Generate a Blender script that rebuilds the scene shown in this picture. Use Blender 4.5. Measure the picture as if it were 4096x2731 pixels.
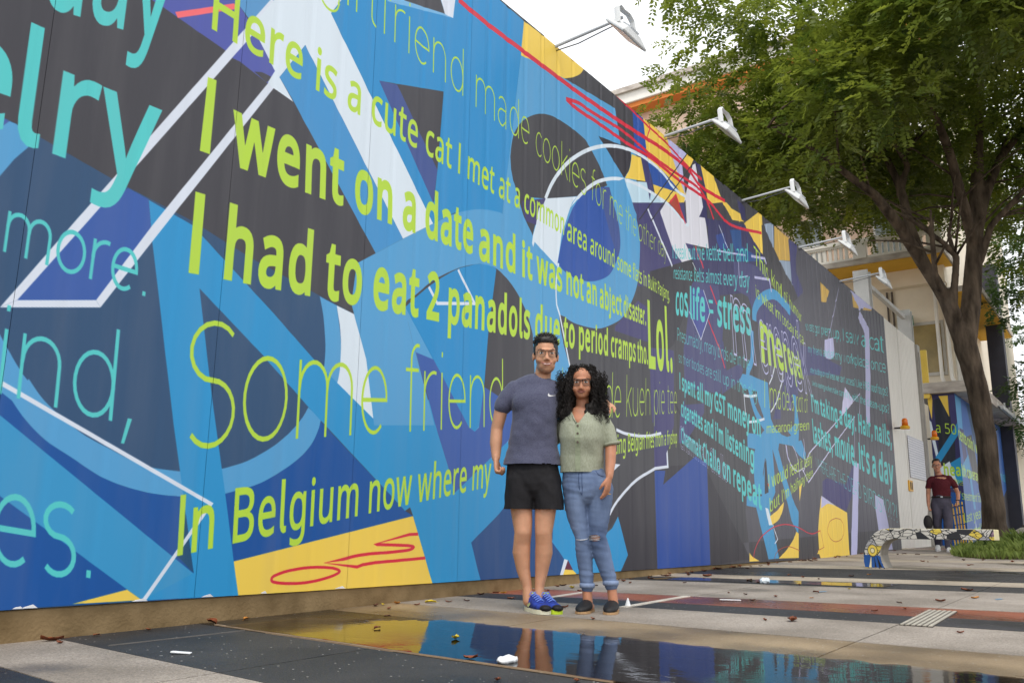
import bpy, bmesh, math, random
import numpy as np
from mathutils import Vector, Matrix, noise
from mathutils.bvhtree import BVHTree
random.seed(7); R=math.radians
S=bpy.context.scene
for o in list(bpy.data.objects): bpy.data.objects.remove(o)
# ------------------------------------------------------------------ camera
PITCH,ROLL,YAW=.2126,.0144,.6267; HC=.565; D=4.2237; GX=.0124
fw=Vector((math.cos(YAW)*math.cos(PITCH),math.sin(YAW)*math.cos(PITCH),math.sin(PITCH)))
rt=Vector((math.sin(YAW),-math.cos(YAW),0)); up=rt.cross(fw)
r2=rt*math.cos(ROLL)+up*math.sin(ROLL); u2=up*math.cos(ROLL)-rt*math.sin(ROLL)
cd=bpy.data.cameras.new('camera'); cam=bpy.data.objects.new('camera',cd); S.collection.objects.link(cam)
cd.sensor_width=36; cd.lens=36*3455.7/4096; cd.clip_start=.05; cd.clip_end=2000
m=Matrix((r2,u2,-fw)).transposed().to_4x4(); m.translation=(0,0,HC); cam.matrix_world=m
S.camera=cam
# ------------------------------------------------------------------ sky, sun, exposure (bright overcast)
SUN_EL,SUN_AZ=R(58),R(205)           # sun behind thin cloud, over the viewer's shoulder
w=bpy.data.worlds.new('World'); S.world=w; w.use_nodes=True; nt=w.node_tree
bg=nt.nodes['Background']; sk=nt.nodes.new('ShaderNodeTexSky'); sk.sky_type='NISHITA'; sk.sun_disc=False
sk.sun_elevation=SUN_EL; sk.sun_rotation=R(90)-SUN_AZ; sk.dust_density=3.
mx=nt.nodes.new('ShaderNodeMixRGB'); mx.inputs['Fac'].default_value=.9; mx.inputs[2].default_value=(9.6,9.75,9.9,1)   # cloud cover
nt.links.new(sk.outputs[0],mx.inputs[1]); nt.links.new(mx.outputs[0],bg.inputs[0]); bg.inputs[1].default_value=.13
sd=bpy.data.lights.new('sun','SUN'); sd.energy=1.3; sd.angle=R(14); sd.color=(1,.95,.88)
sun=bpy.data.objects.new('sun',sd); S.collection.objects.link(sun)
sv=Vector((math.cos(SUN_EL)*math.cos(SUN_AZ),math.cos(SUN_EL)*math.sin(SUN_AZ),math.sin(SUN_EL)))
sun.rotation_euler=sv.to_track_quat('Z','Y').to_euler(); sun.location=(0,-8,30)
S.view_settings.view_transform='Standard'; S.view_settings.look='None'; S.view_settings.exposure=.28; S.view_settings.gamma=1
S.view_settings.use_curve_mapping=False
S.cycles.max_bounces=8; S.cycles.transparent_max_bounces=12; S.cycles.caustics_reflective=False; S.cycles.caustics_refractive=False
# ------------------------------------------------------------------ helpers
def gz(x): return GX*x
def lin(c):
    return tuple(((v/255)/12.92 if v/255<=.04045 else ((v/255+.055)/1.055)**2.4) for v in c)
_M={}
def mat(name,col,rough=.6,spec=.4,var=.12,scale=8.,bump=0.,bscale=None,metal=0.,col2=None,stretch=(1,1,1),coord='Object',trans=0.,detail=6.,sheen=0.):
    """principled with noise variation of colour and a fine bump; col in sRGB 0..255"""
    if name in _M: return _M[name]
    m=bpy.data.materials.new(name); m.use_nodes=True; n=m.node_tree.nodes; l=m.node_tree.links; b=n['Principled BSDF']
    c=Vector(lin(col)); b.inputs['Roughness'].default_value=rough; b.inputs['Specular IOR Level'].default_value=spec; b.inputs['Metallic'].default_value=metal
    tc=n.new('ShaderNodeTexCoord'); mp=n.new('ShaderNodeMapping'); mp.inputs['Scale'].default_value=stretch; l.new(tc.outputs[coord],mp.inputs[0])
    tx=n.new('ShaderNodeTexNoise'); tx.inputs['Scale'].default_value=scale; tx.inputs['Detail'].default_value=detail; l.new(mp.outputs[0],tx.inputs[0])
    rp=n.new('ShaderNodeValToRGB'); e=rp.color_ramp.elements; e[0].position=.3; e[1].position=.7
    ca=c*(1-var) if col2 is None else Vector(lin(col2)); cb=c*(1+var) if col2 is None else c
    e[0].color=(*ca,1); e[1].color=(*cb,1); l.new(tx.outputs['Fac'],rp.inputs[0]); l.new(rp.outputs[0],b.inputs['Base Color'])
    if bump:
        t2=n.new('ShaderNodeTexNoise'); t2.inputs['Scale'].default_value=bscale or scale*6; t2.inputs['Detail'].default_value=4; l.new(mp.outputs[0],t2.inputs[0])
        bp=n.new('ShaderNodeBump'); bp.inputs['Strength'].default_value=1; bp.inputs['Distance'].default_value=bump; l.new(t2.outputs['Fac'],bp.inputs['Height']); l.new(bp.outputs[0],b.inputs['Normal'])
    if trans:
        tr=n.new('ShaderNodeBsdfTranslucent'); l.new(rp.outputs[0],tr.inputs[0]); ms=n.new('ShaderNodeMixShader'); ms.inputs[0].default_value=trans
        l.new(b.outputs[0],ms.inputs[1]); l.new(tr.outputs[0],ms.inputs[2]); l.new(ms.outputs[0],n['Material Output'].inputs[0])
    if sheen: b.inputs['Sheen Weight'].default_value=sheen
    _M[name]=m; return m
class MB:
    """collects geometry for one mesh object"""
    def __init__(s): s.v=[];s.f=[];s.mi=[]
    def add(s,v,f,mi=0):
        k=len(s.v); s.v+= [tuple(p) for p in v]; s.f+=[tuple(i+k for i in q) for q in f]; s.mi+=[mi]*len(f); return s
    def box(s,a,b,mi=0,M=None):
        x0,y0,z0=a;x1,y1,z1=b; v=[Vector(p) for p in ((x0,y0,z0),(x1,y0,z0),(x1,y1,z0),(x0,y1,z0),(x0,y0,z1),(x1,y0,z1),(x1,y1,z1),(x0,y1,z1))]
        if M is not None: v=[M@p for p in v]
        return s.add(v,[(0,3,2,1),(4,5,6,7),(0,1,5,4),(1,2,6,5),(2,3,7,6),(3,0,4,7)],mi)
    def tube(s,pts,rad,n=10,ell=None,mi=0,cap=True,upv=None):
        """loft of elliptical rings along pts; rad list of r or (a,b)"""
        pts=[Vector(p) for p in pts]; k=len(pts); rad=[(q,q) if not hasattr(q,'__len__') else q for q in (rad if hasattr(rad,'__len__') else [rad]*k)]
        v=[];f=[]; U=None
        for i,p in enumerate(pts):
            t=(pts[min(i+1,k-1)]-pts[max(i-1,0)]).normalized()
            if U is None:
                U=Vector(upv) if upv is not None else (Vector((1,0,0)) if abs(t.x)<.9 else Vector((0,1,0)))
            U=(U-t*U.dot(t)).normalized(); W=t.cross(U)
            for j in range(n):
                a=2*math.pi*j/n; v.append(p+U*math.cos(a)*rad[i][0]+W*math.sin(a)*rad[i][1])
        for i in range(k-1):
            for j in range(n):
                a=i*n+j;b=i*n+(j+1)%n; f.append((a,b,b+n,a+n))
        if cap: f.append(tuple(range(n-1,-1,-1))); f.append(tuple((k-1)*n+j for j in range(n)))
        return s.add(v,f,mi)
    def limb(s,pts,rad,n=14,upv=None):
        """tube with rounded ends"""
        pts=[Vector(p) for p in pts]; rad=[(q,q) if not hasattr(q,'__len__') else q for q in rad]
        a=(pts[0]-pts[1]).normalized(); b=(pts[-1]-pts[-2]).normalized(); r0=min(rad[0]); r1=min(rad[-1])
        P=[pts[0]+a*r0*.95,pts[0]+a*r0*.7,pts[0]+a*r0*.35]+pts+[pts[-1]+b*r1*.35,pts[-1]+b*r1*.7,pts[-1]+b*r1*.95]
        sc=lambda q,k:(q[0]*k,q[1]*k)
        Rr=[sc(rad[0],.3),sc(rad[0],.7),sc(rad[0],.93)]+list(rad)+[sc(rad[-1],.93),sc(rad[-1],.7),sc(rad[-1],.3)]
        return s.tube(P,Rr,n,upv=upv)
    def ell(s,c,r,nu=16,nv=10,rot=None,mi=0):
        v=[];f=[];c=Vector(c); M=rot or Matrix.Identity(3)
        for i in range(nv+1):
            a=math.pi*i/nv
            for j in range(nu):
                b=2*math.pi*j/nu; v.append(c+M@Vector((r[0]*math.sin(a)*math.cos(b),r[1]*math.sin(a)*math.sin(b),r[2]*math.cos(a))))
        for i in range(nv):
            for j in range(nu):
                f.append((i*nu+j,(i+1)*nu+j,(i+1)*nu+(j+1)%nu,i*nu+(j+1)%nu))
        return s.add(v,f,mi)
    def mesh(s,name):
        me=bpy.data.meshes.new(name); me.from_pydata(s.v,[],s.f)
        if any(s.mi): me.polygons.foreach_set('material_index',s.mi)
        me.update(); return me
    def build(s,name,m,parent=None,smooth=False,bevel=0,weld=False):
        me=s.mesh(name)
        if weld or bevel:
            bm=bmesh.new(); bm.from_mesh(me); bmesh.ops.remove_doubles(bm,verts=bm.verts,dist=1e-5); bmesh.ops.recalc_face_normals(bm,faces=bm.faces); bm.to_mesh(me); bm.free()
        for q in (m if isinstance(m,(list,tuple)) else [m]): me.materials.append(q)
        if smooth: me.polygons.foreach_set('use_smooth',[True]*len(me.polygons))
        o=bpy.data.objects.new(name,me); S.collection.objects.link(o)
        if parent: o.parent=parent
        if bevel:
            b=o.modifiers.new('b','BEVEL'); b.width=bevel; b.segments=2; b.limit_method='ANGLE'
        return o
    def organic(s,name,m,parent=None,voxel=.006,it=6,fac=.5,disp=None):
        """union of the overlapping pieces into one continuous skin"""
        o=s.build(name,m,parent,weld=True); rm=o.modifiers.new('r','REMESH'); rm.mode='VOXEL'; rm.voxel_size=voxel
        sm=o.modifiers.new('s','SMOOTH'); sm.iterations=it; sm.factor=fac
        dg=bpy.context.evaluated_depsgraph_get(); me=bpy.data.meshes.new_from_object(o.evaluated_get(dg)); o.modifiers.clear(); old=o.data; o.data=me; bpy.data.meshes.remove(old); me.name=name
        if disp:
            co=np.empty(len(me.vertices)*3,np.float32); me.vertices.foreach_get('co',co); no=np.empty_like(co); me.vertices.foreach_get('normal',no)
            co=co.reshape(-1,3); no=no.reshape(-1,3)
            dv=np.array([disp(Vector(p)) for p in co],np.float32); me.vertices.foreach_set('co',(co+no*dv[:,None]).ravel()); me.update()
        me.polygons.foreach_set('use_smooth',[True]*len(me.polygons)); return o
def tag(o,label=None,cat=None,group=None,kind=None):
    if label: o['label']=label
    if cat: o['category']=cat
    if group: o['group']=group
    if kind: o['kind']=kind
    return o
def thing(name,label,cat,loc=(0,0,0),rz=0,group=None):
    o=bpy.data.objects.new(name,None); S.collection.objects.link(o); o.location=loc; o.rotation_euler=(0,0,rz); o.empty_display_size=.1
    return tag(o,label,cat,group)
def link_copy(o,parent=None):
    c=o.copy(); S.collection.objects.link(c)
    if parent: c.parent=parent; 
    for ch in o.children: link_copy(ch,c)
    return c
# ---- mural print: vector artwork in wall millimetres -> one generated image
def contours_cov(cs, W, H, SS=4):
    """coverage (0..1) of a list of closed contours, pixel coords, y up; returns (x0,y0,array)"""
    allp=np.concatenate(cs); x0=int(max(0,np.floor(allp[:,0].min())-1)); x1=int(min(W,np.ceil(allp[:,0].max())+2))
    y0=int(max(0,np.floor(allp[:,1].min())-1)); y1=int(min(H,np.ceil(allp[:,1].max())+2))
    if x1<=x0 or y1<=y0: return None
    w=x1-x0; h=y1-y0
    acc=np.zeros((h*SS,w+2),np.float32)
    for c in cs:
        a=np.asarray(c,float); b=np.roll(a,-1,0)
        for (ax,ay),(bx,by) in zip(a,b):
            if ay==by: continue
            s=1.
            if ay>by: ax,ay,bx,by=bx,by,ax,ay; s=-1.
            k0=int(np.ceil((ay-y0)*SS-.5)); k1=int(np.ceil((by-y0)*SS-.5))
            k0=max(k0,0); k1=min(k1,h*SS)
            if k1<=k0: continue
            k=np.arange(k0,k1); yy=(k+.5)/SS+y0
            x=np.clip(ax+(yy-ay)*(bx-ax)/(by-ay)-x0,0,w); i=x.astype(int); fr=x-i
            acc[k,i]+=s*(1-fr); acc[k,i+1]+=s*fr
    cov=np.minimum(np.abs(np.cumsum(acc,1)[:,:w]),1)
    return x0,y0,cov.reshape(h,SS,w).mean(1)
def paint(img,cs,col,alpha=1.):
    H,W=img.shape[:2]; r=contours_cov(cs,W,H)
    if r is None: return
    x0,y0,cv=r; h,w=cv.shape; cv=(cv*alpha)[...,None]
    v=img[y0:y0+h,x0:x0+w,:3]; v[:]=v*(1-cv)+np.array(col,np.float32)/255*cv
def offset(c,d):
    c=np.asarray(c,float); a=c-np.roll(c,1,0); b=np.roll(c,-1,0)-c
    a/=np.maximum(np.linalg.norm(a,axis=1),1e-6)[:,None]; b/=np.maximum(np.linalg.norm(b,axis=1),1e-6)[:,None]
    na=np.stack([-a[:,1],a[:,0]],1); nb=np.stack([-b[:,1],b[:,0]],1)
    m=na+nb; q=(m*na).sum(1); q=np.where(q<.35,.35,q)
    return c+d*m/q[:,None]
def stroke(p,w):
    p=np.asarray(p,float)
    t=np.diff(p,axis=0); t/=np.maximum(np.linalg.norm(t,axis=1),1e-6)[:,None]
    n=np.stack([-t[:,1],t[:,0]],1); na=np.vstack([n[:1],n]); nb=np.vstack([n,n[-1:]])
    m=na+nb; q=(m*na).sum(1); q=np.where(q<.5,.5,q); o=m/q[:,None]*w/2
    if np.allclose(p[0],p[-1]):
        return [p+o,(p-o)[::-1]]
    return [np.vstack([p+o,(p-o)[::-1]])]
def _arc(cx,cy,rx,ry,a0,a1,n=14):
    t=np.radians(np.linspace(a0,a1,n)); return [(cx+rx*np.cos(q),cy+ry*np.sin(q)) for q in t]
def _thin():
    """single-line alphabet, cap 573, ascender 609, x-height 430"""
    X=430;A=609;C=573;a=_arc;g={}
    bowl=lambda cx,rx: a(cx,X/2,rx,X/2-8,0,360,26)
    g['a']=(440,[a(205,X-130,150,122,150,0,12)+[(355,0)],[(355,255)]+a(200,130,145,118,80,280,16)+[(355,110)]])
    g['b']=(490,[[(75,0),(75,A)],bowl(250,175)]); g['d']=(490,[[(415,0),(415,A)],bowl(240,175)])
    g['c']=(390,[a(235,X/2,180,X/2-8,48,312,20)]); g['e']=(450,[[(58,X/2),(400,X/2)]+a(230,X/2,172,X/2-8,0,308,24)])
    g['f']=(270,[[(110,0),(110,A-110)]+a(215,A-105,105,105,180,75,10),[(15,X),(235,X)]])
    g['g']=(490,[bowl(240,175),[(415,X),(415,-50)]+a(245,-50,170,135,0,-140,14)])
    g['h']=(490,[[(75,0),(75,A)],[(75,X-190)]+a(245,X-165,165,158,180,0,14)+[(410,0)]])
    g['n']=(490,[[(75,0),(75,X)],[(75,X-190)]+a(245,X-165,165,158,180,0,14)+[(410,0)]])
    g['m']=(760,[[(75,0),(75,X)],[(75,X-170)]+a(228,X-150,150,143,180,0,12)+[(378,0)],[(378,X-170)]+a(531,X-150,150,143,180,0,12)+[(681,0)]])
    g['i']=(180,[[(90,0),(90,X)],[(90,A-62),(90,A-22)]]); g['l']=(230,[[(80,A),(80,110)]+a(180,105,100,100,180,265,8)])
    g['k']=(410,[[(75,0),(75,A)],[(375,X),(80,195)],[(165,265),(390,0)]])
    g['o']=(480,[a(240,X/2,190,X/2-8,0,360,28)]); g['p']=(490,[[(75,-195),(75,X)],bowl(250,175)])
    g['r']=(310,[[(75,0),(75,X)],[(75,X-200)]+a(250,X-170,175,165,180,75,10)])
    s=lambda w,h:[a(w/2,h*.75,w/2-45,h*.25-6,40,250,12)+a(w/2,h*.25,w/2-45,h*.25+8,75,-140,14)]
    g['s']=(360,s(360,X)); g['S']=(430,s(440,C))
    g['t']=(270,[[(110,A-70),(110,100)]+a(205,100,95,95,180,280,8),[(15,X),(240,X)]])
    g['u']=(490,[[(75,X),(75,165)]+a(240,160,165,153,180,360,14)+[(405,X)],[(405,200),(405,0)]])
    g['v']=(400,[[(20,X),(200,0),(380,X)]]); g['w']=(600,[[(20,X),(155,0),(300,X),(445,0),(580,X)]])
    g['y']=(400,[[(20,X),(205,0)],[(380,X),(185,-80)]+a(90,-80,100,100,-20,-110,6)])
    g['.']=(190,[[(95,0),(95,48)]]); g[',']=(190,[[(110,50),(70,-95)]]); g["'"]=(150,[[(75,A),(75,A-130)]])
    g['I']=(220,[[(110,0),(110,C)]]); g['P']=(450,[[(75,0),(75,C),(230,C)]+a(230,C-150,165,150,90,-90,12)+[(75,C-300)]])
    g['R']=(470,[g['P'][1][0],[(250,C-300),(430,0)]]); g['D']=(560,[[(75,0),(75,C),(220,C)]+a(220,C/2,270,C/2,90,-90,14)+[(75,0)]])
    g['B']=(490,[[(75,0),(75,C),(240,C)]+a(240,C*.76,140,C*.24,90,-90,10)+[(75,C*.52)],[(240,C*.52)]+a(250,C*.26,165,C*.26,90,-90,10)+[(75,0)]])
    g['H']=(570,[[(75,0),(75,C)],[(495,0),(495,C)],[(75,C/2),(495,C/2)]]); g['E']=(430,[[(390,C),(75,C),(75,0),(390,0)],[(75,C/2),(360,C/2)]])
    g['T']=(430,[[(215,0),(215,C)],[(20,C),(410,C)]]); g['W']=(740,[[(20,C),(190,0),(370,C),(550,0),(720,C)]]); g['A']=(510,[[(20,0),(255,C),(490,0)],[(105,200),(405,200)]])
    g['?']=(350,[a(170,C-140,125,140,160,-30,12)+[(165,250),(160,160)],[(160,0),(160,48)]]); g['!']=(180,[[(90,C),(90,160)],[(90,0),(90,48)]])
    return g
TH=_thin()
def set_text(txt,style,glyphs):
    """contours in glyph units, plus ink width"""
    x=0; cs=[]
    sk=float(style[1:])*1000*.8 if style[0]=='s' else 0
    for ch in txt:
        if ch==' ': x+=230 if style!='b' else 200; continue
        if sk and ch in TH:
            adv,sts=TH[ch]
            g=[np.asarray(q,float) for s in sts for q in stroke(s,sk)]
            gl=[[q] for q in g] if 0 else None
            cs.append(('sk',[np.asarray(s,float)+(x,0) for s in sts])); x+=adv; continue
        adv,g=glyphs[ch]; d={'b':27,'m':11,'r':0}.get(style,0)
        ex=2*d
        cs.append(('gl',[offset(c,d)+(x+d,0) for c in g] if d else [np.asarray(c,float)+(x,0) for c in g])); x+=adv+ex
    allx=np.concatenate([c[:,0] for k,g in cs for c in g]); lo=allx.min()-sk/2; hi=allx.max()+sk/2
    return cs,lo,hi,sk
def draw_text(img,txt,style,quad,ref,col,glyphs,tox):
    """quad: BL,BR,TR,TL in wall mm; ref height A/C/x"""
    cs,lo,hi,sk=set_text(txt,style,glyphs); h={'A':609.,'C':573.,'x':430.}[ref]
    q=[np.array(p,float) for p in quad]
    # the print shrinks along each line: project the flat line of type onto its slot
    d1=q[1]-q[2]; d2=q[3]-q[2]; e=q[0]-q[1]+q[2]-q[3]; den=d1[0]*d2[1]-d1[1]*d2[0]
    gx=(e[0]*d2[1]-e[1]*d2[0])/den; hx=(d1[0]*e[1]-d1[1]*e[0])/den
    A=q[1]-q[0]+gx*q[1]; B=q[3]-q[0]+hx*q[3]
    def mp(c):
        s=((c[:,0]-lo)/(hi-lo))[:,None]; t=(c[:,1]/h)[:,None]
        return tox((A*s+B*t+q[0])/(gx*s+hx*t+1))
    sx=np.linalg.norm(q[1]-q[0])/(hi-lo)
    for k,g in cs:
        if k=='sk':
            for s in g:
                for part in [stroke(s,sk)]: paint(img,[mp(p) for p in part],col)
        elif style=='o':
            for c in g:
                p=np.vstack([c,c[:1]]); paint(img,[mp(z) for z in stroke(p,13)],col)
        else: paint(img,[mp(c) for c in g],col)

# ------------------------------------------------------------------ print artwork of the hoarding, in wall millimetres
PAL=dict(ink=(62,61,68),ink2=(47,44,54),ink3=(62,60,66),ink4=(80,79,90),navy=(42,78,116),navy2=(25,74,132),indigo=(78,88,170),ind2=(66,90,165),ind3=(58,80,145),
 ind4=(62,58,112),ind5=(48,46,95),ind6=(66,66,115),steel=(85,150,203),steel2=(62,146,206),cyan=(28,140,203),cyan2=(22,140,203),sky=(82,160,212),azure=(52,150,203),azure2=(36,147,206),
 azure3=(66,152,204),cobalt=(0,80,156),deep=(15,75,115),royal=(50,90,168),royal2=(32,72,154),royal3=(32,80,166),royal4=(60,70,150),royal5=(35,65,140),blue5=(20,75,140),
 pale=(220,233,244),white=(220,228,242),white2=(224,224,234),lav=(188,188,228),lav2=(205,202,235),ice=(195,224,240),yellow=(244,208,84),yelo=(210,172,84),haze=(115,180,226),
 lime=(184,220,64),teal=(82,203,203),maroon=(95,30,60),maroon2=(175,62,44),red=(214,30,60),red2=(248,108,115),red3=(150,40,80),slate=(150,168,190),black=(40,40,48))

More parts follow.
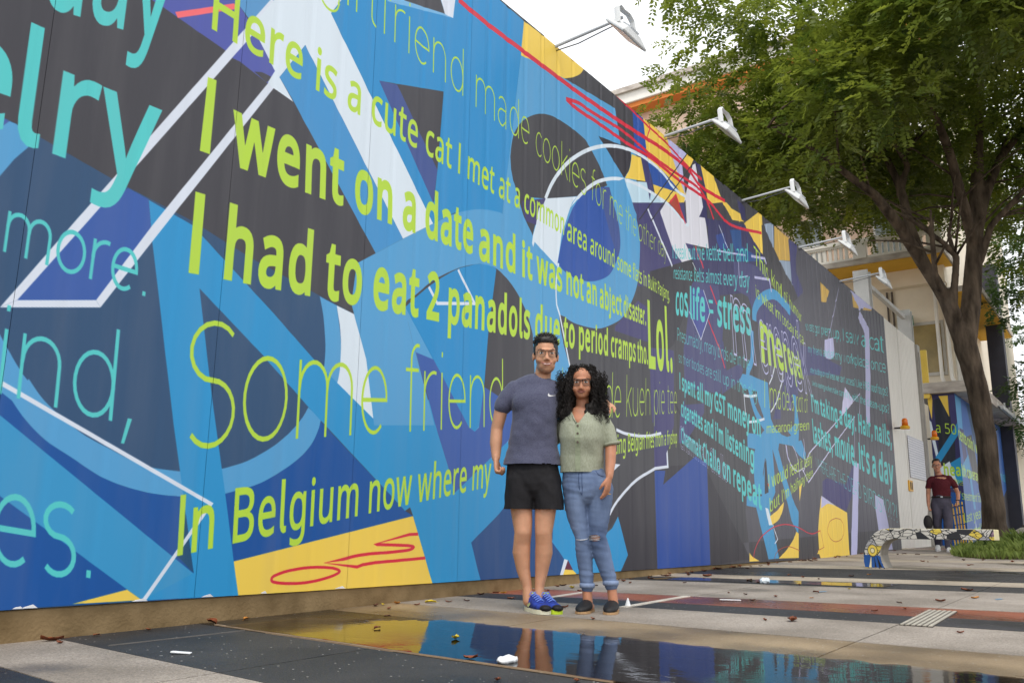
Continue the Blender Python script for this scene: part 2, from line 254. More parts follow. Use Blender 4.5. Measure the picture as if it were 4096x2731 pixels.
GLYPHS={"a":[450,"231,437 279,433 318,422 347,403 368,375 381,338 385,293 385,0 334,0 320,61 317,61 298,40 279,22 258,9 234,-1 206,-6 172,-8 136,-5 103,6 75,23 55,48 41,80 37,119 43,159 59,192 87,219 127,238 179,251 243,257 316,259 316,285 310,330 293,359 265,375 227,380 194,378 163,370 106,347 84,400 115,414 151,426 190,434/252,208 204,203 167,195 141,182 118,155 110,119 115,87 132,66 157,53 188,49 223,52 253,62 279,79 299,103 311,134 315,172 315,210"],"b":[493,"139,461 138,410 135,373 139,373 161,398 189,419 226,432 272,437 322,431 365,412 401,381 428,338 444,283 449,215 447,168 439,127 427,91 410,61 390,36 365,17 337,3 306,-5 272,-8 226,-3 189,10 161,31 139,55 133,55 119,0 68,0 68,609 139,609/260,379 219,374 188,361 165,339 150,308 144,282 140,252 139,217 139,214 142,165 150,125 165,93 187,69 219,55 261,51 297,55 325,69 348,93 363,126 373,166 376,216 373,265 363,306 348,338 325,360 296,374"],"c":[385,"241,-8 204,-5 170,2 139,15 112,34 88,58 69,87 55,123 47,165 44,213 47,262 56,305 71,342 90,372 114,396 142,415 174,428 208,435 245,438 278,436 309,431 336,424 358,415 337,356 292,370 267,374 244,376 204,371 172,358 148,335 131,303 123,277 119,247 117,213 120,166 131,126 148,94 172,71 202,58 240,53 273,55 302,60 328,68 351,78 351,15 328,5 304,-2 275,-7"],"d":[493,"221,-8 171,-2 128,17 92,48 65,91 49,146 44,214 49,282 66,338 93,381 128,413 171,432 221,438 253,436 280,429 303,420 323,407 340,391 354,374 359,374 356,405 354,438 354,609 425,609 425,0 368,0 358,58 354,58 340,40 323,24 303,11 279,1 252,-6/232,51 273,55 305,67 328,88 343,117 352,154 355,200 355,213 352,263 343,304 329,336 306,360 274,375 231,379 196,374 168,359 146,334 130,300 120,260 117,213 120,165 130,125 146,93 168,69 197,55"],"e":[452,"234,438 269,435 301,427 329,414 354,396 374,373 390,346 402,315 409,281 411,244 411,201 117,201 122,157 134,119 154,90 181,69 215,56 254,52 293,54 327,60 359,69 392,82 392,20 359,8 327,-1 292,-6 251,-8 212,-5 176,3 143,17 114,36 90,61 70,91 56,126 47,167 44,212 47,257 55,297 68,333 86,364 108,390 134,411 164,426 198,435/233,380 188,372 154,348 137,323 125,293 119,257 338,257 335,292 326,322 312,346 292,364 266,376"],"f":[276,"266,375 158,375 158,0 87,0 87,375 12,375 12,408 87,432 87,457 89,492 95,522 104,547 124,577 152,597 186,609 227,613 252,612 274,609 310,599 292,544 262,552 228,556 197,550 175,532 162,502 158,458 158,430 266,430"],"g":[493,"221,438 261,434 297,422 329,402 355,373 359,373 369,430 425,430 425,-7 423,-46 416,-80 404,-109 378,-146 341,-172 310,-183 274,-190 233,-192 188,-191 147,-186 110,-177 78,-165 78,-100 111,-114 149,-125 191,-132 237,-134 271,-130 300,-119 324,-101 341,-77 352,-48 355,-13 355,4 356,32 358,57 354,57 329,28 299,8 263,-4 221,-8 170,-2 126,18 91,51 65,95 49,149 44,214 49,278 65,332 91,377 126,411 169,431/230,379 197,374 169,359 147,336 130,303 123,277 119,247 117,213 120,165 130,124 146,92 169,68 197,54 232,50 262,52 288,58 309,69 326,85 340,105 349,131 354,161 356,197 356,214 355,251 350,282 343,309 326,340 302,362 270,374"],"h":[496,"139,431 138,399 135,370 140,370 155,391 174,407 196,420 221,429 247,435 273,437 321,433 360,421 391,400 413,370 423,344 429,314 431,280 431,0 361,0 361,275 355,321 338,353 308,372 265,379 222,374 189,360 166,338 150,308 142,269 139,222 139,0 68,0 68,609 139,609"],"i":[207,"139,430 139,0 68,0 68,430/104,591 119,588 133,580 142,566 145,546 142,526 133,512 119,504 104,501 88,504 75,512 66,526 63,546 66,566 75,580 88,588"],"j":[207,"18,-192 -18,-190 -44,-183 -44,-126 -19,-132 9,-134 32,-130 51,-120 64,-100 68,-67 68,430 139,430 139,-64 136,-101 126,-133 110,-159 87,-177 56,-189/63,546 66,566 75,580 88,588 104,591 119,588 133,580 142,566 145,546 142,526 133,512 119,504 104,501 88,504 75,512 66,526"],"k":[428,"138,291 137,257 135,221 138,221 152,240 172,264 189,285 326,430 409,430 235,246 421,0 336,0 187,200 138,158 138,0 68,0 68,609 138,609"],"l":[225,"139,609 139,120 142,85 152,62 175,52 200,55 200,0 180,-6 140,-6 100,15 75,60 68,120 68,609"],"m":[750,"540,438 584,434 621,421 649,401 669,371 681,330 685,280 685,0 615,0 615,277 610,321 594,353 567,372 528,379 490,374 460,362 438,342 423,315 414,280 411,237 411,0 342,0 342,277 339,308 332,333 320,353 303,367 281,376 253,379 215,374 185,360 164,338 150,308 141,269 139,223 139,0 68,0 68,430 125,430 136,371 140,371 155,392 173,409 194,422 217,431 241,436 266,438 312,433 349,420 378,398 398,366 402,366 427,398 461,420 499,433"],"n":[496,"275,438 322,434 361,421 391,401 413,371 426,330 431,280 431,0 361,0 361,275 355,321 338,353 308,372 265,379 222,374 189,361 166,338 151,308 142,269 139,223 139,0 68,0 68,430 125,430 136,371 140,371 156,392 175,409 198,422 222,431 248,436"],"o":[485,"442,216 440,181 436,150 428,121 411,82 388,51 359,25 324,7 285,-4 241,-8 200,-4 163,7 129,25 100,51 77,82 59,121 51,150 46,181 44,216 47,261 55,301 68,336 87,367 110,392 137,412 169,426 204,435 244,438 281,435 316,426 347,412 374,392 398,367 417,336 431,301 439,261/117,216 120,169 130,128 147,95 172,71 203,56 243,51 282,56 314,71 339,95 356,128 366,169 369,216 365,263 355,303 338,335 314,359 282,374 242,379 202,374 171,359 147,335 130,303 120,263"],"p":[493,"273,438 322,432 365,413 401,383 428,339 444,284 449,216 447,170 439,129 427,93 410,62 390,37 365,17 337,3 306,-5 272,-8 241,-6 213,1 190,11 170,24 153,38 139,55 134,55 137,20 139,-16 139,-192 68,-192 68,430 126,430 136,371 139,371 153,389 170,405 189,419 213,429 240,436/260,379 221,374 190,362 167,342 152,313 142,275 139,229 139,216 140,182 144,152 150,126 165,93 188,70 220,55 261,51 297,56 326,72 348,98 364,131 373,171 376,217 373,262 363,302 348,334 325,359 296,374"],"q":[493,"354,-9 355,25 358,58 354,58 332,32 303,11 266,-3 219,-8 170,-2 128,17 93,48 66,91 49,146 44,214 47,261 54,302 67,338 83,368 104,393 129,413 157,427 188,435 221,438 267,433 304,419 333,397 355,371 358,371 369,430 425,430 425,-192 354,-192/233,51 272,55 304,67 327,87 342,116 352,153 355,199 355,213 352,263 343,305 328,337 305,361 273,375 231,379 196,374 167,359 145,334 130,300 120,260 117,213 120,165 130,126 146,93 168,70 197,55"],"r":[331,"269,438 295,437 319,433 310,368 287,372 264,374 240,371 217,363 195,351 176,334 161,313 149,289 141,261 139,229 139,0 68,0 68,430 126,430 134,351 137,351 152,374 170,395 191,413 214,426 240,435"],"s":[384,"348,119 343,80 327,49 302,24 268,6 241,-2 210,-6 176,-8 135,-6 99,-1 68,8 42,19 42,83 70,71 104,60 141,52 178,49 224,53 256,66 274,86 280,112 278,128 271,141 259,154 239,167 212,180 174,196 135,212 103,228 76,245 57,266 45,292 41,324 46,358 61,386 85,408 118,425 157,435 202,438 240,436 275,430 308,421 339,409 315,353 258,372 228,378 197,380 159,377 131,366 114,350 108,328 111,312 119,298 133,286 154,274 219,246 257,231 289,215 314,197 333,176 344,150"],"t":[289,"212,50 245,53 272,59 272,5 258,0 240,-4 200,-8 167,-5 138,4 112,20 91,44 78,79 74,125 74,375 13,375 13,409 75,437 103,528 144,528 144,430 269,430 269,375 144,375 144,127 149,93 163,69 185,54"],"u":[496,"427,430 427,0 370,0 359,57 356,57 340,36 321,20 298,8 273,-1 247,-6 220,-8 173,-4 134,8 103,29 81,59 71,85 65,114 63,148 63,430 135,430 135,153 141,108 158,76 188,57 230,51 273,55 306,69 330,91 345,121 354,160 357,206 357,430"],"v":[407,"163,0 0,430 75,430 167,176 180,137 193,96 201,63 204,63 214,96 227,138 241,176 332,430 407,430 244,0"],"w":[630,"346,243 336,276 328,308 321,335 316,357 313,357 308,335 302,307 294,275 284,242 207,1 127,1 9,431 82,431 141,201 153,154 163,109 169,73 172,73 178,97 185,128 193,160 201,188 277,431 354,431 428,188 440,149 451,109 457,74 460,74 466,108 477,153 489,201 549,431 621,431 502,1 419,1"],"x":[424,"170,220 22,430 102,430 213,268 322,430 402,430 253,220 410,0 330,0 213,172 94,0 14,0"],"y":[409,"1,430 76,430 169,185 184,144 196,105 205,68 209,68 224,121 245,186 333,430 409,430 224,-59 207,-97 188,-130 165,-156 138,-176 106,-188 67,-192 34,-190 9,-186 9,-130 30,-133 56,-135 79,-132 99,-126 116,-114 130,-99 142,-80 152,-59 174,-2"],"z":[377,"346,0 31,0 31,47 262,375 45,375 45,430 340,430 340,377 112,55 346,55"],"'":[180,"128,573 112,366 68,366 52,573"],".":[215,"58,43 61,69 72,85 88,94 107,97 126,94 142,85 153,69 157,43 153,18 142,2 126,-8 107,-11 88,-8 72,2 61,18"],",":[215,"154,84 136,23 111,-42 85,-103 33,-103 49,-38 63,31 73,93 148,93"],"?":[348,"112,183 114,211 118,235 127,257 139,277 157,298 180,319 228,363 243,381 253,398 258,416 260,439 254,473 235,498 204,514 163,519 126,516 93,509 34,485 10,541 43,557 81,569 122,578 168,581 215,576 254,564 285,543 309,515 323,481 327,440 324,407 316,379 302,355 283,332 233,287 209,266 192,248 180,231 173,215 170,196 168,175 168,161 112,161/94,43 97,69 108,85 124,94 144,97 162,94 178,85 189,69 192,43 189,18 178,2 162,-8 144,-11 124,-8 108,2 97,18"],"!":[216,"131,161 85,161 65,573 151,573/58,43 61,69 72,85 88,94 107,97 126,94 142,85 153,69 157,43 153,18 142,2 126,-8 107,-11 88,-8 72,2 61,18"],"-":[258,"32,184 32,246 226,246 226,184"],"=":[459,"45,334 45,391 412,391 412,334/45,174 45,231 412,231 412,174"],"5":[459,"221,351 258,349 292,342 322,331 361,307 389,274 402,247 410,217 413,183 410,145 402,111 387,81 368,54 343,32 314,15 280,2 242,-5 199,-8 156,-6 116,0 80,10 51,23 51,90 82,74 121,62 161,55 200,52 239,55 274,65 302,82 323,106 336,137 341,176 337,210 325,239 306,262 279,279 243,289 197,292 146,288 99,280 64,302 86,573 373,573 373,508 146,508 132,342 169,348"],"0":[459,"419,287 418,242 415,201 409,163 401,128 390,97 376,70 349,37 316,12 290,1 261,-6 229,-8 188,-4 153,8 122,27 97,54 76,88 60,129 48,176 42,229 39,287 41,346 48,399 58,446 73,486 93,520 119,547 149,566 186,578 229,581 269,578 304,566 335,547 361,520 382,486 399,446 410,399 417,346/110,287 111,238 115,194 121,156 137,111 159,78 190,59 229,52 268,59 298,78 320,110 336,156 343,194 347,238 348,287 347,336 343,380 336,417 320,463 298,495 268,515 229,521 190,515 159,495 137,463 121,417 115,380 111,336"],"2":[459,"417,0 38,0 38,59 188,210 261,287 287,320 306,353 318,387 322,424 315,466 294,496 261,514 221,520 181,517 147,506 115,489 83,466 45,513 68,531 94,548 122,561 153,572 186,578 221,581 255,579 285,572 313,562 347,540 372,510 388,472 394,428 389,385 375,344 361,318 344,292 324,267 301,241 275,214 247,185 128,67 128,64 417,64"],"9":[459,"417,328 416,295 414,263 410,231 405,199 397,168 387,139 366,99 340,63 318,42 293,25 265,11 232,0 195,-6 154,-8 117,-6 82,0 82,60 115,53 152,50 188,52 218,58 245,68 278,90 303,118 322,153 334,192 342,235 346,281 341,281 327,263 310,247 290,233 266,223 237,216 204,214 158,219 118,235 85,260 61,294 49,321 42,352 40,387 43,426 50,460 63,491 80,517 101,540 127,557 156,570 188,578 223,581 262,577 299,565 332,545 361,518 384,483 402,439 410,406 415,369/223,521 178,513 142,488 124,463 113,429 110,388 113,354 122,325 137,301 171,277 220,269 256,273 286,285 311,303 330,325 342,349 346,374 344,400 338,426 328,451 315,474 298,493 277,508 252,518"],"B":[521,"241,573 307,569 361,558 404,541 434,515 453,478 459,431 456,399 446,371 431,347 409,328 382,313 350,304 350,300 384,292 415,279 441,261 461,236 474,203 478,163 475,130 467,100 454,74 425,42 385,19 354,8 318,2 279,0 78,0 78,573/256,329 300,331 334,339 357,352 377,382 384,423 376,463 351,490 324,502 289,509 245,511 150,511 150,329/150,269 150,61 265,61 311,64 346,74 371,91 394,125 401,168 398,197 388,221 370,241 344,256 307,266 260,269"],"C":[507,"323,517 280,513 241,502 206,482 178,456 155,423 139,383 131,353 127,321 125,286 128,241 135,200 147,164 164,132 186,105 213,83 244,68 281,58 322,55 359,57 394,62 460,78 460,15 427,5 393,-2 356,-7 312,-8 257,-4 208,8 166,28 130,56 101,90 78,131 62,178 52,230 49,287 51,329 57,369 67,406 81,440 99,471 120,499 145,523 174,543 206,559 242,571 281,578 324,581 367,578 409,572 448,561 482,547 453,486 394,508 360,515"],"D":[585,"536,292 533,231 521,177 501,131 474,91 439,58 399,33 351,15 297,4 237,0 78,0 78,573 254,573 309,569 359,558 404,540 443,516 476,484 502,446 521,401 533,350/460,289 457,337 449,379 435,415 416,444 391,469 361,487 327,500 287,508 244,511 150,511 150,62 228,62 299,68 357,87 402,119 434,164 454,220"],"G":[584,"326,302 524,302 524,22 493,12 462,5 431,-1 398,-5 362,-7 323,-8 267,-4 217,8 173,28 136,55 105,89 81,130 63,176 52,229 49,286 53,343 65,395 84,442 111,482 145,517 186,544 233,564 286,577 346,581 377,580 407,577 437,572 478,561 516,547 489,484 457,497 421,508 382,515 342,517 298,514 259,505 225,489 195,468 170,441 150,409 136,373 127,332 124,286 127,243 134,202 146,166 164,133 187,106 216,84 251,68 292,58 340,55 375,56 404,59 452,68 452,238 326,238"],"H":[594,"516,0 443,0 443,267 150,267 150,0 78,0 78,573 150,573 150,330 443,330 443,573 516,573"],"I":[220,"74,0 74,573 146,573 146,0"],"L":[420,"78,0 78,573 150,573 150,64 400,64 400,0"],"P":[485,"229,573 297,568 352,553 393,528 421,495 439,454 444,404 441,370 433,336 417,306 395,278 364,255 324,238 292,230 256,225 216,223 150,223 150,0 78,0 78,573/223,511 150,511 150,285 208,285 242,286 272,290 298,296 330,311 352,334 365,363 370,401 361,449 334,484 306,499 269,508"],"R":[499,"236,573 281,571 320,565 353,555 393,532 422,500 434,474 442,444 444,410 440,368 427,334 408,306 385,285 358,269 330,257 487,0 403,0 264,237 150,237 150,0 78,0 78,573/232,510 150,510 150,298 236,298 278,301 312,310 338,325 362,359 370,407 366,440 355,467 336,486 310,500 275,507"],"S":[440,"403,153 400,121 392,92 378,66 348,35 307,11 274,1 238,-6 198,-8 137,-5 83,4 41,19 41,88 73,76 113,65 156,57 201,55 240,57 273,66 298,79 316,98 327,120 330,147 327,173 318,194 302,213 277,230 242,247 196,265 161,279 131,294 106,311 85,330 69,351 57,375 50,403 48,435 54,477 71,513 99,542 136,563 165,573 197,579 231,581 276,578 318,572 355,562 389,549 366,487 336,499 302,508 266,515 229,517 196,515 169,507 148,494 133,478 124,457 121,434 124,407 133,386 149,367 172,351 204,335 246,318 278,306 307,293 332,279 362,255 385,228 398,194"],"T":[446,"259,0 187,0 187,509 8,509 8,573 437,573 437,509 259,509"],"E":[446,"398,0 78,0 78,573 398,573 398,509 150,509 150,330 383,330 383,268 150,268 150,63 398,63"],"A":[512,"437,0 368,177 141,177 73,0 0,0 224,575 289,575 512,0/282,415 274,438 263,473 255,500 247,468 238,438 230,415 165,241 346,241"],"W":[746,"735,573 583,0 510,0 399,375 389,410 380,443 373,471 370,488 367,471 361,443 352,409 342,373 234,0 161,0 10,573 85,573 174,223 183,186 190,151 196,118 201,87 206,119 213,154 222,191 232,227 333,573 407,573 512,225 523,187 532,151 538,117 544,87 550,129 560,175 572,224 660,573"]}
ART=[
('f', 'ink', '1238,5052 21500,6500 19457,-86 1899,103', 0),
('f', 'navy', '1604,2455 1724,2441 2219,2333 2711,2248 3172,2128 3015,2162 3658,2036 3997,1973 4153,1685 4238,1240 3799,1199 4582,674 4666,641 4908,159 3223,173 1943,181 1907,180 1741,1426', 0),
('f', 'indigo', '2308,3453 2327,3446 2832,3372 3140,3305 3040,3335 3192,3396 3015,3607 2901,3712 2844,3750', 0),
('f', 'indigo', '3181,3361 3135,3303 3204,3301 3148,3311 3202,3416 3015,3607 2821,3348', 0),
('f', 'steel', '2833,3754 2901,3712 2960,3668 3034,3697 3228,3974', 0),
('f', 'sky', '1737,1459 1741,1455 1747,1449 1754,1441 1761,1434 1766,1428 1770,1423 1772,1420 1774,1417 1777,1413 1781,1407 1787,1399 1793,1390 1800,1380 1809,1368 1820,1352 1834,1334 1849,1312 1867,1288 1886,1264 1906,1240 1932,1214 1962,1185 1992,1156 2018,1132 2036,1116 2041,1110 2038,1113 2030,1120 2022,1128 2017,1132 1821,1107 1741,1431', 0),
('f', 'cobalt', '1742,1417 1815,1149 1871,1114 1947,1028 1960,1016 1979,1000 2002,980 2027,960 2051,943 2075,928 2101,914 2128,900 2156,886 2185,871 2214,855 2245,837 2277,820 2308,804 2340,789 2372,777 2403,766 2435,756 2467,748 2499,740 2532,733 2566,727 2600,721 2633,717 2665,714 2697,711 2731,709 2763,709 2791,708 2811,708 3112,735 3081,734 3098,738 3122,744 3150,752 3179,760 3205,767 3229,774 3252,780 3275,787 3299,796 3324,806 3353,819 3384,835 3416,852 3448,869 3477,887 3505,904 3532,921 3558,939 3582,956 3604,974 3625,991 3643,1008 3660,1026 3675,1043 3690,1061 3703,1080 3715,1101 3725,1121 3734,1140 3741,1157 3747,1171 3750,1185 3752,1197 3754,1206 3755,1213 4582,674 4666,641 4908,159 3223,173 1944,174 1908,174', 0),
('f', 'sky', '1871,1114 1881,1102 1894,1086 1911,1066 1929,1046 1947,1028 1965,1011 1985,993 2006,976 2028,959 2051,943 2075,928 2101,914 2128,900 2156,886 2185,871 2214,855 2245,837 2277,820 2308,804 2340,789 2372,777 2403,766 2435,756 2467,748 2499,740 2532,733 2566,727 2600,721 2633,717 2665,714 2697,711 2731,709 2763,709 2791,708 2811,708 3112,735 3081,734 3098,738 3122,744 3150,752 3179,760 3205,767 3229,774 3252,780 3275,787 3299,796 3324,806 3353,819 3384,835 3416,852 3448,869 3477,887 3505,904 3532,921 3558,939 3582,956 3604,974 3625,991 3643,1008 3660,1026 3675,1043 3690,1061 3703,1080 3715,1100 3725,1119 3734,1139 3741,1157 3748,1174 3752,1192 3755,1208 3758,1222 3760,1232 3647,1293 3642,1284 3635,1271 3627,1256 3617,1240 3606,1224 3594,1209 3580,1192 3564,1174 3549,1157 3533,1141 3517,1125 3502,1110 3485,1096 3468,1081 3450,1067 3432,1053 3413,1039 3393,1026 3372,1012 3349,998 3323,983 3296,968 3268,952 3239,938 3210,924 3180,912 3146,901 3114,891 3086,882 3067,876 3041,870 2779,841 2756,842 2723,843 2686,845 2649,847 2616,851 2588,856 2560,862 2534,869 2508,877 2483,885 2458,894 2433,904 2409,914 2385,924 2361,934 2337,943 2313,952 2290,961 2267,971 2243,981 2220,993 2197,1006 2174,1019 2151,1033 2128,1047 2103,1065 2076,1084 2051,1103 2029,1120 2013,1132 1935,1224', 0),
('f', 'sky', '1738,1453 1781,1410 1786,1403 1792,1394 1799,1382 1809,1368 1820,1352 1834,1334 1849,1312 1867,1288 1886,1264 1906,1240 1931,1214 1961,1186 1991,1158 2017,1133 2036,1116 2017,1132 2135,1041 1871,1114 1815,1149 1779,1144', 0),
('f', 'sky', '3684,2027 3689,2012 3698,1989 3707,1963 3716,1936 3724,1910 3730,1886 3735,1862 3740,1838 3744,1814 3748,1790 3752,1767 3755,1745 3758,1723 3760,1700 3761,1677 3761,1651 3761,1622 3760,1594 3759,1570 3758,1553 3878,1466 3888,1496 3889,1511 3891,1531 3894,1554 3895,1579 3897,1604 3897,1628 3897,1653 3896,1679 3895,1705 3893,1729 3891,1752 3888,1774 3884,1796 3880,1818 3875,1843 3867,1874 3858,1910 3849,1945 3840,1976 3835,1998', 0),
('f', 'pale', '3835,1998 3872,1872 3875,1856 3880,1834 3884,1808 3889,1779 3892,1749 3894,1716 3895,1679 3896,1642 3896,1606 3895,1574 3892,1547 3888,1521 3883,1498 3878,1480 3875,1466 4247,1210 4240,1215 3972,1399 4238,1240 4179,1499 4132,1682 3997,1973', 0),
('f', 'sky', '1648,2123 1682,2158 1734,2263 1790,2347 1724,2439 1687,2441 1651,2393 1618,2351', 0),
('f', 'ind2', '1604,2455 1687,2441 1651,2393 1618,2351', 0),
('f', 'azure', '1789,1064 1830,1039 2789,391 2924,302 3226,171 2635,178 2546,235 2060,557 1878,675 1838,697', 0),
('f', 'cobalt', '1844,653 1879,667 2546,235 2270,181 1908,170', 0),
('f', 'yellow', '2270,181 2546,235 2637,178', 0),
('f', 'yellow', '3173,359 4666,640 4908,157 3223,172', 0),
('f', 'azure2', '2436,2285 2713,2225 3337,1829 3336,1829 3695,1588 4294,1246 4792,1489 4901,1260 5047,993 5122,820 5696,917 5702,683 5337,454 5483,151 4908,157 4666,641 4632,700 4582,674 3780,1207 3647,1296 3523,1385 3290,1546 3290,1551 2797,1871 2979,1111 2946,1250 3083,734 3226,171 2635,178 2924,304 2784,837 2718,1084 2559,1746 2480,2068', 0),
('f', 'deep', '2814,395 2842,617 2924,304', 0),
('f', 'royal', '2175,2171 2314,2313 2434,2288 2482,2064 2212,1669 1830,1582 2078,2003', 0),
('f', 'white', '3121,3888 3191,3890 2107,2042 1835,1586 1764,1535 2043,2023', 0),
('f', 'white', '3216,3420 3223,3338 2548,2175 2239,1638 2212,1671 2473,2152', 0),
('f', 'white', '1764,1535 2239,1638 2212,1671 1835,1586', 0),
('f', 'pale', '3162,3926 3034,3697 3015,3607 3196,3413 3148,3311 3178,3294 3356,3265 3233,3385 3422,3709 4443,2639 4771,2856 3626,4055 3734,4243', 0),
('f', 'steel2', '3233,3385 3422,3709 4443,2639 4171,2453 3362,3267', 0),
('f', 'cyan', '3734,4243 3626,4055 4771,2856 4820,2889 5025,3024 5665,3216 5841,4388 5911,4861 5955,5217 5511,5227', 0),
('f', 'haze', '4174,4487 4161,4443 4932,4709 4951,4917', 0),
('f', 'ink', '4328,4572 4345,4551 4827,4692 4752,4807', 0),
('f', 'white', '4758,4810 4827,4692 4928,4707 4953,4918', 0),
('f', 'ink', '4121,3766 4845,4002 4799,3315 4770,3031', 0),
('f', 'ind3', '4121,3766 4309,3822 4799,3309 4762,3025', 0),
('f', 'sky', '3998,2335 4443,2639 4771,2856 4820,2889 4848,2907 4888,2933 4934,2963 4982,2992 5025,3018 5063,3038 5101,3057 5137,3073 5172,3089 5206,3103 5239,3117 5270,3129 5300,3140 5329,3150 5358,3160 5386,3169 5414,3176 5441,3183 5468,3189 5496,3195 5524,3200 5554,3205 5583,3210 5609,3214 5630,3216 5644,3218 5653,3218 5658,3217 5662,3216 5665,3216 5841,4388 5911,4861 6282,4897 6668,4957 7696,5073 7815,4680 8185,4709 8156,3865 8251,3682 8234,3678 7203,2494 6599,2513 6649,2249 6775,2024 6279,1672 6217,918 4901,1260 4792,1484 4595,1887 4488,2130 4608,2228 4238,1240 4132,1682 3997,1973 3965,2041', 0),
('f', 'sky', '3998,2335 4488,2130 4595,1887 4866,1305 4238,1240 4132,1682 3997,1973 3965,2041', 0),
('f', 'ink', '4496,2137 4497,2143 4499,2152 4502,2162 4507,2174 4516,2185 4528,2195 4543,2205 4560,2216 4581,2231 4606,2249 4636,2275 4671,2305 4709,2339 4751,2374 4794,2406 4841,2437 4893,2469 4946,2501 4998,2530 5046,2556 5087,2578 5124,2596 5159,2611 5192,2625 5225,2638 5259,2651 5294,2663 5326,2674 5354,2683 5374,2689 5370,2688 5400,2692 5444,2698 5495,2703 5548,2706 5597,2703 5642,2694 5687,2680 5731,2662 5774,2641 5817,2618 5859,2591 5901,2562 5941,2529 5980,2494 6015,2456 6048,2414 6079,2368 6107,2320 6132,2271 6153,2224 6169,2174 6181,2122 6190,2072 6196,2029 6201,1999 6210,1403 5041,1398 5272,1423 4825,1796', 0),
('f', 'cyan2', '4506,2139 4592,2219 4619,2241 4656,2272 4700,2309 4748,2348 4795,2383 4843,2418 4894,2454 4948,2489 4999,2522 5046,2550 5087,2573 5124,2592 5159,2607 5192,2621 5225,2634 5257,2648 5287,2660 5317,2671 5346,2680 5374,2688 5404,2694 5433,2699 5461,2703 5488,2705 5511,2706 5532,2706 5551,2705 5568,2703 5582,2701 5592,2699 5500,2137 5458,1677 5412,1361 5350,1305 5276,1330 4825,1796 4496,2135', 0),
('f', 'royal', '4631,1818 4833,1796 5276,1330 5350,1305 5404,1343 5458,1677 5644,1629 5780,1601 5992,1431 5769,1249 5122,820 5047,993 4901,1260 4792,1484', 0),
('f', 'azure2', '5122,820 5769,1249 6676,1589 6678,711 6847,171 6597,155 5469,162 4908,157 4666,641', 0),
('f', 'ink', '6775,2024 6761,2050 6741,2087 6717,2129 6694,2172 6674,2212 6657,2249 6640,2287 6624,2324 6611,2358 6599,2390 6590,2419 6584,2447 6580,2472 6577,2493 6574,2508 7316,2524 8455,2739 8765,1815 8072,1447 7699,170 7452,525 7497,716 7465,1254 7473,1680', 0),
('f', 'sky', '6140,2286 6429,2343 6575,2235 6675,2008 6675,1713 6206,1654', 0),
('f', 'navy2', '5337,454 5702,683 5753,727 6489,744 6480,455 6667,306 6597,154 5469,162 5474,151', 0),
('f', 'azure2', '6468,455 6491,498 6677,724 7456,742 7410,525 7537,580 7660,694 7850,321 7699,168 6884,164 6678,306', 0),
('f', 'white', '6590,153 6671,306 6731,296 6641,153', 0),
('f', 'maroon', '6731,296 6818,207 6679,216', 0),
('f', 'yellow', '6641,153 6679,216 6818,207 6891,162', 0),
('f', 'ink2', '7410,525 7540,731 7566,750 7603,777 7647,809 7696,843 7747,876 7800,909 7858,944 7920,979 7986,1014 8058,1047 8142,1080 8240,1113 8339,1144 8427,1171 8489,1191 8736,1252 9872,1360 8310,2539 11168,215 9871,175 9857,178 7699,168 7850,321 7660,694', 0),
('f', 'royal2', '8472,1189 8733,1205 8672,1050 9544,1422 9872,1360 9878,177 8498,167', 0),
('f', 'ind4', '8480,1746 8800,1781 8790,1264 8473,1220', 0),
('f', 'ind4', '8413,2569 9031,2596 8906,1720 8879,1903 8444,1696 8420,1933', 0),
('f', 'ind4', '7640,2610 8159,3001 8430,2963 8379,2579 7639,2564', 0),
('l', 'white', '7645,1547 7665,1544 7694,1540 7727,1535 7762,1531 7794,1528 7824,1526 7852,1525 7882,1525 7913,1525 7948,1525 7988,1525 8032,1526 8078,1527 8125,1528 8171,1531 8220,1535 8274,1540 8326,1546 8371,1552 8404,1555 8774,1634 8800,1253 8490,1214 8463,1205 8424,1193 8379,1178 8332,1163 8287,1148 8243,1134 8198,1120 8153,1105 8106,1088 8058,1069 8009,1047 7958,1022 7906,995 7856,968 7808,942 7762,915 7717,887 7673,859 7634,833 7599,808 7569,785 7543,761 7520,740 7502,722 7489,709', 32),
('f', 'white', '7550,1204 7720,1205 7577,1132', 0),
('f', 'yellow', '5955,5220 6024,5223 6122,5227 6240,5231 6364,5237 6482,5241 6602,5246 6733,5251 6863,5257 6977,5261 7058,5264 7058,5264 7048,5249 7033,5226 7015,5201 6994,5174 6972,5150 6947,5128 6921,5107 6892,5085 6862,5065 6831,5045 6797,5025 6760,5004 6722,4984 6691,4967 6668,4956 6668,4956 6643,4951 6608,4945 6568,4937 6525,4930 6484,4923 6444,4918 6403,4912 6361,4907 6320,4902 6282,4897 6246,4894 6213,4892 6180,4891 6146,4888 6111,4884 6069,4876 6023,4867 5977,4857 5938,4848 5911,4842 5914,4907', 0),
('f', 'ink', '6668,4956 6831,5045 6851,5059 6880,5079 6912,5102 6945,5127 6972,5150 6994,5174 7015,5201 7033,5226 7048,5249 7058,5264 7668,5258 8100,5264 8136,4777 7816,4688 7696,5073 7232,5064', 0),
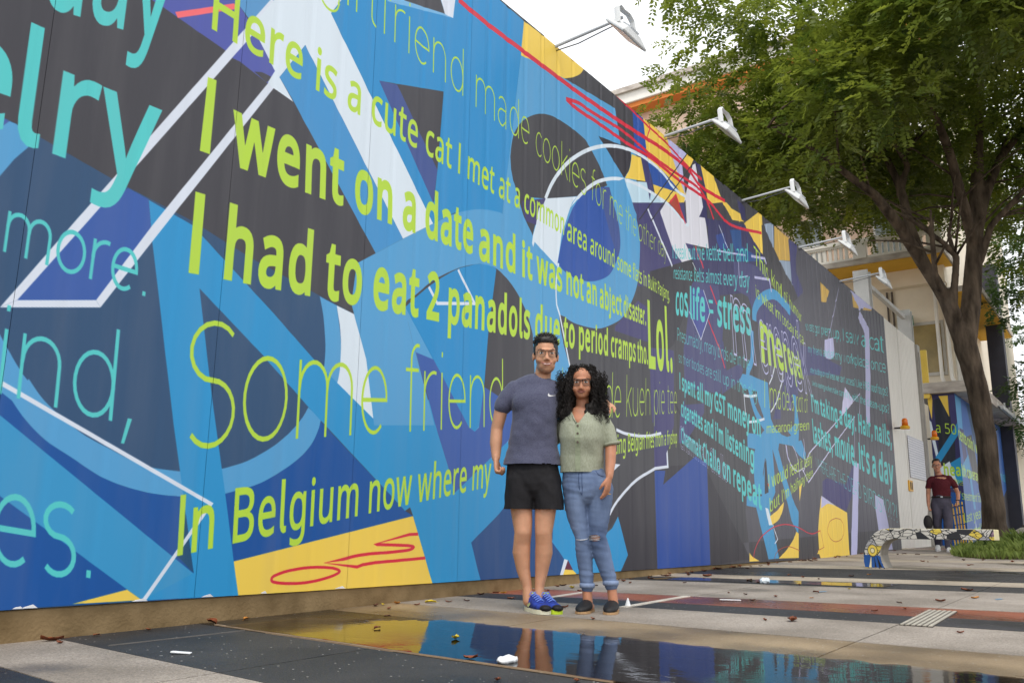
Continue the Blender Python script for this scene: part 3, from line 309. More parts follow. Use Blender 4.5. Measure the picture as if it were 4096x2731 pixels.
('f', 'ink', '5767,3787 5771,3815 5775,3855 5782,3902 5792,3950 5806,3994 5824,4034 5847,4073 5873,4112 5902,4150 5936,4187 5975,4224 6020,4261 6068,4297 6118,4330 6167,4359 6215,4384 6263,4405 6312,4423 6361,4437 6411,4450 6462,4460 6513,4466 6565,4470 6617,4472 6669,4474 6724,4475 6780,4475 6836,4474 6890,4471 6940,4467 6984,4463 7022,4459 7058,4454 7096,4443 7138,4426 7188,4401 7243,4368 7300,4330 7354,4291 7400,4252 7440,4212 7475,4168 7506,4126 7530,4089 7549,4063 7517,4020 6345,3578 6086,3507 6227,3443 6127,3150 6115,3174 6098,3188 6076,3208 6049,3231 6023,3257 5999,3282 5979,3308 5960,3337 5941,3366 5924,3395 5907,3423 5891,3451 5875,3480 5860,3508 5847,3532 5838,3549 5816,3573 5810,3587 5803,3609 5794,3633 5786,3654 5781,3669', 0),
('f', 'ind4', '5951,3428 6345,3581 6274,3463 6183,3270 6022,3260', 0),
('f', 'ink2', '7331,4601 7816,4688 8048,4692 8052,4607 8044,4585 8034,4553 8021,4517 8007,4480 7990,4448 7969,4418 7943,4388 7917,4360 7893,4337 7878,4320 7775,4371 7742,4389 7692,4416 7638,4445 7590,4472 7557,4489', 0),
('f', 'sky', '7109,4431 7331,4601 7557,4489 7887,4319 8047,4123 7759,3704 7396,3995 7549,4063 7371,4258', 0),
('f', 'royal3', '8100,5264 8365,5277 8452,4765 8136,4777', 0),
('f', 'yellow', '8364,5250 8967,5274 9171,4984 9523,4652 9312,4629 8843,4754 8452,4765', 0),
('f', 'yellow', '8064,4672 8290,4713 8393,4461 7904,4330 7904,4330 7919,4349 7940,4376 7965,4408 7989,4441 8007,4471 8021,4501 8032,4532 8040,4563 8047,4589 8052,4607', 0),
('f', 'ind4', '8290,4722 8452,4759 8667,4244 8504,4279 8393,4461', 0),
('f', 'lav', '8967,5274 9563,5246 9403,5070 9480,4647 9171,4984', 0),
('f', 'royal3', '8452,4759 8843,4754 8886,4746 8950,4736 9023,4723 9094,4710 9154,4697 9201,4684 9244,4670 9281,4656 9311,4645 9334,4636 8586,4487', 0),
('f', 'yellow', '8586,4492 9312,4629 9523,4662 9431,4542 8669,4295', 0),
('f', 'ice', '7887,4297 8422,4462 8504,4270 8669,4295 8045,4085', 0),
('f', 'ind4', '8046,4092 9431,4542 9497,4269 9499,4297 9692,4014 11143,4227 9593,3828 8555,3401 8477,3239 8165,3165 8217,3673 8160,3991', 0),
('f', 'ice', '8526,4375 8900,4369 8502,4240', 0),
('f', 'yellow', '9563,5242 9768,5240 9591,5022 9403,5070', 0),
('f', 'ind5', '9739,5263 10435,5273 9338,4017 10175,4473 10039,5062', 0),
('f', 'yellow', '9984,5244 10409,5253 10702,4959 10225,4784', 0),
('f', 'white2', '9432,4546 9480,4647 9731,5151 9823,5205 10104,4452 10172,4151 9438,4018 9638,3865 9338,3739 9338,3739 9305,3751 9258,3766 9204,3785 9151,3808 9103,3833 9063,3864 9025,3898 8989,3936 8954,3975 8919,4014 8883,4056 8846,4102 8810,4148 8780,4187 8759,4214 8900,4367 9498,4287 9477,4592', 0),
('f', 'maroon2', '9018,4402 9207,4570 9456,4290 9454,4256 9294,4334', 0),
('f', 'ind5', '10172,4151 10135,4828 9894,4497 11575,4896 11840,4729 12285,4579 12534,4141 10010,3465 9649,3824 10064,4116', 0),
('f', 'royal5', '10399,4397 10681,4513 10832,4339 10545,4238', 0),
('f', 'blue5', '10918,4628 11343,4754 11346,4506 12279,4540 11166,4234', 0),
('f', 'yellow', '10669,4967 10841,5000 11484,4917 11052,4809', 0),
('f', 'yellow', '11481,4892 12250,5342 12253,4973 12206,4620 11810,4745 11585,4850', 0),
('f', 'yellow', '10836,4951 11496,5017 11326,4868 10940,4844', 0),
('f', 'ind5', '11240,5189 11542,5154 11584,4971 11391,4913', 0),
('f', 'ink3', '12217,5089 12324,5121 12744,4857 13536,4616 13812,4359 13920,4275 13794,3792 12430,4141 12218,4586', 0),
('f', 'slate', '12325,5135 12753,5290 12727,4865 12544,4956', 0),
('f', 'yelo', '12801,5252 13482,5251 13518,4867 12944,4729 12744,4857', 0),
('f', 'slate', '12963,4734 13517,4860 13577,4626 13854,4369 13222,4591', 0),
('f', 'ink4', '13484,5266 14133,5241 19870,5251 19893,3964 19771,674 10943,425 11168,215 11071,821 11983,3319 13782,4309 13812,4359 13577,4626', 0),
('f', 'ind6', '13456,5217 13894,5242 13763,4760 14110,4482 13782,4309 13528,4507', 0),
('f', 'ind6', '11633,4333 12295,4407 12534,4141 13157,4183 13823,3958 13730,3427 12295,3176 11702,3616 11508,3807 11004,3805 11017,4195', 0),
('f', 'ind6', '9584,3572 10443,3716 10556,3211 10469,2856 9317,2654 9462,3141', 0),
('f', 'ind6', '9346,2769 10534,2988 10605,2619 10518,2542 10362,2272 9397,2201 9159,1889 9094,1536 9266,1551 9840,1968 9850,2086 9295,1999 9295,2664', 0),
('f', 'ind4', '9031,2596 8980,1728 8858,1514 8740,1347 8434,2251', 0),
('f', 'ink2', '8461,3409 9628,3860 9786,3725 9580,3509 9370,3121 9035,2669 8906,2599 8423,2523', 0),
('f', 'royal4', '9578,3478 9937,3537 10135,3299 9816,2871 9486,3156', 0),
('f', 'ind6', '10440,2551 11094,2782 11202,2712 11067,2538 10717,2393 10413,2268', 0),
('f', 'ind6', '12179,2351 12652,2337 12630,2193 12284,2155 13547,3498 14669,3602 15549,3531 16155,3541 15989,3359 13458,2978', 0),
('f', 'ind6', '12968,2987 13639,2912 13404,2451 12652,2337 12718,2537', 0),
('l', 'azure3', '11720,3502 11720,3520 11719,3544 11719,3573 11724,3604 11736,3635 11756,3665 11781,3698 11812,3732 11846,3765 11884,3797 11926,3827 11974,3856 12025,3884 12078,3911 12131,3937 12186,3962 12243,3987 12301,4011 12359,4032 12417,4051 12474,4067 12529,4082 12585,4093 12644,4101 12706,4105 12773,4102 12846,4094 12921,4083 12994,4070 13063,4058 13130,4045 13198,4030 13262,4015 13316,4001 13355,3992', 162),
('l', 'azure3', '11602,3339 11598,3279 11595,3193 11589,3095 11577,2999 11558,2919 11522,2860 11471,2813 11419,2769 11379,2722 11363,2662 11374,2583 11405,2489 11449,2392 11503,2300 11562,2223 11636,2162 11728,2109 11825,2065 11910,2029 11970,2002', 118),
('f', 'azure3', '11038,2534 11166,2651 11495,2679 11678,2672 12158,2673 12177,2339 12213,2124 11995,1965 11763,1887 11966,1985 11895,2169 11729,2341 11685,2481 11143,2452', 0),
('f', 'azure3', '11249,1860 11763,1887 11995,1965 12017,2126 12216,2148 12335,2045 12631,1969 12876,1956 13140,2005 13464,2134 13374,1827 12974,1838 12507,1826 12451,1725 12650,1406 13164,870 13206,857 13108,549 12686,1105 12209,1719 12240,1383 12240,1114 11974,881 12263,207 11841,202 11458,881 11113,896 11128,1020 11696,1041 11764,1277 11916,1562 11521,1664 11238,1666', 0),
('f', 'azure3', '11459,1594 11521,1664 11974,1713 11775,1355 11774,1069 11445,1057 11427,1335', 0),
('f', 'azure3', '12453,1739 12654,1434 13011,1006 13229,865 13152,549 12878,726 12553,1318 12209,1719', 0),
('f', 'azure3', '12298,2051 12711,1928 13233,2009 13480,2206 13413,2442 13395,2650 13235,2647 13304,2430 13262,2183 12930,2048 13620,1767 13713,1670 13204,1837 12563,1914', 0),
('f', 'azure3', '13052,1858 13547,1969 13732,1776 13685,1668 13394,1716', 0),
('f', 'ink2', '11868,1493 11933,1550 11967,1103 11811,1071', 0),
('f', 'pale', '11805,890 11917,880 12057,662 11923,654', 0),
('l', 'white', '12011,739 12243,467 12116,403', 17),
('f', 'yellow', '11978,777 12282,863 12585,992 12585,992 12579,978 12572,957 12562,934 12547,908 12527,882 12500,855 12467,826 12430,797 12389,769 12344,745 12288,723 12222,703 12155,686 12097,672 12057,662', 0),
('f', 'yellow', '11144,300 11144,300 11155,294 11168,284 11186,274 11210,262 11240,250 11285,238 11342,223 11402,209 11456,196 11494,187 11131,187', 0),
('f', 'yellow', '12243,207 12292,222 12362,243 12443,267 12527,294 12602,320 12671,348 12740,378 12807,409 12868,439 12920,466 12964,493 13000,518 13029,542 13052,562 13069,576 13174,549 13113,198', 0),
('f', 'yellow', '14419,1146 14238,842 14128,581 14128,294 14003,241 15828,214 15860,913 15205,1009', 0),
('f', 'lav', '14420,1150 15204,1005 15204,1005 15142,1011 15055,1020 14955,1029 14853,1034 14762,1033 14676,1022 14586,1003 14501,982 14429,963 14379,950', 0),
('f', 'yellow', '14070,294 14244,292 15843,274 15844,139 14212,136', 0),
('f', 'yellow', '13311,1238 13473,1313 13299,1021', 0),
('f', 'ind4', '14528,1384 14789,1452 15907,1395 16525,1827 16305,1256 15794,930 15205,1009 14480,1149', 0),
('f', 'lav', '16525,1827 16871,1830 16610,989 16304,112 15910,120 16178,901', 0),
('f', 'lav', '17909,1298 18552,1224 18878,650 19033,255 18112,248 17870,1021', 0),
('f', 'lav', '17786,4938 18435,4708 18262,3701 17908,2621 17627,2680 17852,3640 18044,4532 17594,4759', 0),
('f', 'lav', '15160,3859 15713,4006 15731,3683 15731,3683 15700,3667 15658,3644 15608,3617 15554,3593 15500,3575 15442,3562 15378,3553 15313,3546 15254,3543 15206,3543 15171,3548 15143,3559 15122,3572 15106,3584 15093,3592', 0),
('l', 'lav', '16333,5112 16063,4753 15806,4425 15401,3921', 19),
('f', 'lav', '17155,5229 18874,5275 18717,5147 17881,5018 17786,4938 17650,4968', 0),
('f', 'yelo', '17244,5172 17762,4982 17280,4907', 0),
('f', 'yelo', '18123,5091 18808,5187 18716,5142 18028,5013', 0),
('f', 'yelo', '15122,4902 15663,4861 15399,4587 15104,4539', 0),
('f', 'lav2', '16268,3183 16790,3012 16734,2941 15794,2545 15932,2681', 0),
('l', 'lav2', '17315,3198 16782,2979', 19),
('l', 'lav2', '15758,2541 13903,1789 13570,1488', 24),
('l', 'lav2', '16826,2700 15231,2005 13789,1329 13521,1520', 23),
('l', 'lav2', '17315,3198 17018,2236', 14),
('l', 'lav2', '16781,2674 16602,1833', 14),
('l', 'lav2', '13661,1997 13692,1860 13614,1732 13685,1668', 15),
('l', 'lav2', '12796,1836 12803,1809 12811,1770 12822,1725 12840,1681 12865,1643 12901,1612 12947,1581 12998,1554 13050,1530 13097,1510 13138,1495 13176,1483 13214,1475 13254,1472 13299,1472 13354,1480 13418,1495 13483,1513 13539,1529 13579,1540', 19),
('l', 'lav2', '13101,1845 13128,1828 13167,1805 13212,1776 13254,1744 13287,1708 13308,1665 13323,1615 13334,1563 13343,1515 13352,1475 13362,1445 13370,1421 13378,1402 13384,1388 13388,1376', 15),
('l', 'white', '8438,4147 9052,3620', 37),
('l', 'white', '10537,4583 10817,4335', 14),
('l', 'white', '9637,3821 9739,3739', 13),
('l', 'white', '9942,3538 10135,3299 9816,2871 9486,3166', 13),
('l', 'lav', '11197,4242 11201,4012 11546,4121', 18),
('l', 'lav', '11803,4167 12451,4290 12512,4110', 39),
('l', 'lav', '11712,4462 12285,4579 12343,4507', 39),
('l', 'lav', '10434,4196 10883,4285 11488,4414', 25),
('l', 'white', '11176,2358 11428,2375 11677,2424', 38),
('l', 'white', '11191,2360 11218,2093', 20),
('l', 'white', '11325,2013 11631,2056 11936,2123', 35),
('l', 'white', '12205,2657 12236,2683 12281,2720 12331,2763 12380,2809 12418,2854 12444,2896 12463,2939 12477,2982 12489,3026 12501,3071 12514,3119 12526,3172 12537,3223 12545,3267 12552,3298', 26),
('l', 'white', '12214,2251 12248,2272 12296,2301 12352,2336 12408,2373 12456,2408 12493,2441 12527,2475 12557,2509 12588,2545 12620,2584 12656,2626 12695,2672 12734,2719 12769,2767 12796,2814 12816,2863 12829,2916 12838,2967 12844,3011 12850,3042', 26),
('l', 'lav', '12821,1825 12859,1658 13050,1501 13267,1471', 26),
('l', 'red', '9739,4062 9804,3970 9921,3896 9965,3828', 27),
('l', 'red', '10164,3649 10365,3439', 27),
('l', 'red', '10061,3174 10343,2905 10369,2905 10553,2632', 26),
('f', 'red', '11939,1233 12001,1210 11969,1176', 0),
('l', 'pale', '6333,3574 6349,3603 6371,3644 6398,3693 6430,3745 6467,3796 6508,3849 6555,3904 6607,3962 6663,4020 6723,4076 6787,4131 6857,4186 6930,4240 7005,4292 7080,4341 7155,4386 7232,4429 7310,4469 7388,4507 7466,4542 7542,4573 7616,4601 7691,4626 7768,4649 7848,4670 7931,4690 8017,4707 8106,4722 8197,4735 8291,4743 8391,4749 8498,4751 8606,4749 8710,4744 8804,4736 8885,4721 8956,4700 9022,4676 9085,4655 9151,4640 9223,4633 9299,4632 9372,4634 9434,4636 9480,4637', 41),
('l', 'pale', '6802,3632 6818,3653 6840,3682 6867,3717 6899,3756 6937,3796 6984,3838 7038,3886 7098,3936 7160,3984 7220,4027 7279,4064 7338,4098 7398,4129 7459,4158 7520,4185 7582,4211 7642,4234 7704,4255 7769,4275 7838,4293 7912,4310 7990,4326 8071,4340 8156,4352 8242,4362 8333,4369 8430,4374 8528,4377 8623,4379 8711,4379 8787,4380 8854,4380 8917,4378 8983,4373 9055,4365 9143,4348 9242,4324 9342,4298 9431,4277 9497,4269 9534,4277 9548,4299 9549,4326 9546,4351 9546,4368', 39),
('f', 'pale', '6340,3579 6897,3782 6897,3782 6882,3767 6862,3747 6838,3721 6813,3691 6789,3657 6765,3614 6739,3562 6714,3508 6691,3458 6672,3418 6658,3393 6647,3380 6639,3370 6631,3354 6621,3322 6607,3268 6592,3196 6576,3120 6562,3052 6552,3004 6545,2979 6540,2969 6538,2969 6536,2971 6534,2971 6162,3103 6140,3048 6121,3080 6133,3152 6182,3276 6188,3301 6197,3338 6207,3379 6217,3416 6227,3443 6237,3457 6248,3463 6259,3464 6268,3463 6274,3463', 0),
('f', 'sky', '7887,4321 7910,4294 7942,4256 7978,4211 8015,4165 8047,4123 8073,4087 8097,4053 8119,4019 8139,3982 8158,3940 8178,3896 8198,3850 8216,3800 8229,3744 8234,3678 8232,3597 8223,3504 8209,3407 8190,3313 8167,3230 8139,3160 8106,3096 8069,3037 8030,2983 7992,2932 7955,2885 7918,2842 7880,2803 7839,2767 7796,2734 7750,2703 7701,2676 7650,2651 7599,2628 7550,2607 7502,2587 7455,2568 7408,2551 7362,2536 7316,2524 7270,2514 7225,2507 7181,2502 7137,2498 7093,2494 7048,2491 7004,2488 6960,2486 6918,2485 6879,2484 6844,2485 6812,2487 6781,2489 6752,2493 6724,2498 6695,2505 6666,2515 6638,2525 6615,2535 6598,2541 6598,2541 6589,2562 6575,2592 6559,2627 6545,2666 6536,2707 6532,2749 6530,2794 6532,2842 6536,2892 6542,2945 6550,3001 6561,3060 6574,3121 6589,3184 6608,3247 6631,3314 6659,3385 6689,3457 6720,3523 6749,3580 6781,3627 6815,3667 6848,3700 6876,3727 6896,3747 7220,3946', 0),
('f', 'royal3', '6547,3003 6556,3036 6568,3082 6584,3138 6601,3195 6621,3250 6643,3304 6667,3360 6694,3416 6722,3470 6749,3521 6777,3568 6804,3611 6832,3653 6863,3693 6896,3732 6933,3769 6971,3806 7013,3841 7057,3875 7105,3907 7162,3941 7229,3975 7296,4007 7355,4034 7397,4054 7550,4106 7669,3903 7683,3876 7702,3839 7724,3795 7744,3749 7759,3704 7768,3661 7774,3616 7778,3571 7776,3526 7769,3482 7754,3439 7734,3397 7709,3355 7682,3315 7655,3277 7629,3241 7603,3207 7574,3174 7541,3143 7500,3114 7450,3085 7392,3056 7330,3030 7268,3007 7209,2987 7151,2971 7093,2959 7036,2949 6982,2942 6934,2936 6890,2933 6851,2933 6815,2935 6781,2938 6750,2941 6718,2945 6688,2951 6661,2957 6638,2962 6622,2966', 0),
('f', 'ind3', '7337,4017 7550,4106 7669,3903 7683,3876 7702,3839 7724,3795 7744,3749 7759,3704 7766,3657 7769,3606 7769,3556 7769,3512 7769,3482 7719,3373 7569,3569 7552,3599 7525,3645 7496,3695 7470,3740 7452,3770', 0),
('l', 'pale', '6564,3007 6559,2982 6550,2946 6542,2905 6533,2865 6528,2830 6525,2801 6523,2775 6522,2751 6523,2727 6524,2704 6525,2680 6528,2654 6531,2631 6534,2611 6536,2596 6586,2511 6775,2024', 22),
('l', 'white', '4747,2344 4852,2238 5311,2337 5090,2567', 27),
('l', 'red2', '2482,3432 2863,3696', 35),
('l', 'white', '1817,1186 2995,674 2645,178', 22),
('l', 'red', '4994,4914 5042,4912 5110,4908 5191,4903 5281,4900 5373,4897 5472,4897 5581,4898 5697,4899 5812,4901 5921,4903 6023,4904 6119,4906 6213,4907 6309,4909 6407,4911 6510,4912 6615,4913 6722,4915 6831,4916 6942,4919 7058,4923 7179,4928 7301,4934 7421,4940 7535,4946 7639,4952 7737,4957 7831,4963 7925,4970 8023,4977 8128,4984 8238,4993 8349,5002 8456,5011 8554,5019 8638,5026 8709,5033 8776,5038 8848,5043 8935,5047 9044,5050 9170,5053 9303,5055 9433,5053 9549,5046 9644,5030 9722,5005 9796,4978 9879,4955 9984,4943 10129,4946 10309,4959 10498,4977 10668,4996 10788,5008', 51),
('l', 'red', '6695,4747 6728,4756 6774,4769 6828,4784 6886,4797 6942,4807 6992,4812 7039,4813 7091,4813 7152,4813 7230,4817 7330,4827 7449,4840 7581,4854 7718,4866 7853,4873 7989,4873 8130,4867 8273,4858 8413,4850 8547,4845 8667,4844 8775,4845 8881,4847 8994,4851 9123,4854 9280,4863 9461,4877 9649,4891 9829,4895 9979,4882 10095,4843 10189,4783 10263,4714 10320,4652 10365,4609', 40),
('l', 'red', '6695,4747 6705,4746 6718,4743 6734,4741 6753,4738 6776,4736 6800,4733 6824,4731 6853,4729 6891,4727 6942,4728 7008,4730 7086,4734 7176,4739 7274,4744 7378,4748 7493,4751 7621,4754 7757,4757 7891,4761 8016,4766 8127,4774 8227,4784 8324,4794 8427,4803 8545,4808 8682,4808 8832,4805 8991,4799 9156,4795 9323,4793 9494,4797 9673,4805 9855,4814 10034,4819 10204,4817 10354,4800 10485,4770 10614,4738 10755,4715 10926,4712 11156,4740 11438,4792 11735,4855 12006,4916 12200,4958', 43),
('l', 'red', '7700,5247 7719,5245 7745,5242 7777,5239 7817,5235 7863,5232 7920,5228 7988,5223 8061,5219 8135,5214 8203,5209 8261,5204 8313,5199 8365,5194 8422,5188 8488,5183 8567,5179 8655,5176 8749,5173 8846,5168 8941,5161 9038,5151 9139,5137 9240,5123 9336,5109 9425,5097 9506,5089 9579,5082 9647,5077 9710,5072 9769,5066 9824,5059 9877,5052 9924,5046 9962,5040 9991,5035', 29),
('l', 'red', '8509,5246 8513,5236 8520,5222 8528,5204 8532,5185 8531,5164 8522,5140 8507,5111 8490,5081 8474,5056 8464,5038', 19),
('l', 'red', '8023,4977 8092,4982 8192,4991 8311,5001 8436,5011 8554,5019 8669,5026 8789,5032 8910,5037 9027,5042 9134,5046 9228,5051 9312,5056 9390,5061 9468,5064 9551,5066 9647,5065 9754,5063 9858,5060 9950,5056 10015,5054', 39),
('l', 'black', '9562,5236 8227,3950', 15),
('l', 'black', '9779,5208 8511,4020', 15),
('l', 'red', '9018,4402 9207,4570 9455,4271', 26),
('l', 'red', '3454,248 3454,252 3455,257 3458,261 3464,266 3473,271 3486,275 3501,280 3520,285 3540,290 3562,294 3586,298 3613,301 3640,304 3668,307 3694,309 3718,310 3742,311 3764,312 3787,312 3810,311 3834,310 3860,309 3885,307 3909,305 3930,303 3948,299 3964,295 3978,291 3988,286 3993,281 3991,277 3984,272 3973,267 3960,263 3945,258 3930,254 3913,250 3894,246 3873,242 3851,238 3826,234 3798,230 3770,227 3741,224 3713,222 3685,221 3657,221 3630,221 3604,222 3579,223 3556,224 3534,226 3514,228 3496,230 3482,233 3471,235 3463,238 3458,241 3455,245 3454,248', 17),
('l', 'red', '4726,515 4636,512 4292,448 4319,445 4342,445 4375,444 4413,443 4452,442 4487,441 4519,440 4551,439 4582,438 4610,437 4633,436 4651,434 4666,432 4677,430 4683,428 4686,425 4684,422 4679,418 4670,414 4655,410 4635,406 4606,403 4570,400 4530,398 4488,395 4447,393 4406,391 4363,390 4319,388 4278,387 4242,385 4211,382 4183,380 4158,378 4134,375 4112,372 4091,369 4070,365 4051,361 4036,358 4025,356 3855,336 4143,304 4194,317 4209,318 4229,320 4254,323 4282,325 4313,328 4348,329 4386,331 4428,333 4474,334 4522,336 4579,339 4644,341 4711,344 4770,347 4812,348', 20),
('l', 'red', '11289,225 11294,238 11300,256 11308,278 11320,300 11335,322 11356,343 11381,366 11409,389 11440,411 11472,431 11505,450 11539,468 11576,485 11617,502 11663,519 11718,536 11779,554 11845,572 11910,588 11972,603 12029,615 12082,626 12135,635 12190,643 12250,651 12318,658 12392,664 12468,669 12544,673 12617,675 12687,674 12756,672 12823,668 12889,663 12953,658 13018,652 13086,645 13150,638 13205,631 13246,626 13261,625 13254,627 13241,629 13236,629 13256,625 13306,616 13378,602 13461,587 13545,572 13618,562 13678,555 13731,550 13782,547 13834,547 13893,549 13964,556 14045,567 14126,579 14198,591 14248,599', 14),
('l', 'maroon2', '12069,211 12089,225 12115,246 12149,270 12190,293 12239,311 12301,326 12375,339 12456,349 12536,358 12609,363 12673,364 12732,362 12788,357 12843,351 12900,344 12962,336 13029,326 13093,316 13149,306 13188,300', 10),
('l', 'maroon2', '15158,806 15205,803 15274,801 15351,796 15425,788 15483,774 15523,752 15557,723 15581,691 15594,658 15597,626 15587,595 15567,562 15536,530 15495,501 15446,477 15384,458 15308,443 15226,432 15145,425 15072,423 15003,426 14935,434 14871,446 14814,461 14767,478 14729,498 14698,521 14675,547 14661,574 14658,601 14666,630 14684,661 14712,693 14749,722 14794,745 14857,764 14939,778 15026,790 15104,799 15158,806', 10),
('l', 'maroon2', '14248,599 14402,339 14070,294', 10),
('l', 'red3', '19261,3018 19801,2240', 21),
('l', 'lime', '6637,2023 6638,1855', 7),
('f', 'teal', '10097,3448 10226,3470 10235,3426 10101,3407', 0),
('f', 'teal', '10099,3323 10232,3341 10236,3292 10100,3274', 0),
('f', 'teal', '2451,1093 2475,1092 2446,961 2428,962', 0),
]
TXT=[
('lry', 'teal', 'm', '1724,2366 2449,2364 2463,3006 1720,2976', 'A'),
('e', 'teal', 'm', '1395,2373 1679,2379 1674,2800 1386,2780', 'x'),
('day', 'teal', 'm', '1762,3112 2443,3247 2454,3743 1755,3570', 'x'),
('more.', 'teal', 's.058', '1742,1802 2475,1750 2478,1977 1741,2004', 'x'),
('ind', 'teal', 's.04', '1808,1136 2369,1069 2361,1404 1799,1442', 'x'),
('es.', 'teal', 's.05', '1871,385 2349,297 2333,628 1854,692', 'x'),
('Here is a cute cat I met at a common', 'lime', 'm', '2715,3471 6659,3315 6666,3530 2707,3796', 'C'),
('area around some flats in Bukit Panjang,', 'lime', 'm', '6711,3283 8948,3180 8951,3316 6718,3514', 'C'),
('I', 'lime', 'b', '2715,2703 2783,2706 2782,3139 2722,3133', 'C'),
('went on a date', 'lime', 'b', '2932,2691 5273,2755 5267,3006 2915,3005', 'x'),
('and it was not an abject disaster.', 'lime', 'b', '5350,2736 8342,2765 8341,2912 5344,2988', 'x'),
('I', 'lime', 'b', '2718,1964 2785,1970 2779,2411 2713,2407', 'C'),
('had to eat 2 panadols', 'lime', 'b', '2948,1981 6104,2199 6103,2525 2946,2418', 'A'),
('due to period cramps tho.', 'lime', 'b', '6180,2205 8369,2337 8372,2569 6182,2529', 'A'),
('Lol.', 'lime', 'b', '8385,2320 8987,2366 8979,3013 8381,3031', 'C'),
('Some friend', 'lime', 's.032', '2782,978 5726,1389 5711,1917 2771,1690', 'C'),
('de kueh pie tee', 'lime', 's.03', '7415,1635 9072,1879 9085,2223 7438,2113', 'A'),
('In Belgium now where my', 'lime', 'm', '2813,400 5569,892 5577,1126 2800,709', 'C'),
('ting Belgian fries from a fryshop', 'lime', 'm', '7610,1300 9055,1535 9064,1675 7614,1489', 'C'),
('girlfriend', 'lime', 's.03', '3501,4225 5091,4070 5081,4496 3486,4691', 'A'),
('made', 'lime', 's.032', '5258,4046 6062,3993 6057,4254 5253,4344', 'x'),
('cookies', 'lime', 's.032', '6168,3965 7076,3849 7078,4113 6169,4203', 'x'),
('for me the', 'lime', 's.035', '7161,3846 8141,3721 8150,3997 7179,4196', 'A'),
('other day', 'lime', 's.035', '8191,3707 8889,3665 8893,3882 8211,3982', 'A'),
('I break out the kettle bell and', 'teal', 'r', '9075,3723 11587,4339 11590,4624 9075,3897', 'A'),
('resistance belts almost every day', 'teal', 'r', '9083,3477 11588,3954 11618,4204 9092,3633', 'A'),
('cos', 'teal', 'b', '9101,3057 9466,3102 9454,3369 9127,3311', 'x'),
('life', 'teal', 'b', '9516,3097 9959,3138 9993,3556 9531,3477', 'A'),
('stress', 'teal', 'b', '10354,3171 11583,3276 11580,3634 10383,3491', 'x'),
('Presumably, many birds die in the', 'teal', 's.05', '9136,2740 11443,2749 11464,2927 9141,2887', 'C'),
('so their bodies are still up in the sky', 'teal', 's.05', '9153,2487 11715,2350 11741,2557 9156,2606', 'A'),
('I spent all my GST money on', 'teal', 'b', '9159,2173 11760,1859 11766,2143 9166,2357', 'C'),
("cigarettes and i'm listening", 'teal', 'b', '9178,1864 11447,1413 11472,1705 9186,2046', 'A'),
('Chammak Challo on repeat', 'teal', 'b', '9172,1556 11672,861 11698,1195 9169,1721', 'C'),
('Chammak Challo', 'lav', 'o', '9129,1491 10508,1162 10506,1449 9127,1744', 'C'),
('This kind of humour', 'lime', 'r', '11830,4385 13909,3916 13916,4095 11835,4685', 'A'),
('is what im today is ca', 'lime', 'r', '11847,3884 13942,3554 13950,3731 11839,4074', 'A'),
('merepek', 'lime', 'b', '11938,2977 13840,2985 13742,3251 11930,3528', 'x'),
('m', 'lav', 'o', '10892,2880 11717,2861 11520,3647 10849,3679', 'x'),
('erepek', 'lav', 'o', '11916,2811 14259,2745 14048,3589 11853,3553', 'x'),
('I made a pot of', 'lime', 's.04', '11964,2287 13969,2445 13994,2738 12024,2729', 'A'),
('macaroni green', 'lime', 'r', '12005,1926 13974,2168 14005,2332 12025,2071', 'A'),
('I would feed it leafy', 'lime', 'r', '11987,1147 14046,1640 14052,1818 11994,1363', 'A'),
("but I'm halfway there", 'lime', 'r', '11986,827 14038,1446 14034,1578 11992,1025', 'A'),
('so cats got prem up, I saw a cat', 'teal', 's.06', '14119,3841 19644,4401 19689,4815 14118,3975', 'A'),
('my friend and at my workplace once', 'teal', 's.06', '14176,3467 19676,3963 19678,4238 14175,3596', 'A'),
("other buildings or roof areas we can't access? Like HDB roof tops?", 'teal', 'r', '14215,3136 19698,3454 19716,3663 14234,3235', 'A'),
('Like do cleaning workers take care of it, with the clean-ups?', 'teal', 'r', '14295,2936 19675,3077 19724,3288 14281,3018', 'A'),
("I'm taking a day. Hair, nails,", 'teal', 'b', '14182,2497 19663,2372 19733,2795 14177,2781', 'A'),
("lashes, movie. It's a day", 'teal', 'b', '14172,1989 19558,1523 19661,2124 14155,2357', 'A'),
('WHERE ARE THE DEAD BIRDS?!?!?!', 'teal', 's.035', '14265,1566 19609,791 19634,1158 14213,1750', 'C'),
]
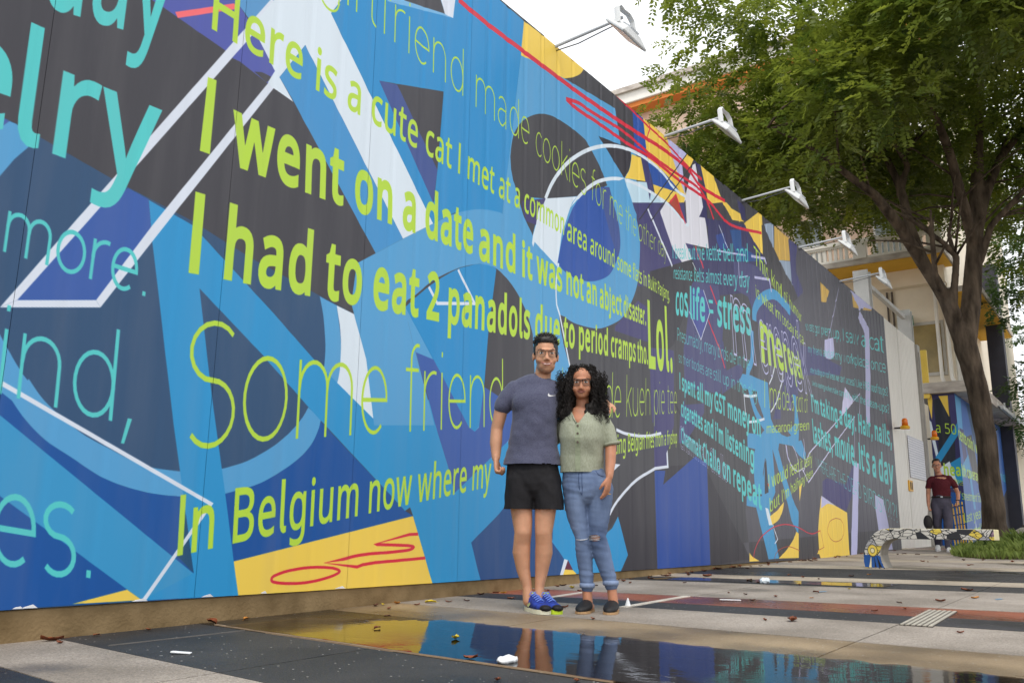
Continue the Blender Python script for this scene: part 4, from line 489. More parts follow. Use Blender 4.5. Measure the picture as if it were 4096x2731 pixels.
FALLEN=[(2.163, 4.276, 0.1, 'b'), (3.022, 4.201, 0.102, 'b'), (3.245, 4.267, 0.064, 'o'), (2.376, 4.24, 0.034, 'b'), (2.648, 4.272, 0.026, 'b'), (2.139, 4.045, 0.034, 'b'), (4.27, 4.219, 0.058, 'b'), (4.474, 4.198, 0.071, 'o'), (4.34, 4.198, 0.02, 'y'), (4.485, 3.993, 0.046, 'b'), (4.659, 4.027, 0.082, 'y'), (4.779, 3.968, 0.038, 'b'), (4.919, 3.92, 0.031, 'b'), (4.185, 3.963, 0.048, 'b'), (3.819, 3.627, 0.04, 'b'), (5.394, 4.202, 0.057, 'b'), (5.636, 4.127, 0.035, 'y'), (5.258, 3.785, 0.058, 'b'), (3.34, 2.726, 0.071, 'y'), (4.962, 3.145, 0.062, 'b'), (6.018, 3.963, 0.052, 'b'), (6.46, 4.163, 0.056, 'b'), (6.566, 4.17, 0.065, 'b'), (6.405, 3.979, 0.084, 'y'), (6.153, 3.739, 0.06, 'b'), (6.759, 3.948, 0.057, 'b'), (6.882, 3.937, 0.044, 'b'), (7.243, 3.879, 0.059, 'b'), (7.735, 4.127, 0.044, 'b'), (8.399, 4.051, 0.077, 'b'), (2.618, 1.937, 0.036, 'b'), (2.779, 1.708, 0.036, 'b'), (3.39, 3.288, 0.052, 'b'), (2.921, 2.299, 0.061, 'b'), (4.512, 2.662, 0.043, 'b'), (8.398, 4.057, 0.067, 'b'), (8.666, 3.95, 0.078, 'b'), (8.626, 3.729, 0.118, 'b'), (7.598, 3.505, 0.046, 'b'), (8.316, 3.164, 0.082, 'b'), (8.077, 2.99, 0.046, 'b'), (9.371, 3.128, 0.053, 'b'), (9.154, 2.917, 0.066, 'b'), (8.966, 2.701, 0.049, 'b'), (9.664, 2.572, 0.063, 'b'), (8.094, 2.612, 0.032, 'b'), (7.857, 2.114, 0.055, 'y'), (6.74, 2.601, 0.051, 'b'), (6.698, 2.348, 0.061, 'b'), (7.295, 2.226, 0.064, 'b'), (6.74, 2.092, 0.019, 'o'), (6.272, 2.369, 0.047, 'b'), (5.097, 1.856, 0.04, 'b'), (5.167, 1.72, 0.106, 'b'), (7.096, 1.276, 0.076, 'b'), (7.562, 1.12, 0.064, 'o'), (6.327, 1.358, 0.066, 'b'), (6.066, 1.485, 0.019, 'b'), (6.763, 1.486, 0.028, 'b'), (5.18, 0.85, 0.031, 'b'), (8.347, 1.291, 0.092, 'b'), (16.558, 3.601, 0.096, 'b'), (16.832, 3.333, 0.079, 'b'), (13.837, 2.61, 0.05, 'b'), (14.811, 2.296, 0.098, 'b'), (14.759, 1.652, 0.094, 'b'), (13.685, 4.334, 0.084, 'b'), (13.255, 4.035, 0.081, 'b'), (9.957, 4.271, 0.119, 'b'), (10.621, 4.218, 0.124, 'b'), (11.651, 4.379, 0.135, 'b'), (10.43, 4.265, 0.092, 'b'), (13.361, 1.979, 0.054, 'b'), (6.768, 2.749, 0.04, 'b'), (10.082, 2.499, 0.043, 'o'), (15.93, 2.878, 0.066, 'b'), (16.389, 4.446, 0.089, 'b')]
LIMBS=[([(20.52, 2.55, 0.27), (20.52, 2.55, 0.81), (20.52, 2.55, 1.52), (20.52, 2.55, 2.6), (20.49, 2.6, 3.62), (20.38, 2.74, 4.47), (20.38, 2.74, 4.85)], [0.3, 0.235, 0.215, 0.21, 0.21, 0.235, 0.22]), ([(20.4, 2.71, 4.18), (20.08, 2.99, 5.5), (19.6, 3.31, 6.31), (19.03, 3.59, 6.98), (18.43, 3.9, 7.55), (17.76, 4.32, 7.95), (16.99, 4.87, 8.43), (16.23, 5.41, 8.66)], [0.16, 0.15, 0.135, 0.12, 0.1, 0.075, 0.045, 0.02]), ([(19.77, 3.25, 6.15), (19.82, 3.53, 7.21), (20.06, 3.7, 8.25), (20.2, 4.01, 9.24), (20.29, 4.4, 10.26), (20.31, 4.89, 11.45)], [0.12, 0.11, 0.095, 0.075, 0.055, 0.02]), ([(20.04, 3.73, 8.04), (20.08, 3.51, 8.74), (19.68, 3.71, 9.28), (19.16, 3.91, 9.87)], [0.08, 0.07, 0.05, 0.03]), ([(20.39, 2.73, 4.56), (20.66, 2.53, 5.86), (20.88, 2.4, 7.1), (21.08, 2.29, 8.28), (21.42, 2.16, 9.77), (21.75, 2.04, 11.22), (22.17, 1.98, 12.8)], [0.22, 0.2, 0.175, 0.14, 0.11, 0.08, 0.05]), ([(20.74, 2.42, 6.86), (20.32, 2.48, 7.56), (19.89, 2.57, 8.55), (19.28, 2.73, 9.37), (18.5, 2.96, 10.01)], [0.13, 0.115, 0.1, 0.08, 0.04]), ([(20.78, 2.37, 7.06), (21.06, 2.15, 7.98), (21.54, 1.82, 9.02), (22.19, 1.27, 9.95), (23.13, 0.48, 11.13)], [0.12, 0.11, 0.09, 0.075, 0.04]), ([(20.79, 2.35, 6.46), (20.63, 2.06, 7.16), (20.63, 1.37, 7.82), (20.75, 0.53, 8.36)], [0.085, 0.075, 0.06, 0.03]), ([(20.29, 2.78, 4.84), (19.96, 2.82, 5.35), (19.81, 2.68, 6.35), (19.46, 2.82, 6.57), (18.78, 3.25, 6.94), (17.99, 3.66, 7.16)], [0.1, 0.085, 0.075, 0.06, 0.05, 0.02]), ([(19.92, 2.7, 6.29), (19.98, 2.79, 6.91), (20.18, 2.68, 7.65)], [0.06, 0.05, 0.03]), ([(20.05, 3.03, 5.5), (19.54, 3.06, 5.86), (19.2, 3.01, 6.53), (18.78, 2.92, 7.15)], [0.07, 0.065, 0.06, 0.03])]

def _dec(s): return [tuple(map(int,p.split(','))) for p in s.split()]
GLY={k:(a,[np.array(_dec(q),float) for q in c.split('/')]) for k,(a,c) in GLYPHS.items()}
def make_image(name,art,txt,U0,U1,V0,V1,res,base):
    W=int((U1-U0)/res); H=int((V1-V0)/res); img=np.ones((H,W,4),np.float32); img[...,:3]=np.array(base)/255
    tox=lambda p:(np.asarray(p,float)-(U0,V0))/res
    for k,c,pts,wd in art:
        p=_dec(pts) if isinstance(pts,str) else pts
        if k=='f': paint(img,[tox(p)],PAL[c])
        else: paint(img,[tox(s) for s in stroke(p,wd)],PAL[c])
    for t,c,st,q,ref in txt: draw_text(img,t,st,_dec(q) if isinstance(q,str) else q,ref,PAL[c],GLY,tox)
    im=bpy.data.images.new(name,W,H); im.pixels.foreach_set(img.ravel()); im.update(); return im
def print_mat(name,im,rough=.42):
    m=bpy.data.materials.new(name); m.use_nodes=True; n=m.node_tree.nodes; l=m.node_tree.links; b=n['Principled BSDF']
    t=n.new('ShaderNodeTexImage'); t.image=im; t.extension='EXTEND'
    # faint dust and weathering on the vinyl
    tc=n.new('ShaderNodeTexCoord'); mp=n.new('ShaderNodeMapping'); mp.inputs['Scale'].default_value=(3,3,.35); l.new(tc.outputs['Object'],mp.inputs[0])
    ns=n.new('ShaderNodeTexNoise'); ns.inputs['Scale'].default_value=2.2; ns.inputs['Detail'].default_value=8; l.new(mp.outputs[0],ns.inputs[0])
    rp=n.new('ShaderNodeMapRange'); rp.inputs[1].default_value=.45; rp.inputs[2].default_value=.8; rp.inputs[3].default_value=0; rp.inputs[4].default_value=.09; l.new(ns.outputs[0],rp.inputs[0])
    mxx=n.new('ShaderNodeMixRGB'); mxx.inputs[2].default_value=(.33,.32,.32,1); l.new(rp.outputs[0],mxx.inputs[0]); l.new(t.outputs[0],mxx.inputs[1]); l.new(mxx.outputs[0],b.inputs['Base Color'])
    n2=n.new('ShaderNodeTexNoise'); n2.inputs['Scale'].default_value=1.3; l.new(mp.outputs[0],n2.inputs[0])
    r3=n.new('ShaderNodeMapRange'); r3.inputs[3].default_value=rough-.06; r3.inputs[4].default_value=rough+.08; l.new(n2.outputs[0],r3.inputs[0]); l.new(r3.outputs[0],b.inputs['Roughness'])
    b.inputs['Specular IOR Level'].default_value=.36
    return m

# ------------------------------------------------------------------ ground and pavement
M_ground=mat('earth',(120,112,100),.9,.2,.2,3,.004)
g=MB(); g.add([(-60,-80,gz(-60)-.05),(400,-80,gz(400)-.05-3.4),(400,200,gz(400)-.05-3.4),(-60,200,gz(-60)-.05)],[(0,1,2,3)])
tag(g.build('ground',M_ground),kind='structure')
pave=bpy.data.objects.new('pavement',None); S.collection.objects.link(pave); tag(pave,kind='structure')
def stone(name,col,col2,speck,rough,wet=0):
    """washed-aggregate concrete: blotches, pale and dark chips, damp patches that are darker and shinier"""
    if name in _M: return _M[name]
    m=bpy.data.materials.new(name); m.use_nodes=True; n=m.node_tree.nodes; l=m.node_tree.links; b=n['Principled BSDF']
    tc=n.new('ShaderNodeTexCoord'); 
    def ns(sc,det=5,st=None):
        t=n.new('ShaderNodeTexNoise'); t.inputs['Scale'].default_value=sc; t.inputs['Detail'].default_value=det; l.new(tc.outputs['Object'],t.inputs[0]); return t
    def ramp(t,a,b_,ca,cb):
        r=n.new('ShaderNodeValToRGB'); e=r.color_ramp.elements; e[0].position=a;e[1].position=b_; e[0].color=(*ca,1); e[1].color=(*cb,1); l.new(t.outputs[0],r.inputs[0]); return r
    base=ramp(ns(1.7,8),.35,.68,lin(col2),lin(col))
    v=n.new('ShaderNodeTexVoronoi'); v.inputs['Scale'].default_value=170; l.new(tc.outputs['Object'],v.inputs[0])
    chip=n.new('ShaderNodeValToRGB'); e=chip.color_ramp.elements; e[0].position=.0; e[0].color=(.5,.5,.5,1); e[1].position=1; e[1].color=(1.45,1.45,1.45,1)
    sp=n.new('ShaderNodeSeparateColor'); l.new(v.outputs['Color'],sp.inputs[0]); l.new(sp.outputs[0],chip.inputs[0])
    mu=n.new('ShaderNodeMixRGB'); mu.blend_type='MULTIPLY'; mu.inputs[0].default_value=speck; l.new(base.outputs[0],mu.inputs[1]); l.new(chip.outputs[0],mu.inputs[2])
    # rare pale chips
    v2=n.new('ShaderNodeTexVoronoi'); v2.inputs['Scale'].default_value=48; l.new(tc.outputs['Object'],v2.inputs[0]); s2=n.new('ShaderNodeSeparateColor'); l.new(v2.outputs['Color'],s2.inputs[0])
    gt=n.new('ShaderNodeMath'); gt.operation='GREATER_THAN'; gt.inputs[1].default_value=.93; l.new(s2.outputs[1],gt.inputs[0])
    lt=n.new('ShaderNodeMath'); lt.operation='LESS_THAN'; lt.inputs[1].default_value=.22; l.new(v2.outputs['Distance'],lt.inputs[0])
    ml=n.new('ShaderNodeMath'); ml.operation='MULTIPLY'; l.new(gt.outputs[0],ml.inputs[0]); l.new(lt.outputs[0],ml.inputs[1])
    m2=n.new('ShaderNodeMixRGB'); m2.inputs[2].default_value=(.42,.4,.37,1); l.new(ml.outputs[0],m2.inputs[0]); l.new(mu.outputs[0],m2.inputs[1])
    # damp
    dn=ns(.9,6); dm=n.new('ShaderNodeMapRange'); dm.inputs[1].default_value=.62-.3*wet; dm.inputs[2].default_value=.72-.2*wet; l.new(dn.outputs[0],dm.inputs[0])
    m3=n.new('ShaderNodeMixRGB'); m3.blend_type='MULTIPLY'; m3.inputs[2].default_value=(.5,.48,.46,1); l.new(dm.outputs[0],m3.inputs[0]); l.new(m2.outputs[0],m3.inputs[1]); l.new(m3.outputs[0],b.inputs['Base Color'])
    rr=n.new('ShaderNodeMapRange'); rr.inputs[3].default_value=rough; rr.inputs[4].default_value=rough*.42; l.new(dm.outputs[0],rr.inputs[0]); l.new(rr.outputs[0],b.inputs['Roughness'])
    bp=n.new('ShaderNodeBump'); bp.inputs['Strength'].default_value=.8; bp.inputs['Distance'].default_value=.0025; l.new(v.outputs['Distance'],bp.inputs['Height']); l.new(bp.outputs[0],b.inputs['Normal'])
    b.inputs['Specular IOR Level'].default_value=.4; _M[name]=m; return m
st_grey=stone('stone_grey',(163,153,143),(130,121,111),.58,.75,.06); st_dark=stone('stone_dark',(64,62,62),(44,43,44),.5,.6,.25)
st_black=stone('stone_black',(58,57,60),(44,43,46),.5,.6,.2); st_tan=stone('stone_tan',(160,140,112),(128,110,86),.35,.5,.55); st_red=stone('stone_red',(156,92,68),(126,70,52),.26,.4,.6)
st_light=stone('stone_light',(180,168,150),(152,140,124),.42,.75,.1); st_wet=stone('stone_wet',(64,55,44),(46,40,33),.35,.4,.7)
# band edges: x at the hoarding (y=4.2) and x out at y=.5 (the bands are not quite square to the wall)
EDG=[(-1.6,-1.9,st_dark),(.3,.05,st_grey),(1.0,.7,st_dark),(1.74,1.45,st_grey),(2.22,1.95,st_dark),(2.99,2.77,st_wet),(3.93,3.85,st_tan),(4.53,4.50,st_grey),(5.2,5.5,st_black),(5.58,6.02,st_red),(6.16,6.67,st_grey),(7.68,8.45,st_dark),(8.3,9.25,st_light),(8.95,9.92,st_dark),(10.7,12.4,st_light),(11.5,13.3,st_grey),(13.0,15.0,st_light),(13.8,15.8,st_grey),(16.2,18.2,st_light),(17,19,st_grey),(19.4,21.4,st_light),(20.2,22.2,st_red),(21,23,st_grey),(24,26,st_light),(25,27,st_grey),(29,31,st_light),(30.2,32.2,st_grey),(36,38,st_light),(37.5,39.5,st_grey),(48,50,None)]
JY=[4.24,2.86,1.2,-.5,-2.2,-3.9,-5.6]
GAP=.004
for i in range(len(EDG)-1):
    a,b=EDG[i],EDG[i+1]; xa=lambda y:a[1]+(a[0]-a[1])*(y-.5)/3.7; xb=lambda y:b[1]+(b[0]-b[1])*(y-.5)/3.7
    jy=JY if i>=2 else JY
    for j in range(len(jy)-1):
        y1,y0=jy[j]-GAP,jy[j+1]+GAP; q=[(xa(y0)+GAP,y0),(xb(y0)-GAP,y0),(xb(y1)-GAP,y1),(xa(y1)+GAP,y1)]
        dz=random.uniform(-.0012,.0012); k=MB(); v=[(x,y,gz(x)+dz) for x,y in q]+[(x,y,gz(x)-.03) for x,y in q]
        k.add(v,[(0,1,2,3),(4,7,6,5),(0,4,5,1),(1,5,6,2),(2,6,7,3),(3,7,4,0)]); k.build('paving_slab',a[2],pave)
jb=MB(); jb.add([(-2,-5.6,gz(-2)-.014),(50,-5.6,gz(50)-.014),(50,4.24,gz(50)-.014),(-2,4.24,gz(-2)-.014)],[(0,1,2,3)]); jb.build('joint_bed',mat('joint_grit',(70,62,52),.9,.2,.3,30),pave)
# pale strips and thin painted lines let into the paving
M_strip=mat('pale_strip',(196,188,176),.7,.3,.2,9,.001)
def strip(pts,wd,h=.004,m=M_strip,name='pale_strip'):
    k=MB()
    for (x0,y0),(x1,y1) in zip(pts[:-1],pts[1:]):
        t=Vector((x1-x0,y1-y0)).normalized(); nn=Vector((-t.y,t.x))*wd/2
        c=[(x0-nn.x,y0-nn.y),(x1-nn.x,y1-nn.y),(x1+nn.x,y1+nn.y),(x0+nn.x,y0+nn.y)]
        k.add([(x,y,gz(x)+h) for x,y in c]+[(x,y,gz(x)-.01) for x,y in c],[(0,1,2,3),(0,4,5,1),(1,5,6,2),(2,6,7,3),(3,7,4,0)])
    return k.build(name,m,pave)
strip([(5.25,2.87),(6.32,2.90)],.055); strip([(5.4,3.63),(6.2,3.70)],.05); strip([(2.24,3.82),(2.95,3.79)],.007,.0035,mat('dull_joint',(104,100,96),.7,.3,.2,12)); strip([(2.93,3.0),(2.86,1.6)],.02,.005,mat('tan_edge',(150,128,104),.6,.3,.2,12)); strip([(2.93,3.0),(3.0,4.1)],.02,.005,_M['tan_edge'])
# drainage grate in the walk
M_gr=mat('grate_concrete',(168,162,150),.7,.3,.2,20,.001)
gr=thing('drain_grate','pale slotted concrete drain cover crossing the black and red bands','drain cover',(5.87,1.12,gz(5.87)))
k=MB(); k.box((-.5,-.085,-.02),(.5,.085,.004)); k.build('slab',mat('grate_slot',(70,64,58),.9),gr)
for i in range(6):
    k=MB(); y=-.072+i*.029; k.box((-.5,y-.009,.0),(.5,y+.009,.008)); k.build('bar',M_gr,gr)
gr.rotation_euler=(0,-math.atan(GX),R(2))
# standing water
def water(name,poly,h=.0065):
    m=_M.get('water')
    if not m:
        m=bpy.data.materials.new('water'); m.use_nodes=True; n=m.node_tree.nodes; l=m.node_tree.links; n.remove(n['Principled BSDF'])
        tr=n.new('ShaderNodeBsdfTransparent'); tr.inputs[0].default_value=(.42,.37,.32,1); gl=n.new('ShaderNodeBsdfGlossy'); gl.inputs['Color'].default_value=(1,1,1,1)
        tc=n.new('ShaderNodeTexCoord'); ns=n.new('ShaderNodeTexNoise'); ns.inputs['Scale'].default_value=9; ns.inputs['Detail'].default_value=3; mp=n.new('ShaderNodeMapping'); mp.inputs['Scale'].default_value=(1.,.45,1); l.new(tc.outputs['Object'],mp.inputs[0]); l.new(mp.outputs[0],ns.inputs[0])
        big=n.new('ShaderNodeTexNoise'); big.inputs['Scale'].default_value=1.1; big.inputs['Detail'].default_value=6; l.new(tc.outputs['Object'],big.inputs[0])
        mr=n.new('ShaderNodeMapRange'); mr.inputs[1].default_value=.5; mr.inputs[2].default_value=.68; mr.inputs[3].default_value=.03; mr.inputs[4].default_value=.17; l.new(big.outputs[0],mr.inputs[0]); l.new(mr.outputs[0],gl.inputs['Roughness'])
        bp=n.new('ShaderNodeBump'); bp.inputs['Strength'].default_value=.35; bp.inputs['Distance'].default_value=.003; l.new(ns.outputs[0],bp.inputs['Height'])
        fr=n.new('ShaderNodeFresnel'); fr.inputs[0].default_value=1.37; l.new(bp.outputs[0],fr.inputs['Normal']); l.new(bp.outputs[0],gl.inputs['Normal'])
        ms=n.new('ShaderNodeMixShader'); l.new(fr.outputs[0],ms.inputs[0]); l.new(tr.outputs[0],ms.inputs[1]); l.new(gl.outputs[0],ms.inputs[2]); l.new(ms.outputs[0],n['Material Output'].inputs[0]); _M['water']=m
    k=MB(); k.add([(x,y,gz(x)+h) for x,y in poly],[tuple(range(len(poly)))]); return tag(k.build(name,m),kind='structure')
def rough_edge(a,b,n,amp):
    o=[]
    for i in range(n):
        t=i/n; x=a[0]+(b[0]-a[0])*t; y=a[1]+(b[1]-a[1])*t; q=noise.noise(Vector((x*9+y*7,y*5,3.3)))*amp+noise.noise(Vector((y*31,x*17,1.3)))*amp*.55; o.append((x+q,y))
    return o
water('puddle',rough_edge((2.99,4.0),(2.845,1.5),24,.01)+rough_edge((2.845,1.5),(2.68,-1.2),24,.02)+[(3.8,-1.2)]+rough_edge((3.84,-1.2),(3.84,.9),60,.06)+rough_edge((3.86,.9),(3.90,3.3),80,.05)+rough_edge((3.90,3.3),(3.5,4.0),40,.16))
0 and water('wet_film',rough_edge((5.80,3.1),(6.02,1.2),20,.03)+rough_edge((6.60,1.2),(6.28,2.9),20,.03),.005)
water('wet_film',rough_edge((7.86,4.0),(8.3,1.9),50,.05)+rough_edge((8.75,1.9),(8.3,4.0),50,.06),.005)
# ------------------------------------------------------------------ hoarding
U0,U1,V0,V1=1200,19840,0,5400
im=make_image('mural_print',ART,TXT,U0,U1,V0,V1,4.,PAL['ink']); M_mural=print_mat('printed_vinyl',im)
hoard=thing('hoarding','long tall hoarding of ribbed panels printed with blue abstract letters and lime sentences','hoarding',(0,D,0))
H0,H1=.1715,5.244
PITCH_R=.28; NP=4; PW=PITCH_R*NP
def ribbed_panel(x0,x1,z0,z1,depth,m,uvbox,parent,name='panel',seed=0):
    prof=[]; x=x0; rn=random.Random(seed)
    while x<x1-1e-6:
        xe=min(x+PITCH_R,x1); gw=.035
        prof+= [(x,0),(x+.05,rn.uniform(-.001,.001)),(xe-.10,rn.uniform(-.001,.001)),(xe-.072,depth*.3),(xe-.05,depth*.9),(xe-.04,depth),(xe-.03,depth*.9),(xe-.012,depth*.3)] if xe-x>.14 else [(x,0)]
        x=xe
    prof.append((x1,0)); rows=[z0,z0+(z1-z0)*.35,z0+(z1-z0)*.7,z1]
    v=[];f=[];n=len(prof)
    for r,z in enumerate(rows):
        amp=(.55,.5,.9,1.7)[r]
        for px_,py in prof: v.append((px_,py*amp,z+(rn.uniform(-.006,.006) if r in(0,3) and 0 else 0)))
    for r in range(3):
        for i in range(n-1): f.append((r*n+i,r*n+i+1,(r+1)*n+i+1,(r+1)*n+i))
    k=MB().add(v,f); back=len(k.v)
    # thin steel edge and back face
    k.add([(x0,.03,z0),(x1,.03,z0),(x1,.03,z1),(x0,.03,z1)],[(0,3,2,1)]); k.add([(x0,0,z1),(x1,0,z1),(x1,.03,z1),(x0,.03,z1)],[(0,1,2,3)]); k.add([(x0,0,z0),(x1,0,z0),(x1,.03,z0),(x0,.03,z0)],[(3,2,1,0)])
    o=k.build(name,m,parent); me=o.data; uv=me.uv_layers.new(name='uv')
    co=np.empty(len(me.vertices)*3); me.vertices.foreach_get('co',co); co=co.reshape(-1,3); li=np.empty(len(me.loops),int); me.loops.foreach_get('vertex_index',li)
    c=co[li]; q=np.stack([(c[:,0]*1000-uvbox[0])/(uvbox[1]-uvbox[0]),(c[:,2]*1000-uvbox[2])/(uvbox[3]-uvbox[2])],1); uv.data.foreach_set('uv',q.astype(np.float32).ravel())
    return o
x=.7; i=0
while x<19.83:
    xe=min(x+PW,19.84); ribbed_panel(x+.0012,xe-.0012,H0,H1+random.uniform(-.012,.012),.0035 if x<11 else .0065,M_mural,(U0,U1,V0,V1),hoard,seed=i); x=xe; i+=1
M_post=mat('galvanised',(150,152,155),.5,.5,.12,6,metal=.3)
for i in range(8):
    px_=.9+i*2.6; k=MB(); k.box((px_-.05,.05,.1),(px_+.05,.17,5.0)); k.build('back_post',M_post,hoard)
# torn vinyl edge bits along the foot
for xx in (2.02,2.07,2.62,3.02,3.4,4.0):
    k=MB(); w_=random.uniform(.02,.05); k.add([(xx-w_,-.004,H0+.004),(xx+w_,-.004,H0+.002),(xx+w_*.4,-.004,H0+random.uniform(.012,.02)),(xx-w_*.5,-.003,H0+.01)],[(0,1,2,3)]); k.build('torn_edge',mat('vinyl_backing',(225,225,228),.6),hoard)
# concrete footing, flush under the panels; the walk climbs past it
M_plinth=mat('footing_concrete',(150,127,92),.85,.25,.3,5,.004,60,col2=(112,92,62),detail=9)
fo=tag(MB().box((-1,D+.012,-.1),(23.2,D+.3,H0-.002)).build('footing',M_plinth,bevel=.012),'low brown concrete footing running under the printed hoarding','footing')
# ------------------------------------------------------------------ floodlights on arms
M_white=mat('white_metal',(206,208,208),.45,.5,.05,6); M_grey=mat('lamp_grey',(178,182,186),.45,.5,.08,6,metal=.2); M_lens=mat('lamp_glass',(205,212,214),.12,.6,.03,4)
def floodlight(u,label):
    t=thing('floodlight',label,'floodlight',(u,D,H1),0,'floodlights on arms along the hoarding top')
    a=(0,.06,-.22); tip=Vector((0,-.75,.03))
    MB().tube([(0,.06,-.3),(0,.06,-.02),tip],[.016]*3,8).build('arm',M_grey,t,smooth=True)
    MB().tube([(0.02,.05,-.05),(.02,-.25,-.06),(.02,-.55,-.02),(.02,-.72,.0),(.03,-.80,-.1)],[.006]*5,6).build('cable',mat('cable_grey',(90,92,96),.6),t,smooth=True)
    # U bracket and tilted lamp body facing the print
    k=MB()
    for s in (-1,1): k.tube([(0,-.75,.10),(s*.09,-.76,.10),(s*.15,-.77,.05),(s*.17,-.79,-.12)],[(.028,.008)]*4,8,upv=(0,1,0))
    k.build('bracket',M_white,t)
    Mx=Matrix.Translation((0,-.80,-.15))@Matrix.Rotation(R(44),4,'X')
    k=MB(); top=[(-.225,-.125),(.225,-.125),(.225,.125),(-.225,.125)]; bot=[(-.12,-.06),(.12,-.06),(.12,.06),(-.12,.06)]
    v=[Mx@Vector((x,y,-.035)) for x,y in top]+[Mx@Vector((x,y,-.015)) for x,y in top]+[Mx@Vector((x,y,.04)) for x,y in bot]
    k.add(v,[(3,2,1,0),(0,1,5,4),(1,2,6,5),(2,3,7,6),(3,0,4,7),(4,5,9,8),(5,6,10,9),(6,7,11,10),(7,4,8,11),(8,9,10,11)]); k.build('housing',M_white,t,bevel=.006)
    k=MB(); k.add([Mx@Vector((x*.9,y*.88,-.037)) for x,y in top],[(3,2,1,0)]); k.build('glass',M_lens,t)
    for q in range(5):
        k=MB(); xx=-.07+q*.035; k.box((xx-.003,-.06,.035),(xx+.003,.06,.06),M=Mx); k.build('cooling_fin',M_grey,t)
    return t
f0=floodlight(6.5,'white floodlight on an arm, nearest and highest in view, clear against the sky')
for u,lab in ((8.92,'white floodlight on an arm over the yellow stripes of the print, by the tree tips'),(11.44,'white floodlight on an arm, third from the viewer, in front of leaves'),(13.99,'white floodlight on an arm in front of the white balcony balusters'),(16.4,'white floodlight on an arm, farthest one, just before the portal column')):
    c=link_copy(f0); c.location=(u,D,H1); c['label']=lab
# ------------------------------------------------------------------ white site gate beyond the print
M_gate=mat('gate_white',(238,234,226),.5,.4,.07,3,stretch=(6,6,.4))
gate=thing('site_gate','tall plain cream sheet metal gate between the two printed hoardings','gate',(0,D+.01,0))
for xa,xb in ((19.86,21.12),(21.14,23.02)):
    k=MB(); x=xa
    prof=[]
    while x<xb-1e-4:
        xe=min(x+.15,xb); prof+=[(x,0),(xe-.03,0),(xe-.02,.012),(xe-.01,.012)]; x=xe
    prof.append((xb,0)); n=len(prof); z0,z1=.27,5.24
    k.add([(a,b,z0) for a,b in prof]+[(a,b,z1) for a,b in prof],[(i,i+1,n+i+1,n+i) for i in range(n-1)]); k.box((xa,.02,z0),(xb,.05,z1)); k.build('gate_leaf',M_gate,gate)
M_yel=mat('yellow_plastic',(236,176,40),.4,.5,.06,8); M_blk=mat('black_rubber',(26,26,28),.6,.4)
k=MB(); k.box((20.98,-.03,1.5),(21.36,-.003,1.74)); la=k.build('latch_plate',M_yel,gate)
for q in (21.07,21.22):
    k=MB(); k.box((q,-.036,1.54),(q+.07,-.031,1.7)); k.build('slot',M_blk,la)
MB().box((23.03,-.06,gz(23)),(23.33,.2,5.2)).build('gate_post',mat('post_grey',(168,164,158),.55,.4,.1,4),gate,bevel=.01)
k=MB(); k.box((23.05,-.09,gz(23)),(23.1,-.061,5.0)); k.build('post_flange',_M['post_grey'],gate)
# notice of printed rows taped to the gate
nm=bpy.data.materials.new('notice_print'); nm.use_nodes=True; n=nm.node_tree.nodes; l=nm.node_tree.links
br=n.new('ShaderNodeTexBrick'); br.inputs['Scale'].default_value=1; br.inputs['Color1'].default_value=(.78,.78,.82,1); br.inputs['Color2'].default_value=(.72,.72,.77,1); br.inputs['Mortar'].default_value=(.46,.46,.53,1); br.inputs['Mortar Size'].default_value=.008; br.inputs['Brick Width'].default_value=.62; br.inputs['Row Height'].default_value=.055
tc=n.new('ShaderNodeTexCoord'); mp=n.new('ShaderNodeMapping'); mp.inputs['Rotation'].default_value=(R(90),0,0); l.new(tc.outputs['Object'],mp.inputs[0]); l.new(mp.outputs[0],br.inputs[0]); l.new(br.outputs[0],n['Principled BSDF'].inputs['Base Color'])
tag(MB().box((21.25,D-.012,1.82),(22.98,D-.004,2.77)).build('notice_sheet',nm),'white notice sheet of small printed rows on the cream gate','notice')
# amber beacons on brackets
M_amb=mat('amber_lens',(240,120,20),.2,.6,.05,5)
def beacon(loc,lab):
    t=thing('beacon_light',lab,'beacon',loc,0,'amber warning beacons on the hoarding')
    MB().tube([(0,.22,-.06),(0,0,-.06)],[.02,.02],8).build('bracket',mat('beacon_dark',(58,50,46),.6),t)
    MB().tube([(0,0,-.09),(0,0,-.05),(0,0,-.02)],[.09,.1,.085],14).build('base',M_yel,t,smooth=False)
    MB().tube([(0,0,-.02),(0,0,.1),(0,0,.14)],[.065,.06,.04],14).build('lens',M_amb,t,smooth=True); return t
b0=beacon((20.02,D-.22,2.86),'amber beacon where the printed panels end at the cream gate'); b1=link_copy(b0); b1.location=(23.4,D-.2,2.93); b1['label']='amber beacon on the grey gate post beside the small printed return wall'
# steel portal behind the gate
M_portal=mat('portal_white',(206,206,204),.5,.4,.1,3)
pt=thing('steel_portal','pale steel portal of two columns and a beam rising behind the hoarding end','portal frame',(0,4.62,0))
for px_ in (19.7,24.0):
    k=MB(); k.box((px_,-.16,.2),(px_+.05,.16,6.35)); k.box((px_+.25,-.16,.2),(px_+.30,.16,6.35)); k.box((px_+.05,-.03,.2),(px_+.25,.03,6.35)); k.build('column',M_portal,pt)
MB().box((20.0,-.05,6.1),(24.0,.05,6.2)).build('beam',M_portal,pt)
